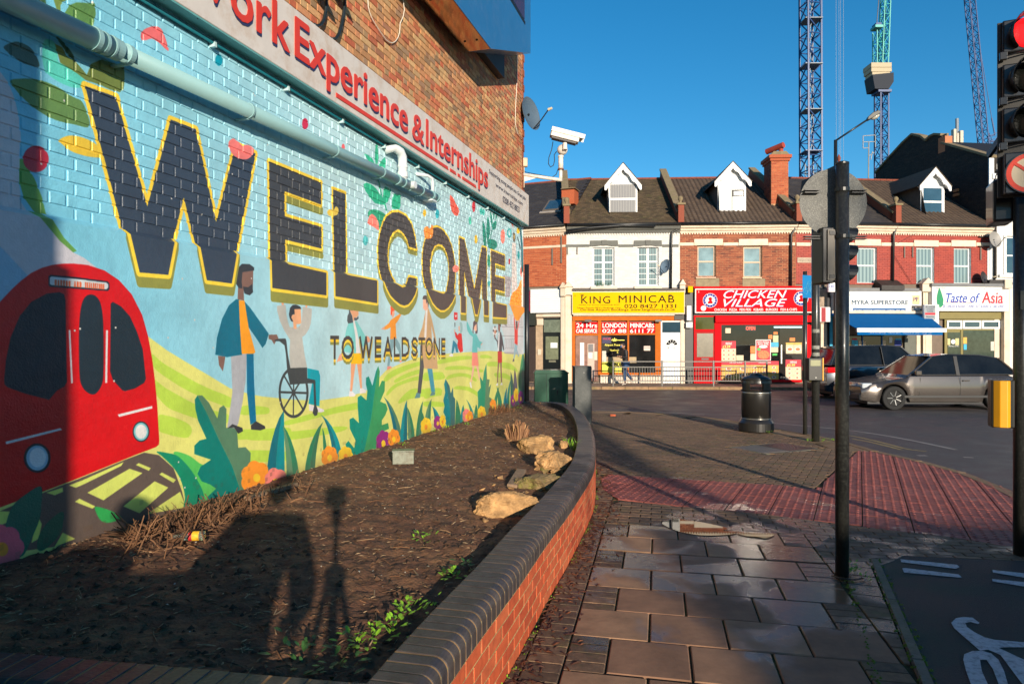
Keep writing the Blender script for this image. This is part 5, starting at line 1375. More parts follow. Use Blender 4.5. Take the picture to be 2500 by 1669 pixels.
M_SLAB = BR('paving_slab', [(176,134,102),(156,116,88),(188,146,110),(146,108,82)], rough=0.75, var=0.22, gain=0.8, coarse=4, wet=(1.1,0.2), bump=0.5)
M_BLK = BR('block_paver', [(128,100,76),(110,86,66),(144,112,84),(98,80,62),(134,104,74)], rough=0.75, var=0.3, gain=0.82, coarse=18, wet=(1.5,0.22), moss=(82,86,40), bump=0.8)
M_TAC = BR('tactile_paver', [(166,88,76),(150,78,70),(178,100,88),(138,74,68)], rough=0.7, var=0.35, gain=0.8, coarse=12, wet=(1.3,0.2), bump=0.6)
M_FLAG = BR('kerb_flag', [(168,130,92),(150,118,84),(178,140,100)], rough=0.75, var=0.25, gain=0.75, coarse=8, moss=(96,104,40))
TH_ = math.atan2(-.134,.626)   # slab grid angle
ca, sa = math.cos(TH_), math.sin(TH_)
def uv2(u, v): return (u*ca-v*sa, u*sa+v*ca)
me_slab = None
def slab_at(u0, u1, v0, v1):
 global me_slab
 g = 0.012; L = u1-u0-g; W = v1-v0-g
 mbt = MB(); bev_prism(mbt, [(-L/2,-W/2),(L/2,-W/2),(L/2,W/2),(-L/2,W/2)], -0.04, 0.0, 0.006)
 if me_slab is None: me_slab = mbt.mesh('paving_slab', M_SLAB)
 me = me_slab if abs(L-0.4235) < 0.004 else mbt.mesh('paving_slab', M_SLAB)
 cu, cv = (u0+u1)/2, (v0+v1)/2; x, y = uv2(cu, cv)
 o = link('paving_slab', me, pav)
 o.matrix_local = Matrix.Translation((x, y, (rng.random()-.5)*0.004+0.001)) @ Euler(((rng.random()-.5)*0.004, (rng.random()-.5)*0.004, TH_+(rng.random()-.5)*0.006)).to_matrix().to_4x4()
fill_rects = []
vlines = [-0.30,0.12,0.54,0.96,1.38,1.80,2.22,2.65,3.075,3.50,3.94,4.335,4.765,5.171,5.60,6.04,6.42]
for i in range(len(vlines)-1):
 v0_, v1_ = vlines[i], vlines[i+1]
 even = (i % 2 == 1)       # row 4.335-4.765 (index 11) starts with a filler
 if even:
  us = [-0.266+0.4355*k for k in range(4)]; fill_rects += [(-0.486,-0.266,v0_,v1_),(1.04,1.26,v0_,v1_)]
 else: us = [-0.486+0.4355*k for k in range(5)]
 if v0_ > 6.0: us = [u for u in us if u > -0.3];
 for a, b in zip(us[:-1], us[1:]):
  slab_at(a, b, v0_, v1_)
def region_px(pts): return [ground(*p) for p in pts]
foot = offs(outer_d, -0.002)
TA = R(-27)
tac = [(1.14,8.83),(2.18,8.46),(3.165,8.12),(3.52,7.9),(5.57,10.92),(5.70,10.37),(5.80,9.72),(5.90,9.0),(5.74,7.87),(5.45,7.0),(5.05,6.2),(4.35,5.62),(4.086,5.70),(3.824,5.946),(3.122,6.336),(2.443,6.787),(1.17,7.312),(1.05,7.9)]
tiles(tac, TA, 0.02, 0.06, 0.415, 0.415, 0.0, 0.011, 'tactile_paver', M_TAC, domes=(5,0.017), bev=0.003)
def foot_between(y0, y1): return [(p.x, p.y) for p in foot if y0 <= p.y <= y1]
far_blocks = [(1.14,8.83)] + [(max(p[0]+0.0,0), p[1]) for p in foot_between(8.9, 14.3) if p[0] > 1.0] + [(1.2,14.0),(0.4,14.26),(-3.0,14.3),(-3.0,16.6)] + [(p.x,p.y) for p in kflag if p.y > 10.9 and p.x > -3.0 and p.x < 6 and p.y < 17.3] + [(5.53,10.9),(3.5,7.93),(3.165,8.12),(2.18,8.46)]
cover = (4.35, 10.9)
tiles(far_blocks, R(-29), 0.0, 0.0, 0.205, 0.1025, 0.5, 0.013, 'block_paver', M_BLK, limit=170, kindname='far_block_pavers', skip=lambda x, y: (abs((x-4.25)*math.cos(0.45)+(y-11.05)*math.sin(0.45)) < 0.62 and abs(-(x-4.25)*math.sin(0.45)+(y-11.05)*math.cos(0.45)) < 0.42))
mid_blocks = [uv2(-0.486,6.04), uv2(-0.27,6.04), uv2(-0.27,6.42), uv2(1.26,6.42), uv2(1.26,5.6), uv2(1.29,5.3)] + [(2.9,5.25),(3.11,5.42),(4.086,5.28),(4.6,5.1),(4.35,5.62),(4.086,5.70),(3.824,5.946),(3.122,6.336),(2.443,6.787),(1.17,7.312)] + [uv2(-0.486,7.18)]
tiles(mid_blocks, TH_, -0.48, 6.04, 0.205, 0.1025, 0.5, 0.008, 'block_paver', M_BLK, limit=170)
for a, b, v0_, v1_ in fill_rects:
 tiles([uv2(a,v0_),uv2(b,v0_),uv2(b,v1_),uv2(a,v1_)], TH_, a, v0_, b-a, (v1_-v0_)/4, 0, 0.01, 'block_paver', M_BLK, bev=0.004)
left_border = [uv2(-0.69,1.2), uv2(-0.492,1.2), uv2(-0.492,7.6)] + [(1.05,7.9),(1.14,8.83)] + [(p.x,p.y) for p in foot if 2.2 <= p.y <= 8.8][::-1] + [(-0.5,1.2)]
tiles(left_border, TH_, -0.692-0.205*2, 1.2, 0.205, 0.1025, 0.0, 0.009, 'block_paver', M_BLK, limit=200)
e0, e1 = (2.829,5.33), (2.149,3.607); ed = Vector(e1)-Vector(e0); ed.normalize(); e2 = Vector(e0)+ed*7.5
right_b = [uv2(1.265,5.55)] + [(2.95,5.22), e0] + [(e2.x,e2.y)] + [uv2(1.265,-0.3)]
tiles(right_b, math.atan2(ed.y, ed.x)+math.pi/2, 0.02, 0.0, 0.205, 0.205, 0.0, 0.009, 'block_paver', M_BLK, limit=100)
Mg = P('concrete_edging', (120,112,98), rough=0.85, var=0.25, bump=0.6, dirt=(90,104,40), dirt_amt=0.5)
n2_ = Vector((-ed.y, ed.x))
for i in range(8):
 a = Vector(e0)+ed*i*0.915; b = a+ed*0.905; mbt = MB(); q = n2_*0.025
 bev_prism(mbt, [tuple(a-q), tuple(b-q), tuple(b+q), tuple(a+q)], -0.03, 0.006, 0.004); part('edging', mbt, Mg, pav)
pts = []
acc = resample(kerb, 0.9)
for i in range(len(acc)-1):
 a, b = acc[i], acc[i+1]; m = (a+b)/2
 if m.y < 2 or m.y > 17.55 or m.x < -4: continue
 t = (b-a).normalized(); n = Vector((-t.y, t.x)); g = 0.006
 A, B = a+t*g, b-t*g
 mbt = MB(); bev_prism(mbt, [tuple(A), tuple(B), tuple(B-n*0.125), tuple(A-n*0.125)], -0.11, 0.004, 0.012); part('kerb_stone', mbt, M_FLAG, pav)
 if m.y > 10.9:
  mbt = MB(); bev_prism(mbt, [tuple(A-n*0.135), tuple(B-n*0.135), tuple(B-n*0.61), tuple(A-n*0.61)], -0.03, 0.0, 0.004); part('kerb_flag', mbt, M_FLAG, pav)
cv_ = thing('access_cover', 'rusty metal access cover set in the block paving near the bin', 'cover', (4.25,11.05,0), 0.45)
MI = P('cast_iron', (88,72,64), rough=0.45, metal=0.5, var=0.4, scale=14, bump=0.6)
part('frame', MB().box(-.6,-.4,-.03,.6,.4,-0.003), Mg, cv_); part('plate', MB().box(-.02,-.33,-.02,.55,.33,.0), MI, cv_); part('plate', MB().box(-.57,-.33,-.02,-.05,.33,.0), P('grey_cover', (120,110,100), rough=0.6, var=0.2), cv_)
mbt = MB()
for i in range(9):
 for j in range(10): mbt.bar((0.02+i*0.06, -.30+j*0.066, 0.002), (0.05+i*0.06, -.27+j*0.066, 0.002), 0.012, 0.004)
part('tread', mbt, MI, cv_)
M_WATER = P('puddle_water', (40,36,30), rough=0.015, var=0.1, spec=0.8, gain=0.3)
def puddle(name, label, px_pts, z=0.0075):
 pts_ = smooth_pts([ground(*p) for p in px_pts], 4); mbt = MB(); polyface(mbt, pts_, z)
 tag(part(name, mbt, M_WATER, None), label, 'puddle', kind='structure')
puddle('puddle', 'shallow puddle on the slabs mirroring the shop fronts', [(1616,1277),(1650,1268),(1680,1271),(1720,1277),(1775,1290),(1765,1297),(1800,1300),(1782,1306),(1720,1308),(1672,1302),(1640,1292)])
puddle('puddle', 'thin puddle right of the larger one', [(1795,1300),(1840,1302),(1890,1305),(1870,1315),(1850,1312),(1820,1309)])
puddle('puddle', 'bright puddle in the gutter by the crossing', [(2148,1100),(2190,1104),(2230,1114),(2262,1124),(2240,1126),(2200,1118),(2165,1110)], -0.085)
mb = MB()
for i in range(1500):
 k = rng.randrange(len(foot)-2); p = foot[k]
 if p.y > 9.5 or p.y < 2.3: continue
 c = Vector((p.x+abs(rng.gauss(0,0.12))+0.01, p.y+rng.uniform(-.15,.15), 0.002)); sliver(mb, c, rng.uniform(.02,.07), rng.uniform(.006,.02), rng.uniform(0,3.14), rng.uniform(-.1,.25), 0.006)
tag(part('leaf_litter', mb, BR('dead_leaf', [(92,48,28),(66,36,24),(126,70,36),(52,34,26)], gain=0.8), None), 'dark red dead leaves gathered along the foot of the planter wall', 'leaves', kind='stuff')
mb = MB()
for i in range(420):
 k = rng.randrange(len(foot)-2); p = foot[k]
 if p.y > 9 or p.y < 2.3 or mn.noise(Vector((p.x*4,p.y*4,1))) < -0.1: continue
 leafclump(mb, Vector((p.x+rng.uniform(.0,.03), p.y, 0.0)), 3, 0.014, 0.014, 0.012)
tag(part('edge_weeds', mb, M_WEED, None), 'tiny green weeds sprouting along the foot of the planter wall', 'weeds', kind='stuff')
mb = MB()
for i in range(500):
 t = rng.random(); c = Vector(e0)+ed*(t*3.2)-n2_*0.0; o_ = rng.choice([-0.03, 0.03, -0.235]); c = c+n2_*o_; c3 = Vector((c.x+rng.gauss(0,.012), c.y+rng.gauss(0,.012), -0.003))
 s_ = rng.uniform(.006,.016); mb.add([c3+Vector((s_,0,0)), c3+Vector((0,s_,0)), c3-Vector((s_,0,0)), c3-Vector((0,s_,0)), c3+Vector((0,0,s_*.9))], [(0,1,4),(1,2,4),(2,3,4),(3,0,4)])
tag(part('joint_moss', mb, M_MOSS, None), 'yellow-green moss in the joints beside the cycle lane edging', 'moss', kind='stuff')
# cycle lane, road, far pavement
def asphalt(name, col, rough, wetr, gain=0.8, tint=None):
 m = P(name, col, rough=rough, var=0.35, scale=1.2, bump=1.0, bscale=160, gain=gain, rvar=wetr, dirt=tint, dirt_amt=0.7, dirt_scale=0.6)
 return m
lane = [e0, (3.11,5.42),(4.086,5.28),(4.75,5.05),(4.55,3.0),(4.35,-6.0),(e2.x-1.0,-6.0),(e2.x,e2.y)]
mb = MB(); polyface(mb, [tuple(p) for p in lane], -0.002)
struct('cycle_lane', mb, asphalt('dark_asphalt', (48,48,50), 0.8, 0.1, 0.9, (22,72,58)))
M_MARK = P('worn_white_marking', (196,200,206), rough=0.7, var=0.12, scale=30, bump=0.5, bscale=200, dirt=(80,84,88), dirt_amt=0.75, dirt_scale=26)
def marking(name, label, polys_px, z=0.0035, mat=None, group=None, world_pts=None, cat='road marking'):
 mb = MB()
 for pp in polys_px: polyface(mb, [ground(*p) for p in pp], z)
 tag(part(name, mb, mat or M_MARK, None), label, cat, group)
def c2p(pts): return [(1850+x/2.212, 960+y/2.212) for x, y in pts]
marking('lane_dash', 'upper white dash of the left give-way pair on the cycle lane', [c2p([(770,896),(1075,926),(1090,938),(1070,948),(775,912)])], group=None)
marking('lane_dash', 'lower white dash of the left give-way pair on the cycle lane', [c2p([(780,945),(800,944),(1085,978),(1102,995),(1085,995),(790,968)])])
marking('lane_dash', 'upper white dash at the right edge of the cycle lane', [c2p([(1268,954),(1440,972),(1600,990),(1600,1012),(1440,996),(1270,968)])])
marking('lane_dash', 'lower white dash at the right edge of the cycle lane', [c2p([(1266,1002),(1440,1020),(1600,1040),(1600,1062),(1440,1044),(1268,1016)])])
S = c2p
bike = [S([(1045,1240),(1070,1215),(1110,1208),(1160,1212),(1198,1240),(1190,1246),(1150,1235),(1120,1240),(1130,1262),(1170,1290),(1225,1318),(1280,1332),(1440,1345),(1440,1372),(1330,1372),(1300,1375),(1440,1440),(1440,1470),(1280,1400),(1245,1385),(1200,1390),(1110,1312),(1060,1268)]),
  S([(1110,1440),(1115,1410),(1160,1392),(1215,1392),(1260,1405),(1300,1440),(1330,1500),(1350,1568),(1370,1700),(1310,1700),(1300,1568),(1270,1490),(1235,1440),(1200,1440),(1210,1500),(1255,1600),(1270,1700),(1190,1700),(1150,1568),(1125,1500)]),
  S([(1400,1440),(1470,1500),(1560,1620),(1620,1750),(1560,1750),(1480,1620),(1420,1560),(1330,1440),(1300,1400),(1345,1400)])]
mb = MB()
for pp in bike: polyface(mb, [ground(*p) for p in pp], 0.0035+0.0004*bike.index(pp))
tag(part('cycle_symbol', mb, M_MARK, None), 'large worn white cycle symbol painted on the dark cycle lane', 'road marking')
mb = MB(); rd = [tuple(p) for p in offs(ks, 0.0)]
polyface(mb, rd + [(60,-6),(60,60),(-40,60),(-40,17.6)], -0.11)
M_ROAD = asphalt('road_asphalt', (84,78,76), 0.62, 0.16, 0.8, (92,66,66))
struct('road', mb, M_ROAD)
struct('ground', MB().quad((-400,-60,-0.16),(400,-60,-0.16),(400,700,-0.16),(-400,700,-0.16)), P('far_ground', (90,86,80), rough=0.9))
def stripe(name, label, pts_px, w, mat, z=-0.106, zr=-0.11):
 pts_ = [Vector(ground(x, y, zr)) for x, y in pts_px]; pts_ = [Vector(p) for p in smooth_open(pts_, 5)]
 A = offs(pts_, w/2); B = offs(pts_, -w/2); n = len(A)
 mb = MB().add([(p.x,p.y,z) for p in A]+[(p.x,p.y,z) for p in B], [(i,i+1,n+i+1,n+i) for i in range(n-1)])
 tag(part(name, mb, mat, None), label, 'road marking')
M_YL = P('faded_yellow_line', (176,150,92), rough=0.7, var=0.25, scale=12, dirt=(90,80,70), dirt_amt=0.6, dirt_scale=8)
M_WL = P('faded_white_line', (170,158,148), rough=0.7, var=0.2, scale=12, dirt=(90,80,76), dirt_amt=0.7, dirt_scale=6)
stripe('yellow_line', 'outer of the two faded yellow lines curving round the kerb', [(2068,1062),(2110,1070),(2160,1082),(2215,1096),(2262,1102)], 0.07, M_YL)
stripe('yellow_line', 'inner of the two faded yellow lines next to the kerb', [(2080,1071),(2120,1078),(2170,1090),(2200,1098)], 0.07, M_YL)
stripe('white_line', 'faded white line curving from the bin to the crossing', [(1880,1032),(1990,1042),(2070,1050),(2160,1063),(2250,1080),(2335,1098)], 0.09, M_WL)
stripe('white_line', 'short white dash on the road nearest the crossing', [(2240,1112),(2262,1112)], 0.10, M_WL); stripe('white_line', 'short white dash on the road right of the other', [(2352,1116),(2376,1117)], 0.10, M_WL)
stripe('white_line', 'long thin white line across the road beyond the bin', [(1450,1000),(1600,1005),(1720,1012)], 0.07, M_WL)
stripe('white_line', 'thin faded line along the middle of the road behind the bin', [(1880,973),(2100,974),(2300,976)], 0.12, M_WL)
fk = [(-30,31.0),(-8,27.2),(0,26.8),(4,26.7),(9,26.5),(13,26.4),(18,26.9),(24,27.6),(40,29)]
fks = smooth_open(fk, 6)
mb = MB(); polyface(mb, [tuple(p) for p in fks]+[(60,34),(60,60),(-30,60)], -0.004)
fp = struct('far_pavement', mb, P('far_pavement_slabs', (150,128,108), rough=0.8, var=0.2, scale=3, bump=0.3, dirt=(90,74,62), dirt_amt=0.5, dirt_scale=1.2))
acc = resample(fk, 0.915)
for i in range(len(acc)-1):
 a, b = acc[i], acc[i+1]
 if a.x < -6 or b.x > 24: continue
 t = (b-a).normalized(); n = Vector((-t.y,t.x)); mbt = MB(); bev_prism(mbt, [tuple(a+t*.008-n*.0), tuple(b-t*.008), tuple(b-t*.008+n*.14), tuple(a+t*.008+n*.14)], -0.12, 0.004, 0.015)
 part('kerb_stone', mbt, M_FLAG, fp)
# street furniture
M_POLE = P('black_pole', (38,40,42), rough=0.35, var=0.15)
M_POLEB = P('scuffed_black_pole', (44,44,42), rough=0.32, var=0.2, scale=20, dirt=(110,112,104), dirt_amt=0.25, dirt_scale=60, coat=0.2)
M_BLK = P('matt_black_plastic', (24,25,27), rough=0.45, var=0.1)
gx, gy = ground(2056, 1402)
sp = thing('signal_pole', 'tall black signal pole with a round sign seen from behind, nearest the camera', 'signal pole', (gx, gy, 0))
part('pole', MB().tube([(0,0,0),(0,0,2.985)], 0.047, 24), M_POLEB, sp, smooth=True)
part('cap', MB().lathe([(0.048,0),(0.048,0.012),(0.03,0.02)], 20, (0,0,2.985)), M_POLE, sp)
s_ = gy/FPX
dc = Vector(((2047-CX)*s_-gx+0.0, 0.085, HC-(489-CY)*s_))
M_DISC = P('mottled_grey_sign_back', (112,112,108), rough=0.75, var=0.15, scale=25, bump=0.3, dirt=(180,178,168), dirt_amt=0.6, dirt_scale=150)
part('round_sign', MB().lathe([(0.001,0),(0.245,0),(0.25,0.004),(0.001,0.004)], 64, M=Matrix.Translation(dc) @ Matrix.Rotation(R(90),4,'X') @ Matrix.Rotation(0,4,'Z')), M_DISC, sp)
for zz in (2.80, 2.46):
 part('clamp', MB().lathe([(0.051,-0.012),(0.052,0.012)], 20, (0,0,zz)), M_POLE, sp)
 for xx2 in (-0.075, 0.075):
  part('channel', MB().box(dc.x+xx2*2.3-0.055, 0.035, zz-0.012, dc.x+xx2*2.3+0.055, 0.08, zz-0.006), M_BLK, sp); part('channel', MB().box(dc.x+xx2*2.3-0.055, 0.035, zz+0.006, dc.x+xx2*2.3+0.055, 0.08, zz+0.012), M_BLK, sp)
def visor(mb, c, r, L, dirv):
 q = Vector(dirv).normalized().to_track_quat('Z','Y').to_matrix().to_4x4(); n = 18
 upl = q.inverted() @ Vector((0,0,1)); a0 = math.atan2(upl.y, upl.x)
 vs = [];
 for i in range(n+1):
  a = a0 + math.pi*1.6*(i/n-0.5); k = abs(i/n-0.5)*2
  l = L*(1-0.75*k**2.5)
  for rr in (r, r*0.965):
   for zz in (0.0, l): vs.append(Matrix.Translation(c) @ q @ Vector((rr*math.cos(a), rr*math.sin(a), zz)))
 fs = []
 for i in range(n):
  b = i*4; fs += [(b,b+1,b+5,b+4),(b+2,b+6,b+7,b+3),(b+1,b+3,b+7,b+5),(b,b+4,b+6,b+2)]
 return mb.add(vs, fs)
hx = (2026-CX)*s_-gx
zt, zb = HC-(553-CY)*s_, HC-(690-CY)*s_
part('signal_head', MB().box(hx-0.045, 0.02, zb, hx+0.045, 0.20, zt), M_BLK, sp, bevel=0.008)
part('signal_back', MB().box(hx-0.012, 0.005, zb+0.02, hx+0.040, 0.019, zt-0.02), P('grey_signal_back', (120,112,100), rough=0.5), sp)
for i, yy in enumerate((573,617,666)):
 mb = MB(); c = Vector((0.03, 0.11, HC-(yy-CY)*s_)); visor(mb, c, 0.078, 0.12, (1,0.1,-0.05)); part('visor', mb, M_BLK, sp); part('lens', MB().lathe([(0.056,0),(0.001,0.015)], 16, M=Matrix.Translation(c) @ Matrix.Rotation(R(90),4,'Y')), P('dark_lens', (20,22,20), rough=0.2), sp)
part('brackets', MB().box(hx, 0.0, zt-0.06, 0.02, 0.04, zt-0.03).box(hx, 0.0, zb+0.03, 0.02, 0.04, zb+0.06), M_BLK, sp)
for i, (dx, dy, lab, mt) in enumerate(((0.09,0.03,'bright green plant growing at the foot of the near signal pole',M_WEED),(0.12,-0.10,'small yellow-green plant in the paving joint beside the near signal pole',M_WEED))):
 mb = MB(); leafclump(mb, Vector((0,0,0)), 46 if i == 0 else 16, 0.03, 0.035, 0.08 if i == 0 else 0.02); solo('weed', mb, mt, lab, 'plant', loc=(gx+dx, gy+dy, 0))
mb = MB().tube([(gx-0.1,gy-0.05,0.01),(gx-0.06,gy-0.12,0.012),(gx+0.02,gy-0.14,0.012),(gx+0.1,gy-0.11,0.012)], 0.005, 6); solo('loose_wire', mb, M_BLK, 'short loose black wire on the slabs by the near signal pole', 'wire', smooth=True)
rx, ry = ground(2494, 1353)
TR_ = R(-24.5)
tl = thing('traffic_light', 'black traffic light showing red, with a red ringed turn sign under it', 'traffic light', (rx, ry, 0), TR_)
part('pole', MB().tube([(0,0,0),(0,0,3.0)], 0.057, 24), M_POLEB, tl, smooth=True)
dh = ry-0.22; sh = dh/FPX
def tp(x, y, k=-0.2):
 u = (x-CX)/FPX; w = -(y-CY)/FPX; ca_, sa_ = math.cos(TR_), math.sin(TR_)
 t_ = (k - rx*sa_ + ry*ca_)/(-u*sa_ + ca_); dx, dy = u*t_-rx, t_-ry
 return Vector((dx*ca_+dy*sa_, k, HC+w*t_))
hxc = 2515
mod_h = 110
tops = [27, 137, 247, 357]
M_HEAD = P('signal_black', (22,23,26), rough=0.38, var=0.15, coat=0.3)
M_SCREENB = P('signal_backboard', (58,54,48), rough=0.5, var=0.2)
a, b = tp(2437,480), tp(2590,28)
part('backing_board', MB().box(a.x, 0.0-0.17, a.z-0.01, b.x, -0.155, b.z), M_SCREENB, tl, bevel=0.006)
for i, y in enumerate(tops[:3]):
 a, b = tp(2447, y+105), tp(2583, y+3)
 part('signal_module', MB().box(a.x, -0.21, a.z, b.x, -0.171, b.z), M_HEAD, tl, bevel=0.012)
 c = tp(hxc, y+50, -0.215); rr = 0.135
 mb = MB(); visor(mb, c, rr, 0.17, (0,-1,-0.06)); part('visor', mb, M_HEAD, tl)
 lensm = MB().lathe([(0.122,0),(0.10,0.012),(0.06,0.026),(0.001,0.032)], 32, M=Matrix.Translation(c) @ Matrix.Rotation(R(90),4,'X'))
 if i == 0: part('lens', lensm, P('red_lamp', (255,30,34), rough=0.3, emit=1.1, var=0.1), tl, smooth=True, label='lit red lens')
 else: part('lens', lensm, P('dark_lens', (20,22,20), rough=0.2), tl, smooth=True)
 for px_ in (2441,):
  q = tp(px_+6, y+112); part('hinge_clip', MB().box(q.x-0.02, -0.225, q.z-0.03, q.x+0.03, -0.19, q.z+0.03), M_HEAD, tl, bevel=0.004)
  part('fixing_rod', MB().tube([(q.x+0.02,-0.22,q.z-0.005),(q.x+0.25,-0.22,q.z+0.03)], 0.006, 6), M_HEAD, tl)
a, b = tp(2448, 478), tp(2582, 366)
part('sign_box', MB().box(a.x, -0.26, a.z, b.x, -0.155, b.z), M_HEAD, tl, bevel=0.01)
c = tp(2513, 422, -0.262); Mx = Matrix.Translation(c) @ Matrix.Rotation(R(90),4,'X')
part('sign_rim', MB().lathe([(0.1505,0),(0.158,0),(0.158,0.017),(0.1505,0.017),(0.1505,0)], 40, M=Mx), M_HEAD, tl)
part('sign_face', MB().lathe([(0.001,0.006),(0.150,0.006),(0.150,0.012),(0.001,0.012)], 40, M=Mx), P('cream_sign_face', (226,206,172), rough=0.4, var=0.03), tl)
mb = MB(); n = 40
vs = [Mx @ Vector((r*math.cos(2*math.pi*i/n), r*math.sin(2*math.pi*i/n), zz)) for zz in (0.012, 0.015) for r in (0.116, 0.149) for i in range(n)]
fs = [(2*n+i, 2*n+(i+1)%n, 3*n+(i+1)%n, 3*n+i) for i in range(n)] + [(3*n+i, 3*n+(i+1)%n, n+(i+1)%n, n+i) for i in range(n)]
mb.add(vs, fs); part('red_ring', mb, P('sign_ring_red', (236,62,30), rough=0.4, var=0.03), tl)
part('red_bar', MB().box(-0.125,-0.011,0.0125,0.125,0.011,0.0165, M=Mx @ Matrix.Rotation(R(-40),4,'Z')), P('sign_ring_red', (236,62,30)), tl)
part('turn_arrow', MB().tube([Mx @ Vector(p) for p in ((0.03,-0.09,0.013),(0.03,0.0,0.013),(0.01,0.035,0.013),(-0.03,0.045,0.013))], 0.012, 6), M_BLK, tl)
bk0 = tp(2420, 545, 0.1); bk1 = tp(2476, 438, 0.1)
part('rear_signal', MB().box(bk0.x, 0.03, bk0.z, bk1.x, 0.32, bk1.z), M_HEAD, tl, bevel=0.02)
part('stay', MB().bar(tp(2414,379,0.15), tp(2452,325,-0.05), 0.028, 0.05), M_HEAD, tl)
ub0, ub1 = tp(2426,1043), tp(2470,928)
part('push_button', MB().box(ub0.x-0.015, -0.20, ub0.z, ub1.x+0.02, -0.06, ub1.z), P('dark_box', (30,30,26), rough=0.4), tl, bevel=0.008)
part('yellow_face', MB().prism([(ub0.x-0.004,-0.203),(ub0.x+0.035,-0.235),(ub0.x+0.085,-0.235),(ub0.x+0.11,-0.203)], ub0.z+0.004, ub1.z-0.004, 'z'), P('signal_yellow', (236,166,16), rough=0.4, var=0.06), tl, bevel=0.004)
part('number_plate', MB().box(-0.02,-0.0605,1.95,0.06,-0.0575,2.1), P('faded_plate', (60,66,64)), tl)
bx_, by_ = ground(1846, 1052)
by_ += 0.0
lb = thing('litter_bin', 'black round litter bin with a hooded top standing at the kerb', 'bin', (bx_, by_, 0), 0.15)
M_BIN = P('bin_black', (40,38,36), rough=0.33, var=0.12, scale=8, coat=0.15); sb = by_/FPX
H = 1.12
part('base', MB().lathe([(0.30,0),(0.325,0.02),(0.325,0.17),(0.305,0.20),(0.28,0.23),(0.275,0.24)], 40), M_BIN, lb, smooth=False)
part('body', MB().lathe([(0.27,0.24),(0.272,0.74),(0.268,0.77)], 40), M_BIN, lb, smooth=True)
part('band', MB().lathe([(0.2755,0.735),(0.2765,0.75),(0.2755,0.762)], 40), P('silver_band', (190,186,176), rough=0.3, metal=0.8), lb, smooth=True)
part('band', MB().lathe([(0.276,0.245),(0.277,0.252),(0.276,0.26)], 40), P('silver_band', (190,186,176)), lb, smooth=True)
hood = MB(); n = 48; zs_ = [0.77, 0.80, 0.93, 0.98]; rr_ = [0.278, 0.283, 0.283, 0.278]
vs = [(r*math.cos(2*math.pi*i/n), r*math.sin(2*math.pi*i/n), z) for r, z in zip(rr_, zs_) for i in range(n)]
def isopen(i):
 a = 360*(i+0.5)/n
 return any(abs((a-c+180) % 360-180) < 27 for c in (245, 335, 65, 155))
fs = [(k*n+i, k*n+(i+1)%n, (k+1)*n+(i+1)%n, (k+1)*n+i) for k in range(3) for i in range(n) if not (k == 1 and isopen(i))]
hood.add(vs, fs)
ho = part('hood', hood, M_BIN, lb, smooth=False)
sm = ho.modifiers.new('s','SOLIDIFY'); sm.thickness = 0.012; sm.offset = -1
part('lid', MB().lathe([(0.278,0.98),(0.255,1.03),(0.20,1.055),(0.12,1.075),(0.11,1.10),(0.05,1.115),(0.001,1.12)], 40), M_BIN, lb, smooth=True)
part('liner', MB().lathe([(0.22,0.5),(0.22,0.80),(0.001,0.80)], 24), P('liner_dark',(12,12,12)), lb)
px_, py_ = ground(1965.5, 1060)
cp = thing('cycle_sign', 'blue cycle route sign on a thin black post by the kerb', 'sign', (px_, py_, 0)); sc = py_/FPX
part('post', MB().tube([(0,0,0),(0,0,HC-(728-CY)*sc+0.5)], 0.038, 16), M_POLEB, cp, smooth=True)
zb, zt = HC-(728-CY)*sc, HC-(673-CY)*sc
xa, xb = (1954-CX)*sc-px_, (1981-CX)*sc-px_
Mr = Matrix.Translation((0.03,-0.07,0)) @ Matrix.Rotation(R(25),4,'Z')
part('plate', MB().box(-0.15,-0.004,zb,0.165,0.0,zt, M=Mr), P('cycle_blue', (28,128,190), rough=0.35, var=0.05), cp)
mb = MB(); w_ = P('cycle_white', (110,190,215), rough=0.4)
for cx_ in (-0.08, 0.10):
 for i in range(16):
  a, b = 2*math.pi*i/16, 2*math.pi*(i+1)/16
  mb.bar(Mr @ Vector((cx_+0.06*math.cos(a),-0.006,zb+0.13+0.06*math.sin(a))), Mr @ Vector((cx_+0.06*math.cos(b),-0.006,zb+0.13+0.06*math.sin(b))), 0.012, 0.003)
for a, b in (((-0.08,.13),(-.03,.27)),((-.03,.27),(.07,.25)),((.07,.25),(.10,.13)),((-.03,.27),(.02,.13)),((.02,.13),(.07,.25)),((-.08,.13),(.02,.13)),((-.04,.30),(-.0,.30)),((-.03,.27),(-.02,.30)),((.07,.25),(.06,.31)),((.06,.31),(.10,.31))):
 mb.bar(Mr @ Vector((a[0],-0.006,zb+a[1])), Mr @ Vector((b[0],-0.006,zb+b[1])), 0.012, 0.003)
part('cycle_emblem', mb, w_, cp)
px_, py_ = ground(1991, 1077); sc = py_/FPX
bp_ = thing('crossing_pole', 'thick black crossing pole with a push button unit, just right of the cycle sign post', 'pole', (px_, py_, 0))
part('pole', MB().tube([(0,0,0),(0,0,4.1)], 0.065, 20), M_POLEB, bp_, smooth=True)
q = lambda x, y: ((x-CX)*sc-px_, HC-(y-CY)*sc)
a, b = q(1961, 927), q(1994, 873)
part('push_button', MB().box(a[0],-0.22,a[1],b[0],-0.07,b[1]), P('dark_box', (30,30,26)), bp_, bevel=0.01)
part('yellow_edge', MB().box(b[0]+0.001,-0.22,a[1],b[0]+0.02,-0.10,b[1]), P('signal_yellow', (236,166,16)), bp_)
a2_, b2_ = q(1965, 892), q(1989, 878); part('lamp_window', MB().box(a2_[0],-0.224,a2_[1],b2_[0],-0.2205,b2_[1]), P('pale_lamp_window', (150,150,110), rough=0.3), bp_)
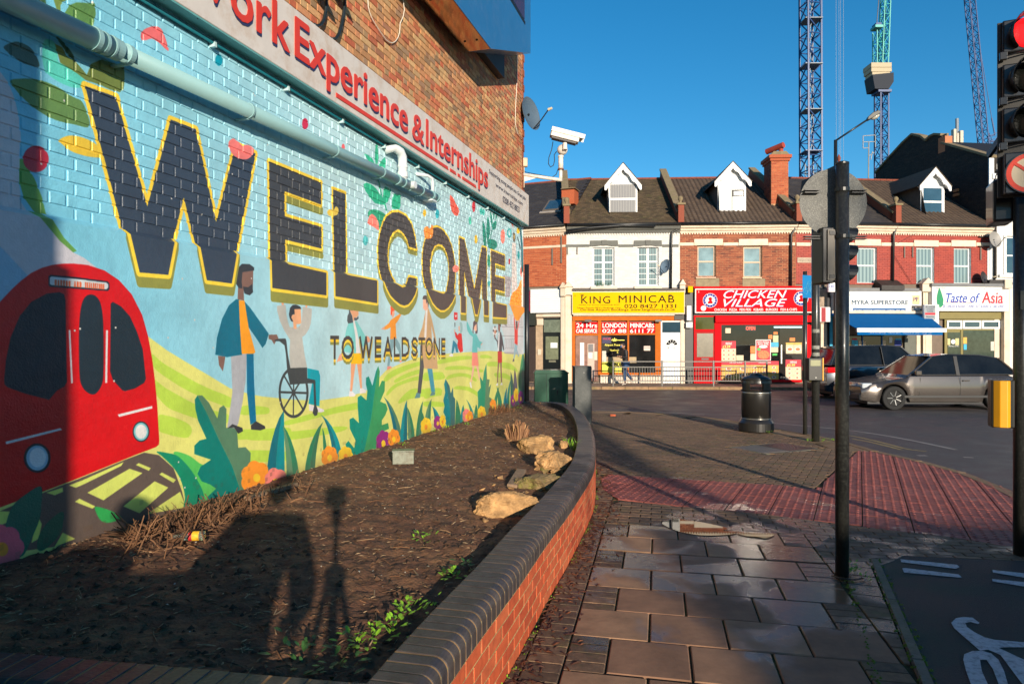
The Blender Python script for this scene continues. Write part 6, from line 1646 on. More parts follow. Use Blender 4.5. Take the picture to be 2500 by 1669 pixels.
part('button', MB().lathe([(0.014,0),(0.01,0.008)], 12, M=Matrix.Translation((a2_[0]+0.09,-0.22,a[1]+0.05)) @ Matrix.Rotation(R(90),4,'X')), P('steel',(170,170,165),metal=0.8,rough=0.3), bp_)
for i, z in enumerate((1.9, 1.62, 1.50)):
 part('sticker', MB().lathe([(0.0655,-0.03),(0.0655,0.03)], 20, (0,0,z)), P('torn_sticker', (150,150,140), rough=0.8, var=0.6, scale=50), bp_)
for i, (X, Y, lab) in enumerate(((px_-0.12,py_+0.03,'weeds at the foot of the crossing pole'),(px_+0.12,py_,'small weeds right of the crossing pole foot'),(px_+0.34,py_+0.1,'yellow flowered weeds in the flags between the two pole feet and the near pole'),(bx_+0.1,by_-0.33,'thin weeds in front of the bin base'))):
 mb = MB(); leafclump(mb, Vector((0,0,0)), 30, 0.03, 0.07, 0.04); solo('weed', mb, M_WEED, lab, 'plant', loc=(X,Y,0))
lx_, ly_ = (2040-CX)/FPX*28.2, 28.2
sc = ly_/FPX
lp = thing('street_lamp', 'tall slim street lamp leaning its arm out over the road behind the round sign', 'street lamp', (lx_, ly_, 0))
zt = HC-(342-CY)*sc
part('column', MB().tube([(0,0,0),(0,0,zt)], [0.085,0.068], 14), M_POLE, lp, smooth=True)
e = Vector(((2106-CX)*sc-lx_, -0.3, HC-(300-CY)*sc)); part('arm', MB().tube([(0,0,zt-0.03), e], 0.038, 10), M_POLE, lp, smooth=True)
f = Vector(((2136-CX)*sc-lx_, -0.4, HC-(284-CY)*sc)); dr = (f-e)
hd = MB(); qm_ = dr.normalized().to_track_quat('X','Z').to_matrix().to_4x4(); L = dr.length
hd.prism([(0,0.0),(0.15*L,0.09),(0.55*L,0.15),(0.95*L,0.12),(L,0.02),(0.95*L,-0.02),(0.5*L,-0.04),(0.1*L,-0.04)], -0.13, 0.13, 'y', M=Matrix.Translation(e) @ qm_)
part('lantern', hd, P('lantern_grey', (80,78,72), rough=0.5), lp, bevel=0.03)
part('bowl', MB().lathe([(0.13,0.0),(0.11,-0.07),(0.05,-0.11),(0.001,-0.12)], 16, M=Matrix.Translation(e) @ qm_ @ Matrix.Translation((L*0.6,0,-0.02)) @ Matrix.Diagonal((1.5,0.9,1,1))), P('lamp_glass', (190,186,170), rough=0.15), lp, smooth=True)
gcx, gcy = (1346-CX)/FPX*16.0, 16.0
gc = thing('green_cabinet', 'dark green steel street cabinet behind the far end of the planter', 'cabinet', (gcx, gcy, 0))
M_GRN = P('cabinet_green', (8,84,58), rough=0.28, var=0.08, coat=0.3)
w2 = 0.395
part('body', MB().box(-w2,-0.02,0,w2,0.5,1.0), M_GRN, gc, bevel=0.012); part('lid', MB().prism([(-w2-.02,0.985),(-w2+.03,1.065),(w2-.08,1.065),(w2+.02,1.0),(w2+.02,0.985)], -0.04, 0.52, 'y'), M_GRN, gc, bevel=0.008)
for x in (-0.115, 0.18): part('door_seam', MB().box(x-.004,-.0225,.05,x+.004,-.0195,.97), P('seam_dark',(6,30,22)), gc)
part('door_handle', MB().box(0.13,-.04,.5,.15,-.022,.6), M_BLK, gc)
fpx, fpy = (1421-CX)/FPX*14.3, 14.35
fp_ = thing('feeder_pillar', 'narrow dark grey metal pillar box right of the green cabinet', 'cabinet', (fpx, fpy, 0), 0.10)
M_FP = P('pillar_grey', (72,76,74), rough=0.5, var=0.12, dirt=(110,112,106), dirt_amt=0.3, dirt_scale=18)
part('body', MB().box(-.17,-.12,0,.17,.16,1.19), M_FP, fp_, bevel=0.006); part('cap', MB().box(-.18,-.13,1.191,.18,.17,1.215), M_FP, fp_, bevel=0.004)
mb = MB()
for i in range(5): mb.box(-.02,-.128,1.0-i*.03,.07,-.1195,1.012-i*.03)
part('louvre', mb, M_FP, fp_); part('edge_strip', MB().box(.172,-.125,0,.185,.1,1.19), M_BLK, fp_); part('lock', MB().lathe([(.008,0),(.008,.004)],10,M=Matrix.Translation((.02,-.12,1.08)) @ Matrix.Rotation(R(90),4,'X')), P('steel',(170,170,165)), fp_)
solo('brick_bits', rock(.09,.05,.035,5), None, 'small broken brick pieces on the flags by the pillar box', 'rubble', loc=(2.35,15.9,.02)).data.materials.append(M_OR)
gr0, gr1 = Vector(at_depth(1497, 900, 27.05)), Vector(at_depth(1872, 900, 26.8))
gr = thing('guard_rail', 'grey pedestrian guard rail along the far kerb in front of the shops', 'railing', (gr0.x, gr0.y, 0), math.atan2(gr1.y-gr0.y, gr1.x-gr0.x))
LR = (gr1-gr0).length; M_RAIL = P('galvanised_rail', (86,84,80), rough=0.45, metal=0.3, var=0.12)
for x in (0, LR*0.32, LR*0.655, LR*0.86, LR): part('post', MB().box(x-.03,-.03,0,x+.03,.03,1.02), M_RAIL, gr, bevel=0.004)
for z in (0.98, 0.76, 0.22): part('rail', MB().box(0,-.018,z-.02,LR,.018,z+.02), M_RAIL, gr)
mb = MB(); x = 0.1
while x < LR-0.05: mb.box(x-.007,-.007,.22,x+.007,.007,.76); x += 0.105
part('infill_bars', mb, M_RAIL, gr, kind='stuff')
# the terrace across the road
def along(x, d): return ((x-CX)/FPX*d, d)
PA = along(1150, 30.9); PB = along(1383, 29.3); PC_ = along(1660, 29.05); PD = along(1943, 28.8); PE = along(2183, 29.16); PF = along(2418, 29.6); PG = along(2560, 29.9)
F1, F2, F3, F4, F5, F6 = (Frame(a, b) for a, b in ((PA,PB),(PB,PC_),(PC_,PD),(PD,PE),(PE,PF),(PF,PG)))
EAVE, RIDGE_Y, RIDGE_Z = 6.75, 4.3, 9.75
M_BRR = BR('red_stock_brick', [(150,76,50),(172,92,60),(132,62,44),(180,102,68),(110,54,42),(160,80,52)], rough=0.8, gain=0.8, coarse=30)
M_BRO = BR('orange_brick', [(184,86,48),(198,102,60),(168,72,40),(206,112,68)], rough=0.8, gain=0.8, coarse=30)
M_BRP = BR('painted_red_brick', [(168,58,40),(180,66,46),(156,52,38),(174,62,42)], rough=0.6, gain=0.8, var=0.1, coarse=20)
M_BRW = BR('painted_white_brick', [(222,219,214),(212,209,204),(228,225,220)], rough=0.75, spec=0.3, gain=0.85, var=0.04, coarse=8)
M_MRED = P('red_mortar', (196,150,110), rough=0.95, var=0.2, bump=0.4); M_MDR = P('painted_red_joint', (140,46,34), rough=0.8)
M_WP = P('white_render', (222,218,212), rough=0.55, var=0.04, scale=2, gain=0.9, dirt=(190,182,170), dirt_amt=0.25, dirt_scale=1.5)
M_CRM = P('cream_moulding', (224,206,182), rough=0.6, var=0.07, scale=3, gain=0.88, dirt=(186,150,112), dirt_amt=0.4, dirt_scale=2.5)
M_GRY = P('grey_moulding', (104,104,98), rough=0.7, var=0.15); M_UPV = P('white_frame', (228,228,226), rough=0.5, var=0.02, gain=0.92)
M_STONE = P('lichen_stone', (142,124,96), rough=0.9, var=0.3, scale=10, bump=0.8, dirt=(110,104,60), dirt_amt=0.6, dirt_scale=5)
M_GUT = P('black_gutter', (34,34,34), rough=0.4)
M_GLASS = P('window_glass', (58,84,98), rough=0.04, var=0.25, scale=1.5, spec=0.9, coat=0.6, gain=0.7)
M_NET = P('net_curtain', (176,196,196), rough=0.6, var=0.25, scale=6, gain=0.8)
M_TILE = BR('plain_clay_tile', [(110,92,68),(94,78,58),(124,104,78),(82,70,52),(104,84,60)], rough=0.85, gain=0.7, coarse=20, moss=(84,84,44))
M_SLATE = BR('grey_slate', [(72,66,64),(64,60,60),(80,74,70)], rough=0.6, gain=0.8, var=0.1, coarse=12)
M_PAN = BR('brown_pantile', [(104,86,70),(96,78,64),(114,94,76),(90,74,62)], rough=0.8, gain=0.75, coarse=20)
def house(fr, label, brick, joint, roof, bricks=True, z0=4.3, roofkind='tile', group=None, tw=0.165, tg=0.12, coping=True, name='terraced_house'):
 t = fr.thing(name, label, 'house'); Lh = fr.len
 bpy.context.view_layer.update()
 part('wall', MB().box(0.0, 0.014, -0.1, Lh-0.004, 8.0, EAVE), joint, t)
 rl = math.hypot(RIDGE_Y+0.25, RIDGE_Z-EAVE); th = math.atan2(RIDGE_Z-EAVE, RIDGE_Y+0.25)
 Mr = Matrix.Translation((0, -0.25, EAVE)) @ Matrix.Rotation(th, 4, 'X')
 part('roof_slope', MB().box(0.0, 0, -0.06, Lh-0.004, rl, -0.004, M=Mr), P('roof_dark', (40,34,30)), t)
 part('rear_slope', MB().prism([(RIDGE_Y, RIDGE_Z-0.06),(8.3, EAVE),(RIDGE_Y, EAVE-0.1)], 0, Lh-0.004, 'x'), P('roof_dark', (40,34,30)), t)
 mb = MB(); nrow = int(rl/tg); ncol = int(Lh/tw)
 for r in range(nrow):
  off = (r % 2)*tw/2 if roofkind == 'tile' else 0
  for c in range(ncol+1):
   x0 = max(0, c*tw-off+0.003); x1 = min(Lh, (c+1)*tw-off-0.003)
   if x1-x0 < 0.03: continue
   y0 = r*tg; j = (rng.random()-.5)*0.008
   if roofkind == 'pan':
    pr = [(x0,0.0),(x0+(x1-x0)*.25,0.035),(x0+(x1-x0)*.5,0.03),(x0+(x1-x0)*.75,0.006),(x1,0.0)]
    n = 5; vs = [Mr @ Vector((p[0], y0-0.01, p[1]+0.012)) for p in pr]+[Mr @ Vector((p[0], y0+tg, p[1]-0.004)) for p in pr]+[Mr @ Vector((p[0], y0-0.01, p[1]-0.004)) for p in pr]
    mb.add(vs, [(i,i+1,n+i+1,n+i) for i in range(4)]+[(2*n+i,2*n+i+1,i+1,i) for i in range(4)])
   else:
    vs = [Mr @ Vector(p) for p in ((x0,y0-0.012,0.004),(x1,y0-0.012,0.004),(x1,y0-0.012,0.020+j),(x0,y0-0.012,0.020+j),(x1,y0+tg,0.001),(x0,y0+tg,0.001))]
    mb.add(vs, [(0,1,2,3),(3,2,4,5)])
 part('roof_tiles', mb, roof, t, kind='stuff')
 rb = MB()
 for i in range(int(Lh/0.32)): rb.tube([(i*.32+.004,RIDGE_Y,RIDGE_Z-.02),(i*.32+.316,RIDGE_Y,RIDGE_Z-.02)], 0.075, 8)
 part('ridge_tiles', rb, P('ridge_red', (140,70,48), rough=0.8), t, kind='stuff')
 part('gutter', MB().tube([(0,-0.32,EAVE-0.02),(Lh-0.01,-0.32,EAVE-0.02)], 0.055, 10), M_GUT, t, smooth=True)
 return t
def cornice(t, Lh, mat, z0=6.38, z1=6.68):
 part('cornice', MB().prism([(0.005,z0),(-0.05,z0),(-0.06,z0+.07),(-0.12,z0+.09),(-0.14,z0+.17),(-0.22,z0+.2),(-0.24,z1),(0.005,z1)], 0.003, Lh-0.008, 'x'), mat, t)
 mb = MB(); x = 0.05
 while x < Lh-0.1: mb.box(x,-.045,z0-.06,x+.05,-.0005,z0-.002); x += 0.11
 part('dentils', mb, mat, t, kind='stuff')
def facade(t, fr, brick, zlo, holes, zhi=6.38):
 laid(t, 'brick', courses(0.002, fr.len-0.008, zlo, zhi, holes, bond='stretcher'), brick, 0.066, 0.03, 0.003, limit=300, jit=0.003)
def px_hole(fr, x0, y0, x1, y1):
 a = fr.at(x0, y1, 0); b = fr.at(x1, y0, 0); return (a[0], b[0], a[1], b[1])
def window(t, fr, x0, y0, x1, y1, kind='sash', frame=M_UPV, rec=0.11, glass=M_GLASS, curtain=True):
 a = fr.at(x0, y1, 0); b = fr.at(x1, y0, 0); X0, X1, Za, Zb = a[0], b[0], a[1], b[1]
 fw = 0.06 if kind == 'sash' else 0.05
 w = part('window', MB().box(X0,rec,Za,X0+fw,rec+.05,Zb).box(X1-fw,rec,Za,X1,rec+.05,Zb).box(X0+fw,rec+.001,Za,X1-fw,rec+.049,Za+fw).box(X0+fw,rec+.001,Zb-fw,X1-fw,rec+.049,Zb), frame, t)
 zm = Za+(Zb-Za)*0.5
 if kind == 'sash':
  part('glazing_bar', MB().box(X0+fw,rec-.008,zm-.03,X1-fw,rec+.045,zm+.03), frame, w)
  part('pane', MB().box(X0+fw,rec+.022,Za+fw,X1-fw,rec+.026,zm-.03), glass, w); part('pane', MB().box(X0+fw,rec+.022,zm+.03,X1-fw,rec+.026,Zb-fw), glass, w)
 elif kind == 'grid':
  xm = (X0+X1)/2; zm = Za+(Zb-Za)*0.62
  part('glazing_bar', MB().box(xm-.035,rec-.006,Za+fw,xm+.035,rec+.045,Zb-fw).box(X0+fw,rec-.004,zm-.035,xm-.036,rec+.045,zm+.035).box(xm+.036,rec-.004,zm-.035,X1-fw,rec+.045,zm+.035), frame, w)
  cells = []
  for u0, u1 in ((X0+fw,xm-.035),(xm+.035,X1-fw)):
   for v0, v1, nb in ((Za+fw,zm-.035,3),(zm+.035,Zb-fw,1)):
    part('pane', MB().box(u0,rec+.022,v0,u1,rec+.026,v1), glass, w)
    mb = MB()
    for k in range(nb): z = v0+(v1-v0)*(k+1)/(nb+1); mb.box(u0+.002,rec+.012,z-.011,u1-.002,rec+.021,z+.011)
    mb.box(u0+.002,rec+.012,v0+.01,u0+.02,rec+.02,v1-.01).box(u1-.02,rec+.012,v0+.01,u1-.002,rec+.02,v1-.01)
    part('glazing_bar', mb, frame, w)
 else:
  part('pane', MB().box(X0+fw,rec+.022,Za+fw,X1-fw,rec+.026,Zb-fw), glass, w)
 if curtain:
  mb = MB(); n = 26; u0, u1 = X0+.02, X1-.02
  for side in ((u0, u0+(u1-u0)*0.47),(u0+(u1-u0)*0.53, u1)):
   vs = [];
   for i in range(n+1): x = side[0]+(side[1]-side[0])*i/n; y = rec+.045+0.012*math.sin(i*2.2); vs += [(x,y,Za+.03),(x,y,Zb-.03)]
   mb.add(vs, [(2*i,2*i+2,2*i+3,2*i+1) for i in range(n)])
 part('reveal', MB().box(X0-.001,0.0135,Za-.001,X0+.0005,rec,Zb).box(X1-.0005,0.0135,Za,X1+.001,rec,Zb), frame, w)
 return (X0, X1, Za, Zb)
def wall_strips(fr, holes, joint, t, z0, z1):
 xs = sorted({0.0, fr.len-0.004} | {h[0] for h in holes} | {h[1] for h in holes}); zs = sorted({z0, z1} | {h[2] for h in holes} | {h[3] for h in holes})
 mb = MB()
 for i in range(len(xs)-1):
  for j in range(len(zs)-1):
   cx_, cz = (xs[i]+xs[i+1])/2, (zs[j]+zs[j+1])/2
   if any(h[0] < cx_ < h[1] and h[2] < cz < h[3] for h in holes): continue
   mb.box(xs[i], 0.006, zs[j], xs[i+1], 0.0135, zs[j+1])
   mb.box(xs[i], 0.0136, zs[j], xs[i+1], 0.16, zs[j+1])
 part('wall_face', mb, joint, t)
def house2(fr, label, brick, joint, roof, holes, zlo, **kw):
 t = house(fr, label, brick, joint, roof, **kw)
 for c in t.children:
  if c.name.startswith('wall'):
   me = MB().box(0.0, 0.30, -0.1, fr.len-0.004, 8.0, EAVE).box(0.0,0.0,-0.1,fr.len-0.004,0.29,0.0).mesh('wall', joint); c.data = me
   part('party_end', MB().box(0,0.162,0,0.02,0.30,EAVE).box(fr.len-.024,0.162,0,fr.len-.004,0.30,EAVE).box(0.021,0.162,EAVE-.02,fr.len-.025,0.30,EAVE), joint, t)
 wall_strips(fr, holes, joint, t, zlo, 6.5)
 facade(t, fr, brick, zlo, holes)
 return t
M_ROOM = P('dark_room', (60,66,66), rough=0.9)
def parapet(fr, t, px_lo, mat=M_STONE, label=None, w=0.24):
 """stepped party wall rising through the roof at the left edge of a house"""
 th = math.atan2(RIDGE_Z-EAVE, RIDGE_Y+0.25); rl = math.hypot(RIDGE_Y+0.25, RIDGE_Z-EAVE); Mr = Matrix.Translation((0, -0.25, EAVE)) @ Matrix.Rotation(th, 4, 'X')
 p = part('party_wall', MB().box(-w/2, 0.35, -0.05, w/2, rl+0.2, 0.32, M=Mr), M_BRRD, t)
 part('coping', MB().box(-w/2-.04, 0.38, 0.321, w/2+.04, rl+0.25, 0.40, M=Mr), mat, p)
 part('kneeler', MB().box(-w/2, -0.30, EAVE+0.05, w/2, 0.12, EAVE+0.78), M_BRRD, t); part('kneeler_cap', MB().box(-w/2-.05,-.35,EAVE+.781,w/2+.05,.17,EAVE+.86), mat, t)
 part('finial', MB().lathe([(0.09,0),(0.06,0.06),(0.05,0.10),(0.10,0.17),(0.11,0.24),(0.07,0.31),(0.001,0.34)], 14, (0,-.1,EAVE+.86)), mat, t, smooth=True)
M_BRRD = BR('rubbed_red_brick', [(160,80,54),(140,68,48),(172,92,62)], rough=0.8, gain=0.8)
MD_ROOF = MATS['roof_dark'] if 'roof_dark' in MATS else None
def dormer(t, fr, x0, x1, ytop, ysill, yeave, win, recess, frame=M_UPV, kind='sash', style=0, cheek=None, lean=0.0):
 """gabled dormer; pixel extents on a plane `recess` behind the facade"""
 a = fr.at(x0, ysill, recess); b = fr.at(x1, yeave, recess); top = fr.at((x0+x1)/2, ytop, recess)
 X0, X1, Z0_, Ze, Zt = a[0], b[0], a[1], b[1], top[1]; xm = (X0+X1)/2
 slope = (RIDGE_Z-EAVE)/(RIDGE_Y+0.25)
 def ry_at(z): return (z-EAVE)/slope-0.25
 D = ry_at(Zt)+0.1; De = ry_at(Ze)+0.2
 ck = cheek or P('dormer_cheek', (96,88,78), rough=0.8, var=0.2)
 d = part('dormer', MB().prism([(recess+.02,Z0_-0.1),(recess+.02,Ze),(De,Ze),(ry_at(Z0_)-.1,Z0_-0.1)], X0+.05, X1-.05, 'x'), ck, t)
 mw = fr.at(win[0], win[3], recess); mw2 = fr.at(win[2], win[1], recess)
 fb = MB().prism([(X0+.05,Z0_),(X1-.05,Z0_),(X1-.05,Ze),(xm,Zt-.12),(X0+.05,Ze)], recess, recess+.019, 'y')
 part('dormer_face', fb, frame, t)
 ov = 0.16; n = 12
 for s_, xe in ((-1, X0-ov),(1, X1+ov)):
  outer_ = [(xm, Zt),(xe, Ze-0.10)]
  low = []
  for i in range(n+1):
   tt = i/n; x = xe+(xm-xe)*tt; z = (Ze-0.10)+(Zt-Ze+0.10)*tt
   low.append((x, z-0.26-0.05*math.sin(tt*math.pi*5)*(1-abs(2*tt-1)*.4)))
  poly = [(xm, Zt)]+[(xe, Ze-0.10)]+[(xe, Ze-0.30)]+low[1:]
  part('bargeboard', MB().prism(poly, recess-.22, recess-.17, 'y'), frame, t)
 part('dormer_soffit', MB().prism([(X0-ov+.03,Ze-.12),(xm,Zt-.06),(X1+ov-.03,Ze-.12),(X1+ov-.1,Ze-.16),(xm,Zt-.12),(X0-ov+.1,Ze-.16)], recess-.169, recess-.002, 'y'), frame, t)
 for xe in (X0-ov-.03, X1+ov+.03):
  v = [(xm,recess-.24,Zt+.04),(xe,recess-.24,Ze-.08),(xe,De+.1,Ze-.08),(xm,D,Zt+.04)]
  v2 = [(p[0],p[1],p[2]-.04) for p in v]
  part('dormer_roof', MB().add(v+v2, [(0,1,2,3),(7,6,5,4),(0,4,5,1),(1,5,6,2),(2,6,7,3),(3,7,4,0)]), P('dormer_tiles', (84,70,56), rough=0.85, var=0.3, scale=8, bump=0.6), t)
 for x in (X0+.02, X1-.08): part('corner_post', MB().box(x-.0,recess-.02,Z0_,x+.06,recess-.001,Ze), frame, t)
 Xa, Xb, Za, Zb = mw[0], mw2[0], mw[1], mw2[1]; r0 = recess-.03
 w = part('window', MB().box(Xa,r0,Za,Xa+.06,r0+.028,Zb).box(Xb-.06,r0,Za,Xb,r0+.028,Zb).box(Xa+.06,r0+.001,Za,Xb-.06,r0+.028,Za+.06).box(Xa+.06,r0+.001,Zb-.06,Xb-.06,r0+.028,Zb), frame, t)
 part('sill', MB().box(Xa-.06,r0-.05,Za-.05,Xb+.06,r0+.02,Za-.002), frame, w)
 if style == 0:
  zm = (Za+Zb)/2-.03; part('glazing_bar', MB().box(Xa+.06,r0-.004,zm-.045,Xb-.06,r0+.028,zm+.045), frame, w)
  gm = M_NETG if style == 0 and kind == 'net' else M_GLASS
  part('pane', MB().box(Xa+.06,r0+.012,Za+.06,Xb-.06,r0+.016,zm-.045), gm, w); part('pane', MB().box(Xa+.06,r0+.012,zm+.045,Xb-.06,r0+.016,Zb-.06), gm, w)
 else:
  xm2 = Xa+(Xb-Xa)*0.47
  part('panel_gap', MB().box(Xa+.055,r0+.021,Za+.055,Xb-.055,r0+.026,Zb-.055), P('dark_gap2',(70,66,62)), w); part('blank_panel', MB().box(Xa+.075,r0+.004,Za+.075,xm2,r0+.02,Zb-.075), frame, w); part('blank_panel', MB().box(xm2+.04,r0+.004,Za+.06,Xb-.06,r0+.02,Zb-.36), frame, w)
  part('pane', MB().box(xm2+.09,r0+.012,Zb-.31,Xb-.10,r0+.016,Zb-.12), M_GLASS, w)
def netg(name, c1, c2, sc):
 m = bpy.data.materials.new(name); m.use_nodes = True; nt, b = nodes_of(m)
 geo = nt.nodes.new('ShaderNodeNewGeometry'); wv = nt.nodes.new('ShaderNodeTexWave'); wv.inputs['Scale'].default_value = sc; wv.inputs['Distortion'].default_value = 3.0; wv.inputs['Detail'].default_value = 3; wv.inputs['Detail Scale'].default_value = 0.6
 mp = nt.nodes.new('ShaderNodeMapping'); mp.inputs['Scale'].default_value = (1,1,0.06); nt.links.new(geo.outputs['Position'], mp.inputs[0]); nt.links.new(mp.outputs[0], wv.inputs[0])
 mx = nt.nodes.new('ShaderNodeMix'); mx.data_type = 'RGBA'; mx.inputs[6].default_value = [v*.75 for v in lin(c1)]+[1]; mx.inputs[7].default_value = [v*.75 for v in lin(c2)]+[1]
 nt.links.new(wv.outputs['Fac'], mx.inputs[0]); nt.links.new(mx.outputs[2], b.inputs['Base Color']); b.inputs['Roughness'].default_value = 0.5; b.inputs['Coat Weight'].default_value = 0.5; b.inputs['Coat Roughness'].default_value = 0.03
 MATS[name] = m; return m
M_NETG = netg('net_curtain_behind_glass', (150,147,142), (88,88,94), 4.5)
M_NETB = netg('pale_curtain_behind_glass', (150,176,176), (84,116,124), 2.0)
M_NETD = netg('teal_glass_curtain', (96,134,138), (52,86,94), 2.6)
z1 = F1.at(1300, 700)[1]
h1 = house2(F1, 'orange brick house at the left end with grey slate roof and skylight', M_BRO, M_MRED, M_SLATE, [], z1, tw=0.30, tg=0.2)
cornice(h1, F1.len, M_CRM)
def band(t, fr, x0, x1, y0, y1, mat, k=0.02): fr.box('string_course', x0, y0, x1, y1, k, k+0.012, mat, t)
band(h1, F1, 1276, 1382, 597, 608, M_CRM)
sl = Matrix.Translation((0,-0.25,EAVE)) @ Matrix.Rotation(math.atan2(RIDGE_Z-EAVE, RIDGE_Y+0.25),4,'X')
for nm, bx_2, m_ in (('skylight_frame',(3.05,1.55,0.0,3.85,2.75,0.09),P('skylight_grey',(110,100,90))),('skylight_glass',(3.14,1.65,0.091,3.76,2.65,0.10),M_GLASS),('lead_flashing',(2.95,1.40,0.0,3.95,1.54,0.05),P('lead',(170,160,150)))):
 part(nm, MB().box(*bx_2, M=sl), m_, h1)
F1.box('chimney', 1371, 462, 1402, 499, -1.2, 0.7, M_BRO, h1); F1.box('chimney_cap', 1369, 457, 1404, 461.5, -1.15, 0.8, M_STONE, h1)
F1.box('fascia_shutter', 1295, 704, 1368, 764, 0.10, 0.1, M_UPV, h1)
for i in range(11): F1.box('shutter_slat', 1295, 705+i*5.4, 1368, 708.6+i*5.4, 0.118, 0.017, M_UPV, h1)
F1.box('red_panel', 1284, 710, 1294.5, 760, 0.12, 0.1, P('maroon', (140,24,50)), h1)
F1.box('fascia_rail', 1284, 766, 1373, 774, 0.08, 0.08, M_CRM, h1); F1.box('roller_shutter', 1284, 797, 1307, 930, 0.02, 0.02, P('brown_shutter', (60,46,40), var=0.3, scale=20), h1)
for i in range(22): F1.box('shutter_slat', 1284, 798+i*6, 1307, 801.6+i*6, 0.034, 0.013, P('brown_shutter', (60,46,40)), h1)
F1.box('door_jamb', 1308, 776, 1325, 935, 0.04, 0.05, P('bare_plaster', (188,160,130), var=0.2), h1)
dm = P('black_door', (24,26,26), rough=0.3, coat=0.3)
F1.box('door_frame', 1326, 776, 1372, 935, 0.03, 0.03, dm, h1); F1.box('door', 1330, 818, 1367, 930, 0.045, 0.013, dm, h1)
F1.box('fanlight', 1328, 780, 1368, 811, 0.04, 0.008, P('dusty_glass', (112,120,104), rough=0.1, var=0.3), h1); F1.box('door_glass', 1332, 821, 1363, 877, 0.055, 0.008, P('frosted_glass', (122,126,100), rough=0.2, var=0.25), h1)
F1.box('notice', 1344, 836, 1361, 849, 0.058, 0.002, M_UPV, h1); F1.box('letter_plate', 1340, 879, 1357, 884, 0.06, 0.004, P('brass', (190,180,150), metal=0.7, rough=0.3), h1)
F1.box('meter_box', 1313, 852, 1321, 866, 0.08, 0.035, M_CRM, h1); F1.box('alarm_box', 1310, 778, 1326, 794, 0.12, 0.06, M_CRM, h1, bevel=0.02)
F1.box('flower_basket', 1287, 765, 1306, 794, 0.25, 0.2, P('dark_foliage', (40,44,36), var=0.6, scale=30, bump=1.0), h1)
for x, y0_, y1_ in ((1348,606,647),(1370,576,642)): F1.box('overflow_pipe', x-1.5, y0_, x+1.5, y1_, 0.05, 0.05, P('grey_pipe',(120,110,98)), h1)
z2 = F2.at(1500, 703)[1]
hs2 = [px_hole(F2, 1447,604,1500,698), px_hole(F2, 1556,602,1608,697)]
h2 = house2(F2, 'white painted brick house with a yellow minicab office sign below', M_BRW, M_WP, M_TILE, hs2, z2)
part('eaves_board', MB().prism([(0.005,6.40),(-0.08,6.40),(-0.12,6.50),(-0.20,6.55),(-0.26,6.70),(0.005,6.70)], 0.003, F2.len-.008, 'x'), M_GRY, h2)
mb = MB(); x = 0.05
while x < F2.len-.1: mb.box(x,-.04,6.33,x+.05,-.0005,6.398); x += .11
part('dentils', mb, M_WP, h2, kind='stuff')
part('loose_gutter', MB().tube([F2.at(1384,563,-.35)[0:1]+(-.35,)+F2.at(1384,563,-.35)[1:], F2.at(1440,556,-.35)[0:1]+(-.35,)+F2.at(1440,556,-.35)[1:], F2.at(1520,550,-.35)[0:1]+(-.35,)+F2.at(1520,550,-.35)[1:], F2.at(1600,551,-.35)[0:1]+(-.35,)+F2.at(1600,551,-.35)[1:]], 0.055, 10), M_GUT, h2, smooth=True)
for w in ((1447,604,1500,698),(1556,602,1608,697)): window(h2, F2, *w, kind='grid', glass=M_NETD)
for x0, x1 in ((1440,1509),(1547,1616)):
 a = F2.at(x0, 601, 0); b = F2.at(x1, 587, 0); xm = (a[0]+b[0])/2
 part('lintel', MB().prism([(a[0],a[1]),(a[0]+.02,b[1]),(b[0]-.02,b[1]),(b[0],a[1]),(b[0]-.25,a[1]+.0),(xm,a[1]+.05),(a[0]+.25,a[1]+.0)], -0.055, 0.003, 'y'), M_GRY, h2)
 part('keystone', MB().prism([(xm-.08,a[1]+.03),(xm-.12,b[1]+.01),(xm+.12,b[1]+.01),(xm+.08,a[1]+.03)], -0.085, -0.056, 'y'), M_GRY, h2)
for x0, x1 in ((1381,1439),(1510,1546),(1617,1657)): band(h2, F2, x0, x1, 596.5, 603, M_GRY, 0.025)
for x0, x1, yy in ((1442,1507,699),(1549,1616,698)): F2.box('sill', x0, yy, x1, yy+6, 0.10, 0.1, M_CRM, h2)
for x in (1385.5, 1409): F2.box('overflow_pipe', x-1.5, 603, x+1.5, 621, 0.04, 0.04, P('grey_pipe',(120,110,98)), h2)
def dp(t, fr, pts, r=0.045, k=-0.10, mat=M_GUT):
 part('downpipe', MB().tube([(fr.at(x,y,k)[0], k, fr.at(x,y,k)[1]) for x, y in pts], r, 10), mat, t, smooth=True)
dp(h2, F2, [(1657,552),(1655,560),(1640,567),(1639,590),(1638,705)])
dormer(h2, F2, 1484, 1556, 401, 524, 449, (1486,447,1556,522), 0.85, kind='net')
mb = MB()
for i in range(34):
 x = F2.at(1455+rng.random()*40, 700, -.08)[0]; z = F2.at(1480,698,0)[1]; mb.tube([(x,-.05,z),(x+rng.uniform(-.06,.06),-.08,z+rng.uniform(.08,.25))], [.006,.003], 4)
solo('window_weeds', mb, M_WEED2, 'straggly weeds growing from the sill of the left window of the white house', 'weeds', loc=h2.location, rot=h2.rotation_euler)
z3 = F3.at(1800, 699)[1]
hs3 = [px_hole(F3, 1702,598,1748,675), px_hole(F3, 1814,600,1861,676)]
h3 = house2(F3, 'red brick house with brown pantile roof and tall chimney over the chicken shop', M_BRR, M_MRED, M_PAN, hs3, z3, roofkind='pan', tw=0.2, tg=0.22)
cornice(h3, F3.len, M_CRM)
M_BEIGE = P('beige_frame', (206,170,136), rough=0.5)
M_PG = P('pale_glass', (140,166,170), rough=0.05, var=0.3, scale=2, coat=0.5, gain=0.75)
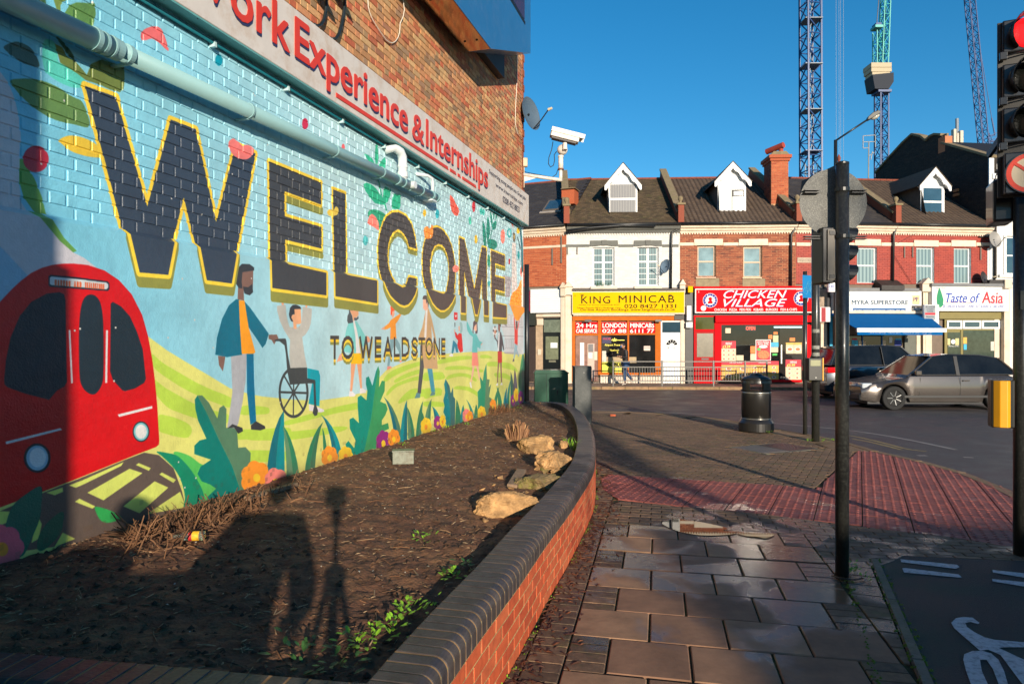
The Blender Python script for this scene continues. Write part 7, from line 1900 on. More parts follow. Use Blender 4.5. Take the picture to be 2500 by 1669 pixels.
for w in ((1703,600,1747,676),(1815,602,1860,677)): window(h3, F3, *w, kind='sash', frame=M_BEIGE, glass=M_PG)
for x0, x1 in ((1695,1765),(1804,1875)): F3.box('lintel', x0, 583, x1, 599, 0.05, 0.06, M_CRM, h3)
for x0, x1 in ((1659,1694),(1766,1803),(1876,1941)): band(h3, F3, x0, x1, 592, 599.5, M_CRM)
for x0, x1, y in ((1699,1756,676),(1813,1868,677)):
 F3.box('apron', x0, y+3, x1, 699, 0.012, 0.02, P('block_apron', (150,136,108), rough=0.9, var=0.2), h3); F3.box('sill', x0, y, x1-8, y+3, 0.08, 0.08, M_BEIGE, h3)
dormer(h3, F3, 1751, 1822, 398, 520, 440, (1756,460,1819,519), 0.85, style=1)
a, b = F3.at(1874, 487, 1.8), F3.at(1915, 400, 1.8)
ch = part('chimney', MB().box(a[0], 1.3, a[1]-1.0, b[0], 2.3, b[1]), M_MRED, h3)
laid_items = []
for (x, z, L) in courses(a[0], b[0], a[1]-0.3, b[1], bond='stretcher'): laid_items.append((x, z, L, Matrix.Translation((x, 1.292, z))))
mbk = MB()
for (x, z, L, Mx_) in laid_items: mbk.bbox(-L/2,0,-.033,L/2,.03,.033,.003,Mx_)
part('chimney_bricks', mbk, M_BRO, ch, kind='stuff')
mbk = MB()
for (y, z, L) in courses(1.3, 2.3, a[1]-0.3, b[1], bond='stretcher'): mbk.bbox(-L/2,0,-.033,L/2,.03,.033,.003, Matrix.Translation((a[0]-.008, y, z)) @ Matrix.Rotation(R(-90),4,'Z'))
part('chimney_side_bricks', mbk, M_BRR, ch, kind='stuff')
part('chimney_head', MB().box(a[0]-.06,1.24,b[1]+.0,b[0]+.06,2.36,b[1]+.12).box(a[0]-.12,1.18,b[1]+.121,b[0]+.12,2.42,b[1]+.26), M_BRO, ch); part('chimney_flaunching', MB().prism([(a[0]-.05,b[1]+.261),(a[0]+.1,b[1]+.42),(b[0]-.1,b[1]+.42),(b[0]+.05,b[1]+.261)], 1.25, 2.3, 'y'), M_STONE, ch)
part('chimney_pot', MB().tube([((a[0]+b[0])/2+.12,1.5,b[1]+.38),((a[0]+b[0])/2+.12,1.5,b[1]+.62)], 0.10, 14).tube([((a[0]+b[0])/2+.18,1.35,b[1]+.72),((a[0]+b[0])/2-.35,2.0,b[1]+.60)], 0.13, 14), P('red_pot', (170,66,48), rough=0.7), ch)
for f_ in (F3,): dp(h3, f_, [(1938,545),(1940,560),(1932,572),(1931,700)])
z4 = F4.at(2060, 694)[1]
hs4 = [px_hole(F4, 2092,603,2141,692), px_hole(F4, 1988,603,2030,692)]
h4 = house2(F4, 'painted red brick house with slate roof, largely behind the round sign', M_BRP, M_MDR, M_SLATE, hs4, z4, tw=0.3, tg=0.2)
z5 = F5.at(2300, 694)[1]
hs5 = [px_hole(F5, 2237,603,2281,693), px_hole(F5, 2329,604,2371,693)]
h5 = house2(F5, 'painted red brick house with a white gabled dormer at the right end of the row', M_BRP, M_MDR, M_PAN, hs5, z5, roofkind='pan', tw=0.2, tg=0.22)
cornice(h4, F4.len, M_CRM); cornice(h5, F5.len, M_CRM)
for t, fr, ws in ((h4,F4,((2093,604,2140,692),(1989,604,2030,692))),(h5,F5,((2238,604,2281,693),(2329,605,2371,693)))):
 for w in ws: window(t, fr, *w, kind='sash', glass=M_NETB)
for x0, x1 in ((2088,2151),(1980,2036)): F4.box('lintel', x0, 584, x1, 599, 0.05, 0.06, M_CRM, h4)
for x0, x1 in ((2232,2292),(2323,2383)): F5.box('lintel', x0, 587, x1, 601, 0.05, 0.06, M_CRM, h5)
for fr, t, x0, x1 in ((F4,h4,1945,1979),(F4,h4,2037,2087),(F4,h4,2152,2181),(F5,h5,2185,2231),(F5,h5,2293,2322),(F5,h5,2384,2416)): band(t, fr, x0, x1, 592.5, 600, M_CRM)
F5.box('quoin_strip', 2411, 606, 2416, 694, 0.03, 0.03, M_UPV, h5)
dp(h5, F5, [(2186,552),(2186,562),(2182,572),(2180,694)])
for x, y0_, y1_ in ((2209,602,629),(2229,602,628),(2395,604,634)): F5.box('overflow_pipe', x-1.2, y0_, x+1.2, y1_, 0.05, 0.05, P('grey_pipe',(120,110,98)), h5)
dormer(h5, F5, 2246, 2306, 411, 527, 452, (2250,457,2301,526), 0.9)
dormer(h4, F4, 2010, 2075, 404, 524, 449, (2014,455,2070,523), 0.9)
for fr, t in ((F2,h2),(F3,h3),(F4,h4),(F5,h5)): parapet(fr, t, 0)
F4.box('street_name_plate', 1947, 629, 1990, 641, 0.02, 0.015, P('old_name_plate', (186,166,142)), h4)
ftext(F4, 'HIGH STREET', 1950, 632, 1985, 638.5, 0.021, P('faded_lettering', (130,112,98)), h4, bold=0.01, depth=0.001)
a = F4.at(2040, 402, 3.2); part('roof_finial', MB().lathe([(0.09,0),(0.12,0.05),(0.05,0.10),(0.06,0.2),(0.09,0.3),(0.05,0.40),(0.02,0.48)], 12, (F4.at(2048,402,3.2)[0],3.2,F4.at(2048,402,3.2)[1])), P('ridge_red', (140,70,48)), h4)
h6 = F6.thing('corner_building', 'white rendered building on the right with a tall blackened brick gable wall', 'building')
HGT = 10.6
hs6 = [px_hole(F6, 2457,577,2520,670)]
X20 = 0.0
top6 = F6.at(2424, 400)[1]
part('wall', MB().box(0.0, 0.30, -0.1, 12, 10.0, top6).box(2.6,0.006,-0.1,12,0.29,top6), M_WP, h6)
wall_strips(F6, hs6, M_WP, h6, 4.35, top6)
window(h6, F6, 2458,578,2520,669, kind='sash'); F6.box('window_surround', 2451, 574, 2457.5, 672, 0.03, 0.03, M_UPV, h6); F6.box('sill', 2441, 671, 2525, 676, 0.10, 0.1, M_UPV, h6)
F6.box('cornice', 2424, 427, 2560, 436, 0.12, 0.12, M_UPV, h6); F6.box('pier', 2415.5, 386, 2427, 560, 0.06, 0.06, M_UPV, h6); F6.box('pier', 2417.5, 561, 2427, 694, 0.04, 0.04, M_UPV, h6)
dp(h6, F6, [(2440,412),(2430,430),(2428,470),(2428,690)], r=0.04)
def flank(x, y):
 u = (x-CX)/FPX; w = -(y-CY)/FPX; p = F6.world(0, 0); d_ = F6.n
 det = u*(-d_.y)+d_.x*1.0
 t_ = (p.x*(-d_.y)+d_.x*p.y)/det; k_ = (u*t_-p.x)/d_.x if abs(d_.x) > abs(d_.y) else (t_-p.y)/d_.y
 return (k_, HC+w*t_)
gpts = [flank(x, y) for x, y in ((2419,383),(2345,362),(2300,350),(2300,330),(2283,329),(2272,334),(2262,344),(2250,334),(2228,329),(2205,350),(2170,388),(2138,424))]
zb6 = 4.5
M_GABLE_SHADE = BR('shade_dark_gable_brick', [(46,42,40),(58,50,46),(38,36,36),(70,58,50),(50,44,44)], rough=0.85, gain=0.8, var=0.2, coarse=10)  # gable faces away from the sun; its shade is put into the brick colour
gp = [(0.0,zb6),(0.0,gpts[0][1])]+[p for p in gpts if p[0] > 0.05]+[(gpts[-1][0], zb6)]
part('gable_core', MB().prism(gp, -0.02, 0.3, 'x'), P('shade_dark_mortar', (56,48,42), rough=0.95, var=0.4, scale=1.5), h6)  # mortar darkened for the same shade
mbk = MB()
ymax = max(p[0] for p in gp); zmax = max(p[1] for p in gp)
for (y, z, L) in courses(0.0, ymax, 6.2, zmax, bond='flemish'):
 if inside_poly(y-L/2+.02, z+.03, gp) and inside_poly(y+L/2-.02, z+.03, gp): mbk.bbox(-L/2,0,-.033,L/2,.02,.033,.003, Matrix.Translation((-.029, y, z)) @ Matrix.Rotation(R(-90),4,'Z'))
part('gable_bricks', mbk, M_GABLE_SHADE, h6, kind='stuff')
cpp = [p for p in gpts]
mb = MB()
for p, q_ in zip(cpp[:-1], cpp[1:]): mb.bar((0.12, p[0], p[1]+.03), (0.12, q_[0], q_[1]+.03), 0.42, 0.10)
part('gable_coping', mb, M_STONE, h6)
for zz in (8.75, 8.55, 7.75, 7.55): part('timber_end', MB().box(-0.10, 1.75, zz-.07, -0.02, 2.05, zz+.05), P('timber_end',(190,130,84)), h6)
a = flank(2305, 350); part('stack', MB().box(-0.03, a[0]-.1, a[1]-.4, 0.34, a[0]+.35, a[1]+.33), M_STOCK, h6)
part('rear_roof', MB().prism([(0.3,top6),(5.2,gpts[8][1]-.2),(10,top6+.4)], 0.3, 12, 'x'), P('roof_dark', (40,34,30)), h6)
# shop fronts
def cfr(ox, oy, s): return lambda x, y: (ox+x/s, oy+y/s)
K4 = cfr(1250,640,4.611); K5 = cfr(1650,640,4.6125); K6 = cfr(2000,640,4.126)
def bx(fr, name, Kf, x0, y0, x1, y1, k, th, mat, par, bevel=0, label=None):
 a = Kf(x0,y0); b = Kf(x1,y1); return fr.box(name, a[0], a[1], b[0], b[1], k, th, mat, par, bevel=bevel, label=label)
def tx(fr, txt, Kf, x0, y0, x1, y1, k, mat, par, **kw):
 a = Kf(x0,y0); b = Kf(x1,y1); return ftext(fr, txt, a[0], a[1], b[0], b[1], k, mat, par, **kw)
M_SY = P('sign_yellow', (240,184,6), rough=0.9, spec=0.15, var=0.03, gain=0.9); M_SB = P('sign_black', (40,38,30), rough=0.9, spec=0.1); M_TAN = P('orange_timber', (196,104,36), rough=0.85, spec=0.2, var=0.12, scale=5)
M_SR = P('shop_red', (222,22,30), rough=0.9, spec=0.12, var=0.04, gain=0.9); M_SW = P('sign_white', (242,240,236), rough=0.8, var=0.02, gain=0.85, spec=0.2)
M_SHG = P('shop_glass_dark', (34,34,34), rough=0.04, var=0.5, scale=1.5, coat=0.5); M_TILEW = P('cream_tile', (226,206,184), rough=0.4, var=0.06)
def pilaster(fr, t, x0, x1, ytop, mat=M_CRM, k=0.12, ground_y=936):
 p = fr.box('pilaster', x0, ytop, x1, ground_y, k, 0.14, mat, t);
 w = (x1-x0)
 fr.box('pilaster_panel', x0+w*.28, ytop+18, x1-w*.28, ground_y-24, k+.012, .012, mat, p)
 fr.box('console', x0-1.5, ytop-2, x1+1.5, ytop+18, k+.14, .2, mat, t, bevel=0.02)
 a = fr.at(x0-3, ytop-2, -k-.14); b = fr.at(x1+3, ytop-2, -k-.14)
 part('console_gable', MB().prism([(a[0],a[1]),(b[0],a[1]),((a[0]+b[0])/2,a[1]+.24)], -k-.2, -.0, 'y'), mat, t)
def backwall(fr, t, zt, mat=M_ROOM): part('shop_interior', MB().box(0.02,0.161,-.1,fr.len-.03,0.29,zt-0.02), mat, t)
for fr, t, zt in ((F1,h1,z1),(F2,h2,z2),(F3,h3,z3),(F4,h4,z4),(F5,h5,z5)):
 part('lower_wall', MB().box(0.0,0.05,-.1,fr.len-.004,0.16,zt), P('shop_lower_wall', (120,104,90), rough=0.8), t)
pilaster(F1, h1, 1369, 1379, 705);
pilaster(F2, h2, 1380, 1396, 702)
so2 = F2.thing('minicab_shopfront', 'minicab office shopfront in orange timber with red window banners', 'shopfront')
bx(F2,'fascia',K4,676,298,1945,320,0.32,0.30,P('dark_flashing',(70,64,60)),so2)
sgn2 = F2.thing('shop_sign', 'yellow shop sign with black KING MINICAB lettering', 'sign')
bx(F2,'frame',K4,674,322,1945,586,0.26,0.24,M_CRM,sgn2,bevel=0.006); bx(F2,'face',K4,682,334,1938,572,0.275,0.012,M_SY,sgn2)
tx(F2,'KING',K4,780,382,1105,464,0.277,M_SB,sgn2,bold=0.006,depth=0.003,spacing=1.15); tx(F2,'MINICAB',K4,1200,372,1828,458,0.277,M_SB,sgn2,bold=0.006,depth=0.003,spacing=1.15)
tx(F2,'24HRS Car Service Licensed By PCO',K4,750,474,1208,490,0.277,M_SB,sgn2,bold=0.012,depth=0.002); tx(F2,"Saloon Estates MPV's Minibuses Vans",K4,733,503,1222,521,0.277,M_SB,sgn2,bold=0.012,depth=0.002)
tx(F2,'020 8427 1331',K4,1266,472,1848,516,0.277,M_SB,sgn2,bold=0.025,depth=0.003); tx(F2,'On-line Airport Bookings: www.kingminicab.co.uk',K4,768,518,1838,556,0.277,M_SB,sgn2,bold=0.012,depth=0.002)
tx(F2,'2A',K4,699,370,722,381,0.277,M_SB,sgn2,depth=0.002)
for cx_ in (790,1782):
 mb = MB()
 for i in range(5): a_ = F2.at(*K4(cx_-22+i*11,364), -.277); mb.box(a_[0]-.012,-.279,a_[1],a_[0]+.012,-.276,a_[1]+.02)
 a_ = F2.at(*K4(cx_,378), -.277); mb.box(a_[0]-.06,-.279,a_[1]-.01,a_[0]+.06,-.276,a_[1]+.04); part('crown_emblem', mb, M_SB, sgn2)
bx(F2,'awning_rail',K4,690,582,1830,602,0.20,0.12,M_CRM,so2); bx(F2,'header',K4,680,604,1940,658,0.10,0.12,M_TAN,so2); bx(F2,'header_dark',K4,1828,590,1948,650,0.13,0.02,P('dark_flashing',(70,64,60)),so2)
for a_, b_ in ((676,712),(968,1005),(1299,1318),(1612,1676)): bx(F2,'timber_post',K4,a_,660,b_,1262,0.09,0.1,M_TAN,so2)
bx(F2,'timber_post',K4,676,1262,712,1340,0.09,0.1,M_TAN,so2)
bx(F2,'timber_rail',K4,713,802,967,824,0.085,0.08,M_TAN,so2); bx(F2,'timber_rail',K4,1006,800,1298,820,0.085,0.08,M_TAN,so2); bx(F2,'timber_rail',K4,1319,798,1611,816,0.085,0.08,M_TAN,so2); bx(F2,'sill',K4,972,1244,1676,1266,0.13,0.12,M_TAN,so2)
for x0, x1, t1, t2 in ((712,967,'24 Hrs','CAR SERVICE'),(1006,1298,'LONDON','020 88'),(1318,1610,'MINICABS','6111 77')):
 pn = bx(F2,'window_banner',K4,x0,674,x1,800,0.06,0.02,M_SR,so2); w_ = x1-x0
 tx(F2,t1,K4,x0+w_*.05,686,x1-w_*.04,736,0.062,M_SW,so2,bold=0.03,depth=0.002); tx(F2,t2,K4,x0+w_*.04,752,x1-w_*.04,794,0.062,M_SW,so2,bold=0.03,depth=0.002)
bx(F2,'window_pane',K4,1006,821,1298,1243,0.05,0.006,M_SHG,so2); bx(F2,'window_pane',K4,1319,817,1611,1243,0.05,0.006,M_SHG,so2)
bx(F2,'door',K4,716,826,966,1336,0.055,0.01,P('brown_door_glass',(150,112,100), rough=0.08, var=0.25, coat=0.5),so2); bx(F2,'door_inner',K4,766,905,812,1160,0.057,0.002,M_SW,so2); bx(F2,'door_leaf',K4,850,915,928,1300,0.058,0.002,P('pinkish_leaf',(200,176,160)),so2); bx(F2,'door_glass_panel',K4,858,922,914,1010,0.060,0.002,P('grey_panel',(120,116,116)),so2)
bx(F2,'door_notice',K4,862,1016,904,1078,0.061,0.002,M_SW,so2); bx(F2,'door_notice',K4,928,1006,960,1100,0.059,0.002,M_CRM,so2)
bx(F2,'stallriser',K4,992,1267,1676,1358,0.06,0.1,M_TILEW,so2)
mb = MB();
for i in range(1, 22): a_ = F2.at(*K4(992+i*31,1310),-.06); b0 = F2.at(*K4(992,1357),-.06)[1]; b1 = F2.at(*K4(992,1268),-.06)[1]; mb.box(a_[0]-.005,-.062,b0,a_[0]+.005,-.0595,b1)
part('tile_joints', mb, P('tile_joint',(150,130,112)), so2)
M_YV = P('yellow_vinyl', (240,224,60), rough=0.4, gain=0.9)
tx(F2,'Airport Transfers',K4,1044,918,1262,948,0.051,M_YV,so2,bold=0.015,depth=0.001); tx(F2,'Heathrow',K4,1102,978,1202,1000,0.051,M_YV,so2,bold=0.01,depth=0.001); tx(F2,'&',K4,1180,1004,1196,1022,0.051,M_YV,so2,bold=0.01,depth=0.001)
bx(F2,'vinyl_line',K4,1042,872,1130,880,0.052,0.002,M_YV,so2); bx(F2,'vinyl_line',K4,1178,872,1266,880,0.052,0.002,M_YV,so2)
a_ = F2.at(*K4(1154,888),-.052); s1 = .05
part('crown_emblem', MB().prism([(a_[0]-.07,a_[1]),(a_[0]+.07,a_[1]),(a_[0]+.10,a_[1]+.12),(a_[0]+.05,a_[1]+.06),(a_[0],a_[1]+.15),(a_[0]-.05,a_[1]+.06),(a_[0]-.10,a_[1]+.12)], -.054, -.0515, 'y'), M_YV, so2)
bx(F2,'neon_sign',K4,1016,842,1118,912,0.053,0.002,P('neon_dark',(40,34,80)),so2); tx(F2,'MINICABS',K4,1026,850,1110,872,0.054,P('neon_red',(220,50,60)),so2,depth=0.001)
bx(F2,'window_poster',K4,1014,998,1062,1150,0.052,0.002,P('paper',(206,200,186)),so2); bx(F2,'window_poster',K4,1484,942,1556,994,0.052,0.002,P('paper2',(222,196,182)),so2); tx(F2,'NO SMOKING',K4,1490,955,1550,968,0.054,P('neon_red',(220,50,60)),so2,depth=0.001)
bx(F2,'counter',K4,1062,1066,1400,1130,0.0515,0.002,P('counter_tan',(176,150,110), var=0.2),so2); bx(F2,'lower_vinyl',K4,1014,1122,1236,1240,0.0525,0.002,P('lime_vinyl',(226,214,50), rough=0.5, var=0.1),so2)
tx(F2,'KING MINICAB',K4,1076,1126,1232,1172,0.0535,M_SB,so2,bold=0.03,depth=0.001)
mb = MB()
for i in range(200): a_ = F2.at(*K4(rng.uniform(1340,1600),rng.uniform(1170,1240)), -.053); c_ = Vector((a_[0],-.056,a_[1])); leafclump(mb, c_, 1, .05, .02, .02)
part('window_plants', mb, M_WEED2, so2, kind='stuff')
bx(F2,'door_frame',K4,1676,655,1945,1360,0.045,0.04,M_UPV,so2); wd = bx(F2,'door',K4,1704,818,1922,1352,0.058,0.012,M_UPV,so2)
bx(F2,'fanlight',K4,1692,672,1906,790,0.056,0.008,M_GLASS,so2)
for x0, x1, y0, y1 in ((1726,1784,980,1102),(1816,1868,980,1102),(1726,1868,1140,1330)): bx(F2,'door_panel',K4,x0,y0,x1,y1,0.066,0.007,M_UPV,wd)
a_ = F2.at(*K4(1799,932),-.06); mb = MB()
for i in range(5):
 t0, t1 = math.pi*(i+.08)/5, math.pi*(i+.92)/5
 mb.prism([(a_[0]+.09*math.cos(t0),a_[1]+.09*math.sin(t0)),(a_[0]+.24*math.cos(t0),a_[1]+.24*math.sin(t0)),(a_[0]+.24*math.cos(t1),a_[1]+.24*math.sin(t1)),(a_[0]+.09*math.cos(t1),a_[1]+.09*math.sin(t1))], -.062, -.0585, 'y')
part('door_fan_glass', mb, M_SHG, wd); bx(F2,'letter_plate',K4,1760,1114,1842,1128,0.064,0.005,P('brass',(190,180,150)),wd); bx(F2,'door_handle',K4,1694,1066,1722,1074,0.075,0.01,P('steel',(170,170,165)),wd)
tx(F2,'2B   2C',K4,1736,952,1846,972,0.060,M_SB,wd,depth=0.001)
pilaster(F3, h3, 1661.5, 1672, 697, k=0.10)
F3.box('dark_pier', 1673, 700, 1692, 936, 0.06, 0.08, P('dark_pier',(50,46,44), rough=0.5), h3)
F3.box('alarm_box', 1680, 698, 1692, 714, 0.34, 0.12, M_SY, h3, bevel=0.02)
F3.box('side_light_box', 1677, 746, 1688, 782, 0.36, 0.3, M_SW, h3, bevel=0.01); F3.box('alarm_box', 1675, 786, 1691, 800, 0.3, 0.1, M_SW, h3, bevel=0.02)
for xx2 in (1428, 1600): F2.box('floodlight', xx2, 780, xx2+16, 785, 0.42, 0.1, M_GUT, so2)
so3 = F3.thing('chicken_shopfront', 'bright red chicken shop front with menu posters and an OPEN sign', 'shopfront')
sgn3 = F3.thing('shop_sign', 'red shop sign with white CHICKEN VILLAGE lettering and round cockerel badges', 'sign')
bx(F3,'canopy_edge',K5,205,268,1560,292,0.30,0.28,M_SR,so3); bx(F3,'frame',K5,218,292,1560,572,0.26,0.24,M_SW,sgn3); bx(F3,'face',K5,230,304,1548,560,0.272,0.012,M_SR,sgn3)
M_SBL = P('sign_blue', (40,54,150), rough=0.9, spec=0.1)
for col, dx, dy, k_ in ((M_SBL,4,5,.2735),(M_SW,0,0,.2765)):
 tx(F3,'CHICKEN',K5,538+dx,314+dy,1248+dx,404+dy,k_,col,sgn3,bold=0.008,shear=0.35,depth=0.002); tx(F3,'VILLAGE',K5,538+dx,412+dy,1250+dx,500+dy,k_,col,sgn3,bold=0.008,shear=0.35,depth=0.002)
tx(F3,'CHICKEN   PIZZA   PERI PERI   KEBABS   BURGERS   FISH & CHIPS',K5,434,518,1364,548,.2735,M_SW,sgn3,bold=0.015,depth=0.002); tx(F3,'2',K5,250,325,264,341,.2735,M_SW,sgn3,depth=0.001); tx(F3,'020 8',K5,1356,300,1416,315,.2735,M_SW,sgn3,depth=0.001)
def badge(cx_, cy_, r):
 c_ = F3.at(*K5(cx_,cy_), -.273); rr = r/4.6125*F3.world(2,0).y/FPX
 M0 = Matrix.Translation((c_[0],-.273,c_[1])) @ Matrix.Rotation(R(90),4,'X')
 part('badge', MB().lathe([(0.001,0),(rr,0),(rr,.004),(.001,.004)], 30, M=M0), M_SW, sgn3); part('badge_ring', MB().lathe([(0.001,.004),(rr*.95,.004),(rr*.95,.006),(.001,.006)], 30, M=M0), M_SBL, sgn3); part('badge_centre', MB().lathe([(0.001,.006),(rr*.66,.006),(rr*.66,.008),(.001,.008)], 30, M=M0), M_SW, sgn3)
 for i, chh in enumerate('CHICKENVILLAGE'):
  a2 = (i*24-78) if i < 7 else None
  if i < 7: ang = R(72-i*24)
  else: ang = R(-72-(13-i)*24+0)
  ang = R(90)+R(78-i*26) if i < 7 else R(270)+R(-78+(i-7)*26)
  px2, pz2 = c_[0]+rr*.8*math.cos(ang), c_[1]+rr*.8*math.sin(ang)
  local_text(chh, -rr*.07, rr*.07, -rr*.08, rr*.08, 0, M_SW, sgn3, name='badge_letter', depth=0.001, M=Matrix.Translation((px2,-.2795,pz2)) @ Matrix.Rotation(-(ang-R(90)) if i < 7 else -(ang-R(270)), 4, 'Y'))
 pts = [(-.32,-.45),(.30,-.45),(.38,-.25),(.22,-.05),(.20,.12),(.42,.16),(.24,.24),(.22,.38),(.10,.52),(0,.42),(-.12,.50),(-.14,.36),(-.3,.3),(-.2,.16),(-.12,-.05),(-.34,-.2)]
 part('cockerel_emblem', MB().prism([(c_[0]+p*rr, c_[1]+q*rr) for p, q in pts], -.285, -.2815, 'y'), M_SR, sgn3)
badge(386,430,80); badge(1410,408,80)
c_ = F3.at(*K5(311,518),-.274); M0 = Matrix.Translation((c_[0],-.274,c_[1])) @ Matrix.Rotation(R(90),4,'X'); part('round_sticker', MB().lathe([(0.001,0),(.11,0),(.11,.004),(.001,.004)], 24, M=M0), M_SW, sgn3)
bx(F3,'shutter_box',K5,446,598,1560,676,0.22,0.22,M_SR,so3,bevel=0.02); bx(F3,'dark_gap',K5,206,574,1560,597,0.05,0.03,P('dark_flashing',(70,64,60)),so3)
bx(F3,'door_frame',K5,204,600,446,1362,0.05,0.03,M_SR,so3); bx(F3,'fanlight',K5,222,616,432,756,0.06,0.006,P('olive_glass',(76,76,24), rough=0.08, coat=0.5),so3); bx(F3,'door_glass',K5,238,800,420,1066,0.066,0.008,P('grey_obscured_glass',(110,100,78), rough=0.25, var=0.2),so3); bx(F3,'door_leaf',K5,212,776,436,1340,0.06,0.008,P('dull_red',(178,40,40),rough=0.85,spec=0.15),so3); bx(F3,'letter_plate',K5,288,1080,370,1098,0.07,0.006,M_GUT,so3)
bx(F3,'side_post',K5,440,600,512,1340,0.09,0.09,M_SR,so3); bx(F3,'side_post',K5,1470,700,1525,1350,0.09,0.09,M_SR,so3); bx(F3,'head_rail',K5,512,680,1470,704,0.09,0.09,M_SR,so3); bx(F3,'sill',K5,512,1322,1420,1346,0.09,0.09,M_SR,so3)
bx(F3,'shop_window',K5,512,704,1160,1322,0.05,0.006,M_SHG,so3); bx(F3,'shop_door',K5,1166,704,1470,1330,0.052,0.006,P('door_glass_dark',(48,44,42), rough=0.05, coat=0.5),so3); bx(F3,'door_pull',K5,1184,930,1196,1140,0.09,0.012,P('steel',(170,170,165)),so3)
bx(F3,'ceiling_light',K5,1104,722,1420,738,0.053,0.002,P('tube_light',(190,226,240), emit=0.9),so3)
bx(F3,'open_sign',K5,782,714,900,770,0.056,0.003,P('neon_back',(34,32,36)),so3); tx(F3,'OPEN',K5,790,724,892,762,0.058,P('neon_orange',(255,90,60), emit=0.8),so3,bold=0.01,depth=0.001)
M_PY = P('poster_yellow',(238,176,80), var=0.25, scale=9); M_PR = P('poster_red',(210,26,50)); M_PC = P('poster_cream',(228,202,168), var=0.15, scale=14); M_PO = P('poster_orange',(240,130,50)); M_PF = P('food_print',(206,120,66), var=0.5, scale=22); M_BL2 = P('poster_blue',(44,60,150)); M_CY = P('poster_cyan',(60,180,220)); M_GR2 = P('poster_green',(60,190,80))
def poster(x0,y0,x1,y1, title=None, dots=(3,3), head=M_PR, body=M_PC, hf=0.3, price=None):
 p = bx(F3,'menu_poster',K5,x0,y0,x1,y1,0.055,0.003,body,so3); h = (y1-y0)*hf
 bx(F3,'poster_head',K5,x0,y0,x1,y0+h,0.0575,0.002,head,p)
 if title: tx(F3,title,K5,x0+(x1-x0)*.28,y0+h*.18,x1-(x1-x0)*.28,y0+h*.5,0.0585,M_SW,p,bold=0.01,depth=0.0008)
 if price: tx(F3,price,K5,x0+(x1-x0)*.08,y0+h*.58,x0+(x1-x0)*.6,y0+h*.92,0.0585,M_YV,p,bold=0.02,shear=0.2,depth=0.0008)
 nx, ny = dots; w_ = (x1-x0)/nx; hh = (y1-y0-h)/ny
 for i in range(nx):
  for j in range(ny):
   c = F3.at(*K5(x0+w_*(i+.5), y0+h+hh*(j+.5)), -.058); r_ = min(w_,hh)/4.6*.0172*.33
   M0 = Matrix.Translation((c[0],-.058,c[1])) @ Matrix.Rotation(R(90),4,'X') @ Matrix.Diagonal((1.25,.8,1,1))
   part('dish_print', MB().lathe([(0.001,0),(r_,0),(r_,.0012),(.001,.0012)], 14, M=M0), M_SW, p); part('food_picture', MB().lathe([(0.001,.0012),(r_*.75,.0012),(r_*.7,.002),(.001,.002)], 10, M=M0), M_PF, p)
poster(514,886,676,1110,'CHICKEN VILLAGE',(3,3),hf=0.38,price='£3.59'); poster(514,1112,838,1320,'CHICKEN VILLAGE',(2,2),body=M_PY,hf=0.22); poster(839,1112,1158,1320,'CHICKEN VILLAGE',(3,3),body=M_PY,hf=0.22); poster(1236,1096,1412,1322,'CHICKEN VILLAGE',(2,3),hf=0.36,price='£3.99')
poster(1240,904,1328,1028,None,(1,1),head=M_PY,hf=0.2); poster(1330,904,1418,1028,None,(1,1),head=M_PY,hf=0.2); bx(F3,'poster',K5,680,1046,762,1106,0.056,0.002,M_PC,so3)
pz_ = bx(F3,'pizza_poster',K5,898,870,1070,1106,0.058,0.004,M_SW,so3); bx(F3,'poster_ground',K5,906,878,1062,1100,0.0605,0.002,M_PR,pz_); tx(F3,'ANY PIZZA',K5,916,886,1048,908,0.062,M_SW,pz_,bold=0.02,depth=0.001); tx(F3,'ANY SIZE',K5,922,910,1042,932,0.062,M_SW,pz_,bold=0.02,depth=0.001)
for cx_, cy_, rx_, ry_, m_ in ((984,950,48,17,M_SW),(988,1040,66,50,M_PF),(936,980,22,16,M_GR2)):
 c = F3.at(*K5(cx_,cy_), -.062); part('poster_print', MB().lathe([(0.001,0),(1,0),(1,.001),(.001,.001)], 20, M=Matrix.Translation((c[0],-.062,c[1])) @ Matrix.Rotation(R(90),4,'X') @ Matrix.Diagonal((rx_*.00373,ry_*.00373,1,1))), m_, pz_)
for x0,y0,x1,y1,m_ in ((840,944,896,1024,M_PO),(840,1030,900,1104,M_PC),(1070,902,1156,954,M_CY),(1072,956,1152,1014,M_PC),(1094,822,1154,900,P('pale_green',(190,200,150))),(1042,818,1086,862,M_PO),(1088,1026,1142,1050,M_GR2),(1282,850,1342,890,M_PO),(558,742,618,798,M_PC),(1100,784,1146,812,M_PO)):
 bx(F3,'window_sticker',K5,x0,y0,x1,y1,0.0565,0.002,m_,so3)
so4 = F4.thing('superstore_shopfront', 'corner grocery shopfront with a blue awning and white sign', 'shopfront')
sgn4 = F4.thing('shop_sign', 'white shop sign with MYRA SUPERSTORE in dark teal lettering', 'sign')
bx(F4,'cap',K6,150,262,1010,290,0.40,0.4,P('sign_grey_cap',(120,120,120)),sgn4); bx(F4,'box',K6,150,291,1030,330,0.36,0.34,M_SW,sgn4); bx(F4,'panel',K6,150,332,1030,496,0.30,0.28,M_SW,sgn4)
M_DT = P('dark_teal_print',(16,66,92)); tx(F4,'MYRA SUPERSTORE',K6,328,384,895,425,.302,M_DT,sgn4,bold=0.03,depth=0.003)
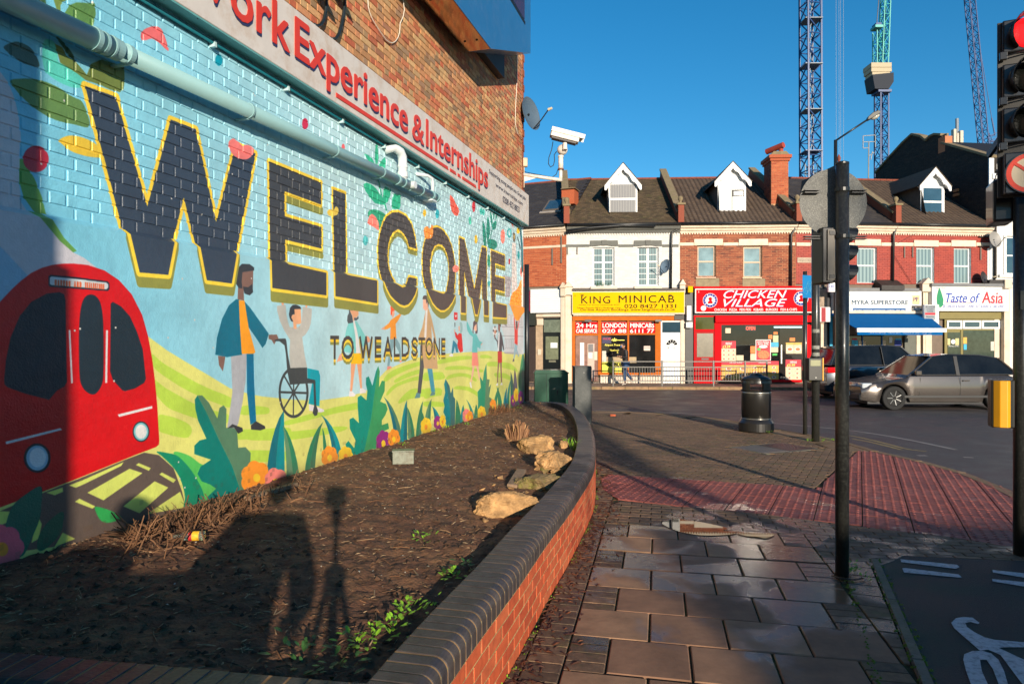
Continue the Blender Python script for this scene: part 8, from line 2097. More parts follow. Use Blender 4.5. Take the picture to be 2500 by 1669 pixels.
bx(F4,'blue_strip',K6,340,462,872,494,.304,.006,P('strip_blue',(20,90,150)),sgn4); tx(F4,'OFF LICENCE - POLISH FOOD - ROMANIAN FOOD - CIGARETTES - WINES - BEERS',K6,350,478,862,489,.3055,M_SW,sgn4,depth=0.001)
bx(F4,'pay_badge',K6,938,340,1012,425,.304,.005,P('badge_yellow',(246,226,150)),sgn4); tx(F4,'PP',K6,950,352,1000,396,.306,P('badge_purple',(90,40,110)),sgn4,bold=0.04,depth=0.001); bx(F4,'collect_badge',K6,930,437,1036,494,.304,.005,P('badge_black',(44,40,38)),sgn4); tx(F4,'collect+',K6,942,452,1030,482,.306,M_SW,sgn4,bold=0.02,depth=0.001)
M_AWN = P('awning_blue',(8,96,160), rough=0.95, spec=0.1, var=0.05, scale=2)
az, ax0 = F4.at(*K6(282,520), 0)[1], F4.at(*K6(150,520), 0)[0]
b_top = F4.at(*K6(1080,520), -.35); b_bot = F4.at(*K6(1262,664), -1.9); a_bot = F4.at(*K6(375,664), -1.9)
aw = F4.thing('shop_awning', 'blue fabric awning with white edge over the grocery shop', 'awning')
t0x = F4.at(*K6(100,520),-.35)[0]
part('canopy', MB().add([(t0x,-.35,b_top[1]),(b_top[0],-.35,b_top[1]),(b_bot[0]-.05,-1.9,b_bot[1]),(a_bot[0],-1.9,a_bot[1]),(t0x,-.35,b_top[1]-.03),(b_top[0],-.35,b_top[1]-.03),(b_bot[0]-.05,-1.9,b_bot[1]-.03),(a_bot[0],-1.9,a_bot[1]-.03)], [(0,1,2,3),(7,6,5,4),(0,4,5,1),(1,5,6,2),(2,6,7,3),(3,7,4,0)]), M_AWN, aw)
part('cassette', MB().box(t0x,-.42,b_top[1]+.01,b_top[0]+.05,-.30,b_top[1]+.12), M_CRM, aw); part('front_rail', MB().box(a_bot[0],-1.96,b_bot[1]-.16,b_bot[0]+.05,-1.88,b_bot[1]+.0), M_SW, aw)
vz = F4.at(*K6(600,732),-1.93)[1]; part('valance', MB().box(a_bot[0]+.02,-1.935,vz,b_bot[0]-.1,-1.93,b_bot[1]-.161), M_AWN, aw)
va, vb = F4.at(*K6(506,700),-1.94)[0], F4.at(*K6(1130,700),-1.94)[0]
local_text('OFF LICENCE - GROCERY - FRUITS & VEG - TOP UP', va, vb, vz+.06, b_bot[1]-.2, -1.937, M_SW, aw, bold=0.02, depth=0.002)
for x in (a_bot[0]+.5, b_bot[0]-.6): part('awning_arm', MB().bar((x,-.3,b_top[1]-.3),(x+.3,-1.0,b_top[1]-.55),.05).bar((x+.3,-1.0,b_top[1]-.55),(x,-1.88,b_bot[1]-.1),.05), M_GUT, aw)
bx(F4,'shop_window',K6,150,735,830,1060,0.05,0.006,M_SHG,so4); bx(F4,'door_frame',K6,430,735,442,1060,.08,.05,P('strip_blue',(20,90,150)),so4); bx(F4,'door_frame',K6,628,735,640,1060,.08,.05,P('strip_blue',(20,90,150)),so4)
for i in range(26):
 x = rng.uniform(150,800); y = rng.choice([rng.uniform(740,800), rng.uniform(860,980)]); m_ = rng.choice([M_PR,M_CY,M_SW,M_PY,M_BL2,M_PC])
 if 440 < x < 628 and y < 800: continue
 bx(F4,'window_poster',K6,x,y,x+rng.uniform(30,70),y+rng.uniform(24,60),0.056+.0004*i,.0003,m_,so4)
bx(F4,'grey_door',K6,862,736,980,1100,.05,.01,P('grey_green_door',(96,98,88)),so4); bx(F4,'pier',K6,982,736,1020,1100,.08,.08,M_CRM,so4)
so5 = F5.thing('restaurant_shopfront', 'olive green restaurant shopfront with three small top windows', 'shopfront')
sgn5 = F5.thing('shop_sign', 'white shop sign reading Taste of Asia in blue and red italics', 'sign')
bx(F5,'cap',K6,1136,216,1890,240,.42,.4,P('sign_grey_cap',(120,120,120)),sgn5); bx(F5,'panel',K6,1138,238,1906,490,.36,.34,M_SW,sgn5)
M_BI = P('sign_italic_blue',(44,80,170)); M_RI = P('sign_italic_red',(206,30,50))
tx(F5,'Taste of',K6,1278,312,1618,404,.362,M_BI,sgn5,bold=0.02,shear=0.3,depth=0.002); tx(F5,'Asia',K6,1640,300,1850,412,.362,M_RI,sgn5,bold=0.02,shear=0.1,depth=0.002); tx(F5,'SRI LANKAN & INDIAN CUISINE - RESTAURANT & TAKE AWAY',K6,1244,430,1868,458,.362,M_BI,sgn5,shear=0.2,bold=0.008,depth=0.001)
bx(F5,'rule',K6,1272,404,1540,408,.362,.002,M_RI,sgn5); bx(F5,'rule',K6,1740,410,1842,414,.362,.002,M_BI,sgn5); tx(F5,'7 Station Road',K6,1156,250,1272,266,.362,M_INK,sgn5,depth=0.001,shear=0.2); tx(F5,'www.taste-of-asia.co.uk',K6,1478,260,1672,272,.362,M_INK,sgn5,depth=0.001); tx(F5,'020 8427 7222',K6,1760,270,1872,282,.362,M_INK,sgn5,depth=0.001)
for i, chh in enumerate('HALAL FOOD'):
 if chh != ' ': tx(F5,chh,K6,1880,276+i*20.5,1892,290+i*20.5,.362,M_RI,sgn5,depth=0.001)
c = F5.at(*K6(1214,360),-.363); part('island_emblem', MB().prism([(c[0]+p*.0072,c[1]+q*.0072*1.0) for p,q in ((-14,30),(-4,62),(4,50),(12,30),(24,-10),(22,-40),(8,-56),(-10,-54),(-18,-30),(-20,0))], -.366, -.3625, 'y'), P('emblem_green',(20,140,90)), sgn5)
M_OLV2 = P('olive_paint',(130,118,62), rough=0.5, var=0.06); bx(F5,'header',K6,1214,494,1864,570,.16,.16,M_OLV2,so5); bx(F5,'surround',K6,1264,571,1852,1100,.06,.05,M_OLV2,so5)
for x0, x1 in ((1288,1442),(1450,1634),(1642,1824)): f_ = bx(F5,'top_window',K6,x0,586,x1,670,.10,.04,M_UPV,so5); bx(F5,'pane',K6,x0+18,602,x1-18,652,.104,.004,M_GLASS,f_)
bx(F5,'shop_window',K6,1452,686,1824,1000,.075,.006,P('green_dark_glass',(62,74,64),rough=0.05,coat=0.5,var=0.3),so5); bx(F5,'shop_door',K6,1294,706,1424,1000,.075,.006,P('green_dark_glass',(62,74,64)),so5); bx(F5,'mullion',K6,1426,686,1450,1100,.09,.03,M_OLV2,so5)
bx(F5,'door_notice',K6,1292,768,1320,832,.08,.003,P('notice_cream',(216,200,140)),so5); bx(F5,'door_notice',K6,1372,766,1408,834,.08,.003,P('notice_cream',(216,200,140)),so5); bx(F5,'hygiene_sticker',K6,1452,756,1488,820,.08,.003,M_PY,so5); bx(F5,'sticker',K6,1456,824,1486,880,.08,.003,M_CY,so5); bx(F5,'menu_board',K6,1728,798,1800,890,.08,.003,P('paper',(206,200,186)),so5)
tx(F5,'OPENING HOURS',K6,1304,838,1404,850,.078,M_SW,so5,depth=0.001); c = F5.at(*K6(1350,800),-.08); part('round_sticker', MB().lathe([(0.09,0),(.10,0),(.10,.002),(.09,.002)], 20, M=Matrix.Translation((c[0],-.078,c[1])) @ Matrix.Rotation(R(90),4,'X')), M_SW, so5)
pilaster(F5, h5, 2254, 2275, 694, k=0.14, ground_y=930); F6.box('pilaster', 2452, 700, 2466, 930, 0.3, 0.5, M_CRM, h6)
F6.box('pilaster', 2428, 690, 2440, 930, .1, .1, M_CRM, h6)
part('shop_roof', MB().prism([(-.5,F5.at(2290,700,0)[1]+.0),(.0,F5.at(2290,690,0)[1]+.1),(.0,F5.at(2290,700,0)[1]-.2),(-.5,F5.at(2290,700,0)[1]-.2)], -.9, .12, 'x'), P('dark_lead', (54,48,44), var=0.3, bump=0.5), h5)
F6.box('parapet_cap', 2416, 683, 2470, 697, .4, .5, P('dark_lead', (54,48,44)), h6); F6.box('parapet_end', 2454, 682, 2472, 704, .5, .5, M_CRM, h6, bevel=.03)
def proj(fr, name, label, x, y0, y1, w, mats, texts, k=0.9):
 t = fr.thing(name, label, 'sign'); a = fr.at(x, y1, -k); b = fr.at(x, y0, -k)
 part('box', MB().box(a[0]-.07,-k,a[1],a[0]+.07,-.1,b[1]), mats[0], t, bevel=.01); part('end_panel', MB().box(a[0]-w/2,-k-.02,a[1],a[0]+w/2,-k-.001,b[1]), mats[1], t)
 for s_, u0, u1, v0, v1, m_ in texts: local_text(s_, a[0]-w/2+w*u0, a[0]-w/2+w*u1, a[1]+(b[1]-a[1])*v0, a[1]+(b[1]-a[1])*v1, -k-.0205, m_, t, depth=.001, bold=.01)
 return t
tpz = F5.thing('projecting_sign', 'grey projecting sign for Sri Lankan and Indian cuisine between the two shops', 'sign')
bx(F5,'box',K6,1062,428,1208,640,.9,.12,M_SW,tpz,bevel=.01); bx(F5,'face',K6,1066,434,1172,508,.905,.004,P('sign_grey_face',(150,156,160)),tpz); tx(F5,'SRI LANKAN',K6,1070,440,1166,458,.907,M_INK,tpz,depth=.001); tx(F5,'& INDIAN',K6,1084,464,1152,480,.907,M_INK,tpz,depth=.001); tx(F5,'CUISINE',K6,1088,486,1150,502,.907,M_INK,tpz,depth=.001)
bx(F5,'red_band',K6,1066,509,1172,530,.906,.004,M_RI,tpz); bx(F5,'lower_face',K6,1066,532,1172,580,.905,.004,P('sign_grey_face',(150,156,160)),tpz); tx(F5,'Breakfast',K6,1080,540,1160,556,.907,M_INK,tpz,depth=.001)
tpl = F4.thing('projecting_sign', 'white projecting sign for Lio between poles, above the grocery', 'sign'); bx(F4,'box',K6,95,205,300,298,.9,.1,M_SW,tpl); tx(F4,'Lio',K6,100,218,150,256,.902,M_BI,tpl,depth=.001,bold=.02); tx(F4,'Open',K6,100,268,150,290,.902,M_BI,tpl,depth=.001)
tpr = F4.thing('projecting_sign', 'red and white projecting box sign beside the crossing pole', 'sign'); bx(F4,'box',K6,10,452,112,600,.8,.25,M_SW,tpr,bevel=.01); bx(F4,'red_face',K6,22,456,66,598,.805,.004,P('dark_red_face',(160,24,36)),tpr)
F4.box('dark_shopfront', 1966, 700, 2030, 930, .03, .03, P('dark_shop', (40,40,44), var=0.4, scale=4), h4); F4.box('pilaster', 2004, 790, 2019, 930, .12, .12, M_CRM, h4); F4.box('poster_strip', 2026, 770, 2033, 860, .14, .02, M_CY, h4); F4.box('console', 1998, 705, 2020, 790, .15, .12, P('decayed_stucco', (150,130,110), var=0.5, scale=4, bump=1.0), h4)
p = F2.world(F2.at(1627,650)[0], -.3, 0); dish('satellite_dish', 'blue-grey satellite dish on the white house wall', 1624, 650, 28.8, .29, (-.8,-.5,.2), (120,142,160), arm=.35, mount=Vector((.3,.3,.1)), group='dishes on the terrace')
dish('satellite_dish', 'pale satellite dish at the top right end of the red wall', 2430, 584, 29.2, .33, (.25,-.95,.2), (150,146,140), arm=.4, mount=Vector((-.2,.3,.0)), group='dishes on the terrace')
dish('satellite_dish', 'small dark satellite dish low on the red wall near the right end', 2403, 678, 29.2, .27, (.5,-.85,.2), (50,44,44), arm=.35, mount=Vector((-.3,.25,.0)), group='dishes on the terrace')
F5.box('wire_bracket', 2392, 577, 2418, 579, .1, .1, M_GUT, h5); F5.box('wire_bracket', 2392, 600, 2416, 602, .1, .1, M_GUT, h5)
for pts, lab in ((((2262,556),(2180,600)),'thin cable crossing the red wall below the left gutter'),(((2184,625),(2225,690)),'thin cable running down the red wall')):
 solo('cable', MB().tube([F5.world(F5.at(x,y,-.05)[0],-.05,F5.at(x,y,-.05)[1]) for x, y in pts], .008, 5), M_GUT, lab, 'cable')
def latt(mb, a, b, w, seg, r, twist=0.785, rd=None):
 a = Vector(a); b = Vector(b); d = (b-a); L = d.length; d.normalize(); u = d.cross(Vector((0,1,0.01))).normalized(); v = u.cross(d); rd = rd or r*.6
 cs = [(u*math.cos(twist+i*math.pi/2)+v*math.sin(twist+i*math.pi/2))*w/2*1.414 for i in range(4)]
 for c in cs: mb.bar(a+c, b+c, r)
 n = max(1, int(L/seg))
 for i in range(n):
  p, q = a+d*(L*i/n), a+d*(L*(i+1)/n)
  for k in range(4):
   c0, c1_ = cs[k], cs[(k+1) % 4]
   if i % 2: mb.bar(p+c0, q+c1_, rd)
   else: mb.bar(p+c1_, q+c0, rd)
   mb.bar(p+c0, p+c1_, rd)
M_CB = P('crane_blue',(18,62,120), rough=0.4, var=0.1); M_CT = P('crane_teal',(70,180,170), rough=0.4); M_CL = P('crane_grey',(130,140,150), rough=0.5); M_CONC = P('counterweight',(196,180,150), rough=0.8, var=0.1)
def AD(x, y, d): return at_depth(x, y, d)
D1 = 120.0; b1 = AD(1981, 800, D1); t1_ = AD(1978, -60, D1)
c1o = thing('tower_crane', 'tall dark blue lattice crane mast, leftmost of the three', 'crane', (b1.x, b1.y, 0)); o1 = Vector((b1.x, b1.y, 0))
mb = MB(); latt(mb, Vector((0,0,0)), t1_-o1, 2.55, 2.6, .26, twist=.60); part('mast', mb, M_CB, c1o)
mb = MB(); latt(mb, AD(1981,800,D1)-o1, AD(1981,400,D1)-o1, 1.5, 1.6, .12, twist=.1); part('ladder_tower', mb, M_CL, c1o)
for y in (52,162,272,372): mb = MB(); c = AD(1979,y,D1)-o1; mb.box(c.x-1.5,c.y-1.5,c.z-.1,c.x+1.5,c.y+1.5,c.z+.05); part('platform', mb, M_CL if y != 372 else M_CB, c1o)
mb = MB(); z0c, z1c = (AD(1979,372,D1)-o1).z, (t1_-o1).z; z = z0c
while z < z1c: mb.bar((-.3,0,z),(.3,0,z+2.4),.1); mb.bar((.3,.3,z+1.2),(-.3,.3,z+3.2),.1); z += 2.4
part('ladder', mb, M_CL, c1o)
D2 = 170.0; b2 = AD(2152, 800, D2); o2 = Vector((b2.x, b2.y, 0))
c2o = thing('tower_crane', 'blue and teal luffing crane with a stack of concrete counterweights, middle one', 'crane', o2)
mb = MB(); latt(mb, Vector((0,0,0)), AD(2152,228,D2)-o2, 2.2, 2.6, .26, twist=.60); part('mast', mb, M_CB, c2o)
def pxbox(mb, x0, y0, x1, y1, d, th, o): a = AD(x0,y1,d)-o; b = AD(x1,y0,d)-o; return mb.box(a.x, a.y-th/2, a.z, b.x, a.y+th/2, b.z)
for i, (x0,y0,x1,y1) in enumerate(((2117,161,2166,172),(2118,172.3,2167,182),(2121,182.3,2164,190),(2133,190,2150,197))): part('counterweight', pxbox(MB(), x0,y0,x1,y1,D2,4-i*.3,o2), M_CONC, c2o)
part('machinery_deck', MB().prism([(AD(2120,190,D2).x-o2.x,AD(0,190,D2).z),(AD(2171,198,D2).x-o2.x,AD(0,185,D2).z),(AD(2171,206,D2).x-o2.x,AD(0,207,D2).z),(AD(2160,222,D2).x-o2.x,AD(0,224,D2).z),(AD(2126,224,D2).x-o2.x,AD(0,224,D2).z)], -2, 2, 'y'), P('deck_dark',(14,26,44),rough=.7), c2o)
part('slew_ring', pxbox(MB(), 2136,224,2168,230,D2,3.4,o2), M_CB, c2o)
mb = MB(); latt(mb, AD(2143,162,D2)-o2, AD(2143,78,D2)-o2, 1.6, 2.2, .2, twist=.60); pxbox(mb, 2131,66,2150,72,D2,2.5,o2); part('tower_head', mb, M_CT, c2o)
mb = MB(); latt(mb, AD(2156,160,D2)-o2, AD(2164,-60,D2)-o2, 1.6, 2.4, .22, twist=.60); part('jib', mb, M_CT, c2o)
part('stay', MB().bar(AD(2140,66,D2)-o2, AD(2150,-60,D2)-o2, .15), M_GUT, c2o); part('winch', pxbox(MB(), 2134,60,2147,66,D2,2,o2), M_CB, c2o)
D3 = 210.0; b3 = AD(2412, 800, D3); o3 = Vector((b3.x, b3.y, 0))
c3o = thing('tower_crane', 'far blue luffing crane with a steeply raised slanting jib, rightmost', 'crane', o3)
mb = MB(); latt(mb, AD(2404,382,D3)-o3, AD(2362,-60,D3)-o3, 2.0, 2.6, .24, twist=.70); part('jib', mb, M_CB, c3o)
mb = MB(); latt(mb, Vector((0,0,0)), AD(2412,360,D3)-o3, 2.2, 3, .26); part('mast', mb, M_CB, c3o)
mb = MB(); latt(mb, AD(2414,352,D3)-o3, AD(2436,352,D3)-o3, 1.6, 1.5, .2); latt(mb, AD(2416,338,D3)-o3, AD(2434,330,D3)-o3, 1.4, 1.5, .2); mb.bar(AD(2437,352,D3)-o3, AD(2437,316,D3)-o3, .2); mb.bar(AD(2414,352,D3)-o3, AD(2416,325,D3)-o3, .2); part('counter_jib', mb, M_CB, c3o)
part('hoist_rope', MB().bar(AD(2388,90,D3)-o3, AD(2421,288,D3)-o3, .14).bar(AD(2421,288,D3)-o3, AD(2429,330,D3)-o3, .3), M_CB, c3o)
for x in (2042, 2049, 2053, 2060): solo('crane_cable', MB().bar(AD(x-1,-60,120), AD(x,800,120), .035), M_CL, {2042:'faint hoist cable, leftmost beside the first crane',2049:'second faint hoist cable from the left',2053:'third faint hoist cable from the left',2060:'rightmost of the faint hoist cables by the first crane'}[x], 'cable')
ar = AD(2120, 415, 34); a_ = thing('tv_aerial', 'old television aerial on a thin mast behind the roofs', 'aerial', ar)
part('mast', MB().tube([(0,0,-1.0),AD(2121,346,34)-ar], .03, 8), P('aerial_grey',(150,150,146)), a_)
mb = MB();
for (x0,y0,x1,y1) in ((2106,347,2138,346),(2107,332,2107,362),(2137,330,2137,360),(2107,332,2137,330),(2107,362,2122,361),(2121,381,2134,372),(2126,390,2130,370)): mb.bar(AD(x0,y0,34)-ar, AD(x1,y1,34)-ar, .03)
part('elements', mb, P('aerial_grey',(150,150,146)), a_)
mm = AD(2338, 365, 60); m_ = thing('phone_mast', 'pale mobile phone mast with panel antennas on the far roof', 'mast', mm)
part('pole', MB().tube([(0,0,-3),AD(2336.5,290,60)-mm], .14, 10), M_CL, m_)
for x0,y0,x1,y1 in ((2325,316,2332,358),(2341,320,2349,362),(2333,326,2338,362),(2352,350,2360,365)): part('antenna', pxbox(MB(), x0,y0,x1,y1,59.5,.4,mm), P('antenna_cream',(206,196,176)), m_, bevel=.04)
mb = MB();
for y in (325,340,355): mb.bar(AD(2326,y,60)-mm, AD(2352,y,60)-mm, .1)
part('frame', mb, M_CL, m_)
# cars
def car(name, label, loc, rot, L, Wd, Hh, colr, suv=False, metal=0.6):
 t = thing(name, label, 'car', loc, rot)
 body = P('car_paint_'+name+str(int(L*100)), colr, rough=0.25, metal=metal, var=0.03, coat=1.0)
 rub = P('tyre_rubber',(24,24,24),rough=0.8); gl = P('car_glass',(24,26,28),rough=0.06,var=0.5,scale=2,spec=0.35); trim = P('car_trim',(26,26,28),rough=0.5)
 wr = 0.325 if not suv else 0.35; wx = (L*0.5-0.86, -L*0.5+0.80); belt = Hh*0.63
 def lower(x):
  u = x/(L/2)
  top = belt - (0.10 if u > 0.45 else 0)*1.0
  if u > 0.42: top = belt-0.06-(u-0.42)/0.58*(0.20 if not suv else 0.14)
  elif u < -0.8: top = belt-0.02-(-0.8-u)*0.5
  else: top = belt
  if u > 0.96: top -= (u-0.96)*5*0.3
  return top
 xs = [L/2*(-1+2*i/48) for i in range(49)]
 sec = []
 for x in xs:
  u = abs(x)/(L/2); hw = Wd/2*(1-0.10*max(0,(u-0.72)/0.28)**2); zt = lower(x); zb = 0.22+0.05*max(0,(u-0.85)/0.15)
  for w_ in wx:
   dx = abs(x-w_)
   if dx < wr+0.07: zb = max(zb, math.sqrt(max(0,(wr+0.07)**2-dx*dx))+wr-0.02)
  zb = min(zb, zt-0.1)
  sec.append([(x,-hw+.03,zb),(x,-hw,zb+ (zt-zb)*.25),(x,-hw-.015,zb+(zt-zb)*.6),(x,-hw+.035,zt-.04),(x,-hw+.09,zt),(x,hw-.09,zt),(x,hw-.035,zt-.04),(x,hw+.015,zb+(zt-zb)*.6),(x,hw,zb+(zt-zb)*.25),(x,hw-.03,zb)])
 n = 10; mb = MB(); vs = [p for s in sec for p in s]; fs = [(i*n+k,(i+1)*n+k,(i+1)*n+(k+1)%n,i*n+(k+1)%n) for i in range(48) for k in range(n)]+[tuple(range(n))[::-1], tuple(48*n+k for k in range(n))]
 mb.add(vs, fs); o = part('body', mb, body, t); autosmooth(o, 35)
 if suv: pr = [(L*.20,belt-.03),(L*.06,Hh-.05),(-L*.05,Hh),(-L*.30,Hh-.03),(-L*.42,Hh-.10),(-L*.475,belt)]
 else: pr = [(L*.22,belt-.05),(L*.05,Hh-.06),(-L*.06,Hh),(-L*.25,Hh-.02),(-L*.36,Hh-.10),(-L*.46,belt)]
 def hw_at(z): return Wd/2-.09-.22*max(0,(z-belt))/(Hh-belt)*.9
 vs = [(x,-hw_at(z),z) for x,z in pr]+[(x,hw_at(z),z) for x,z in pr]; m = len(pr)
 g = MB().add(vs, [tuple(range(m))[::-1], tuple(range(m,2*m))]+[(i,i+1,m+i+1,m+i) for i in range(m-1)]+[(m-1,0,m,2*m-1)])
 part('glasshouse', g, gl, t, bevel=0.03)
 r0 = [(x,z+.012) for x,z in pr[1:5]]; vs = [(x,-hw_at(z)+.02,z) for x,z in r0]+[(x,hw_at(z)-.02,z) for x,z in r0]+[(x,-hw_at(z)-.012,z-.05) for x,z in r0]+[(x,hw_at(z)+.012,z-.05) for x,z in r0]
 part('roof', MB().add(vs, [(i,i+1,5+i,4+i) for i in range(3)]+[(8+i,9+i,1+i,i) for i in range(3)]+[(4+i,5+i,13+i,12+i) for i in range(3)]), body, t)
 for s_ in (-1,1):
  for (xa,za,xb,zb) in ((pr[0][0],pr[0][1],pr[1][0],pr[1][1]),(pr[4][0],pr[4][1],pr[5][0],pr[5][1])): part('pillar', MB().bar((xa,s_*(hw_at(za)+.006),za),(xb,s_*(hw_at(zb)+.006),zb),.055,.03), body, t)
  xm = -L*.09; part('pillar', MB().bar((xm,s_*(hw_at(belt)+.008),belt-.02),(xm-.02,s_*(hw_at(Hh-.05)+.008),Hh-.05),.09,.02), trim, t)
  part('door_seam', MB().box(xm-.004,s_*(Wd/2+.012)-.004,.32,xm+.004,s_*(Wd/2+.012)+.004,belt-.05), trim, t)
  for xh in (xm-.16, xm-1.0): part('door_handle', MB().box(xh-.09,s_*(Wd/2+.018)-.012,belt-.16,xh+.09,s_*(Wd/2+.018)+.012,belt-.13), body if not suv else P('chrome',(220,220,220),metal=1,rough=.15), t)
  part('mirror', MB().box(L*.17-.08,s_*(Wd/2+.02)-.05+.04*s_,belt-.0,L*.17+.08,s_*(Wd/2+.02)+.07*s_+.0,belt+.13), body, t, bevel=.02)
  for xq in (L*.16, -L*.33): part('panel_gap', MB().bar((xq,s_*(Wd/2+.013),.36),(xq-.05,s_*(Wd/2-.01),belt-.07),.007,.006), trim, t)
  part('window_trim', MB().bar((L*.19,s_*(hw_at(belt)+.012),belt+.005),(-L*.42,s_*(hw_at(belt)+.012),belt+.02),.018,.012), trim, t)
  part('side_trim', MB().box(-L*.33,s_*(Wd/2+.012)-.01,.34,L*.25,s_*(Wd/2+.012)+.01,.40), trim, t)
  part('headlight', MB().box(L/2-.30,s_*(Wd/2-.20)-.15,belt-.36,L/2-.02,s_*(Wd/2-.20)+.13,belt-.22), P('headlamp',(200,206,210),rough=.1,coat=1), t, bevel=.03)
  part('tail_light', MB().box(-L/2-.01,s_*(Wd/2-.13)-.13,belt-.24,-L/2+.30,s_*(Wd/2-.13)+.13,belt-.06), P('tail_red',(220,16,22),rough=.15,coat=1,emit=0.25), t, bevel=.03)
 part('bumper', MB().box(L/2-.12,-Wd*.44,.25,L/2+.04,Wd*.44,.44), trim, t, bevel=.04); part('bumper', MB().box(-L/2-.05,-Wd*.44,.27,-L/2+.12,Wd*.44,.48), trim if suv else body, t, bevel=.04)
 part('number_plate', MB().box(-L/2-.066,-.26,.50,-L/2-.052,.26,.61), P('plate_yellow',(230,190,60)), t); part('number_plate', MB().box(L/2+.042,-.26,.36,L/2+.052,.26,.47), M_SW, t)
 for w_ in wx:
  for s_ in (-1,1):
   Mw = Matrix.Translation((w_, s_*(Wd/2-.10), wr)) @ Matrix.Rotation(R(90)*(1 if s_ < 0 else -1),4,'X')
   w1 = part('wheel', MB().lathe([(wr*.62,-.09),(wr*.95,-.10),(wr,-.07),(wr,.07),(wr*.95,.10),(wr*.66,.10),(wr*.64,.08)], 28, M=Mw), rub, t)
   part('rim', MB().lathe([(wr*.66,.075),(wr*.62,.095),(wr*.58,.06),(wr*.2,.045),(wr*.12,.07),(.001,.075)], 28, M=Mw), P('alloy',(150,150,150),metal=.9,rough=.3), w1)
   mbs = MB()
   for i in range(7): a_ = 2*math.pi*i/7; mbs.bar(Mw @ Vector((.05*math.cos(a_),.05*math.sin(a_),.075)), Mw @ Vector((wr*.6*math.cos(a_),wr*.6*math.sin(a_),.082)), .035, .02)
   part('spokes', mbs, P('alloy',(150,150,150)), w1)
 part('underbody', MB().box(-L/2+.2,-Wd/2+.14,.16,L/2-.2,Wd/2-.14,.3), trim, t)
 return t
pB = at_depth(2281, 950, 18.9); car('parked_car', 'silver-gold hatchback passing in front, nearer of the two cars', (pB.x, 19.3, -0.11), R(180), 4.45, 1.76, 1.50, (96,88,82))
pA = at_depth(2168, 950, 22.5); car('parked_car', 'dark grey estate car behind the silver one, its tail light at the left', (pA.x, 22.9, -0.11), R(2), 4.55, 1.82, 1.74, (84,86,92), suv=True)
for o in bpy.data.objects:
 if o.name.startswith('parked_car'): o.name = o.name.replace('parked_car', 'passing_car')
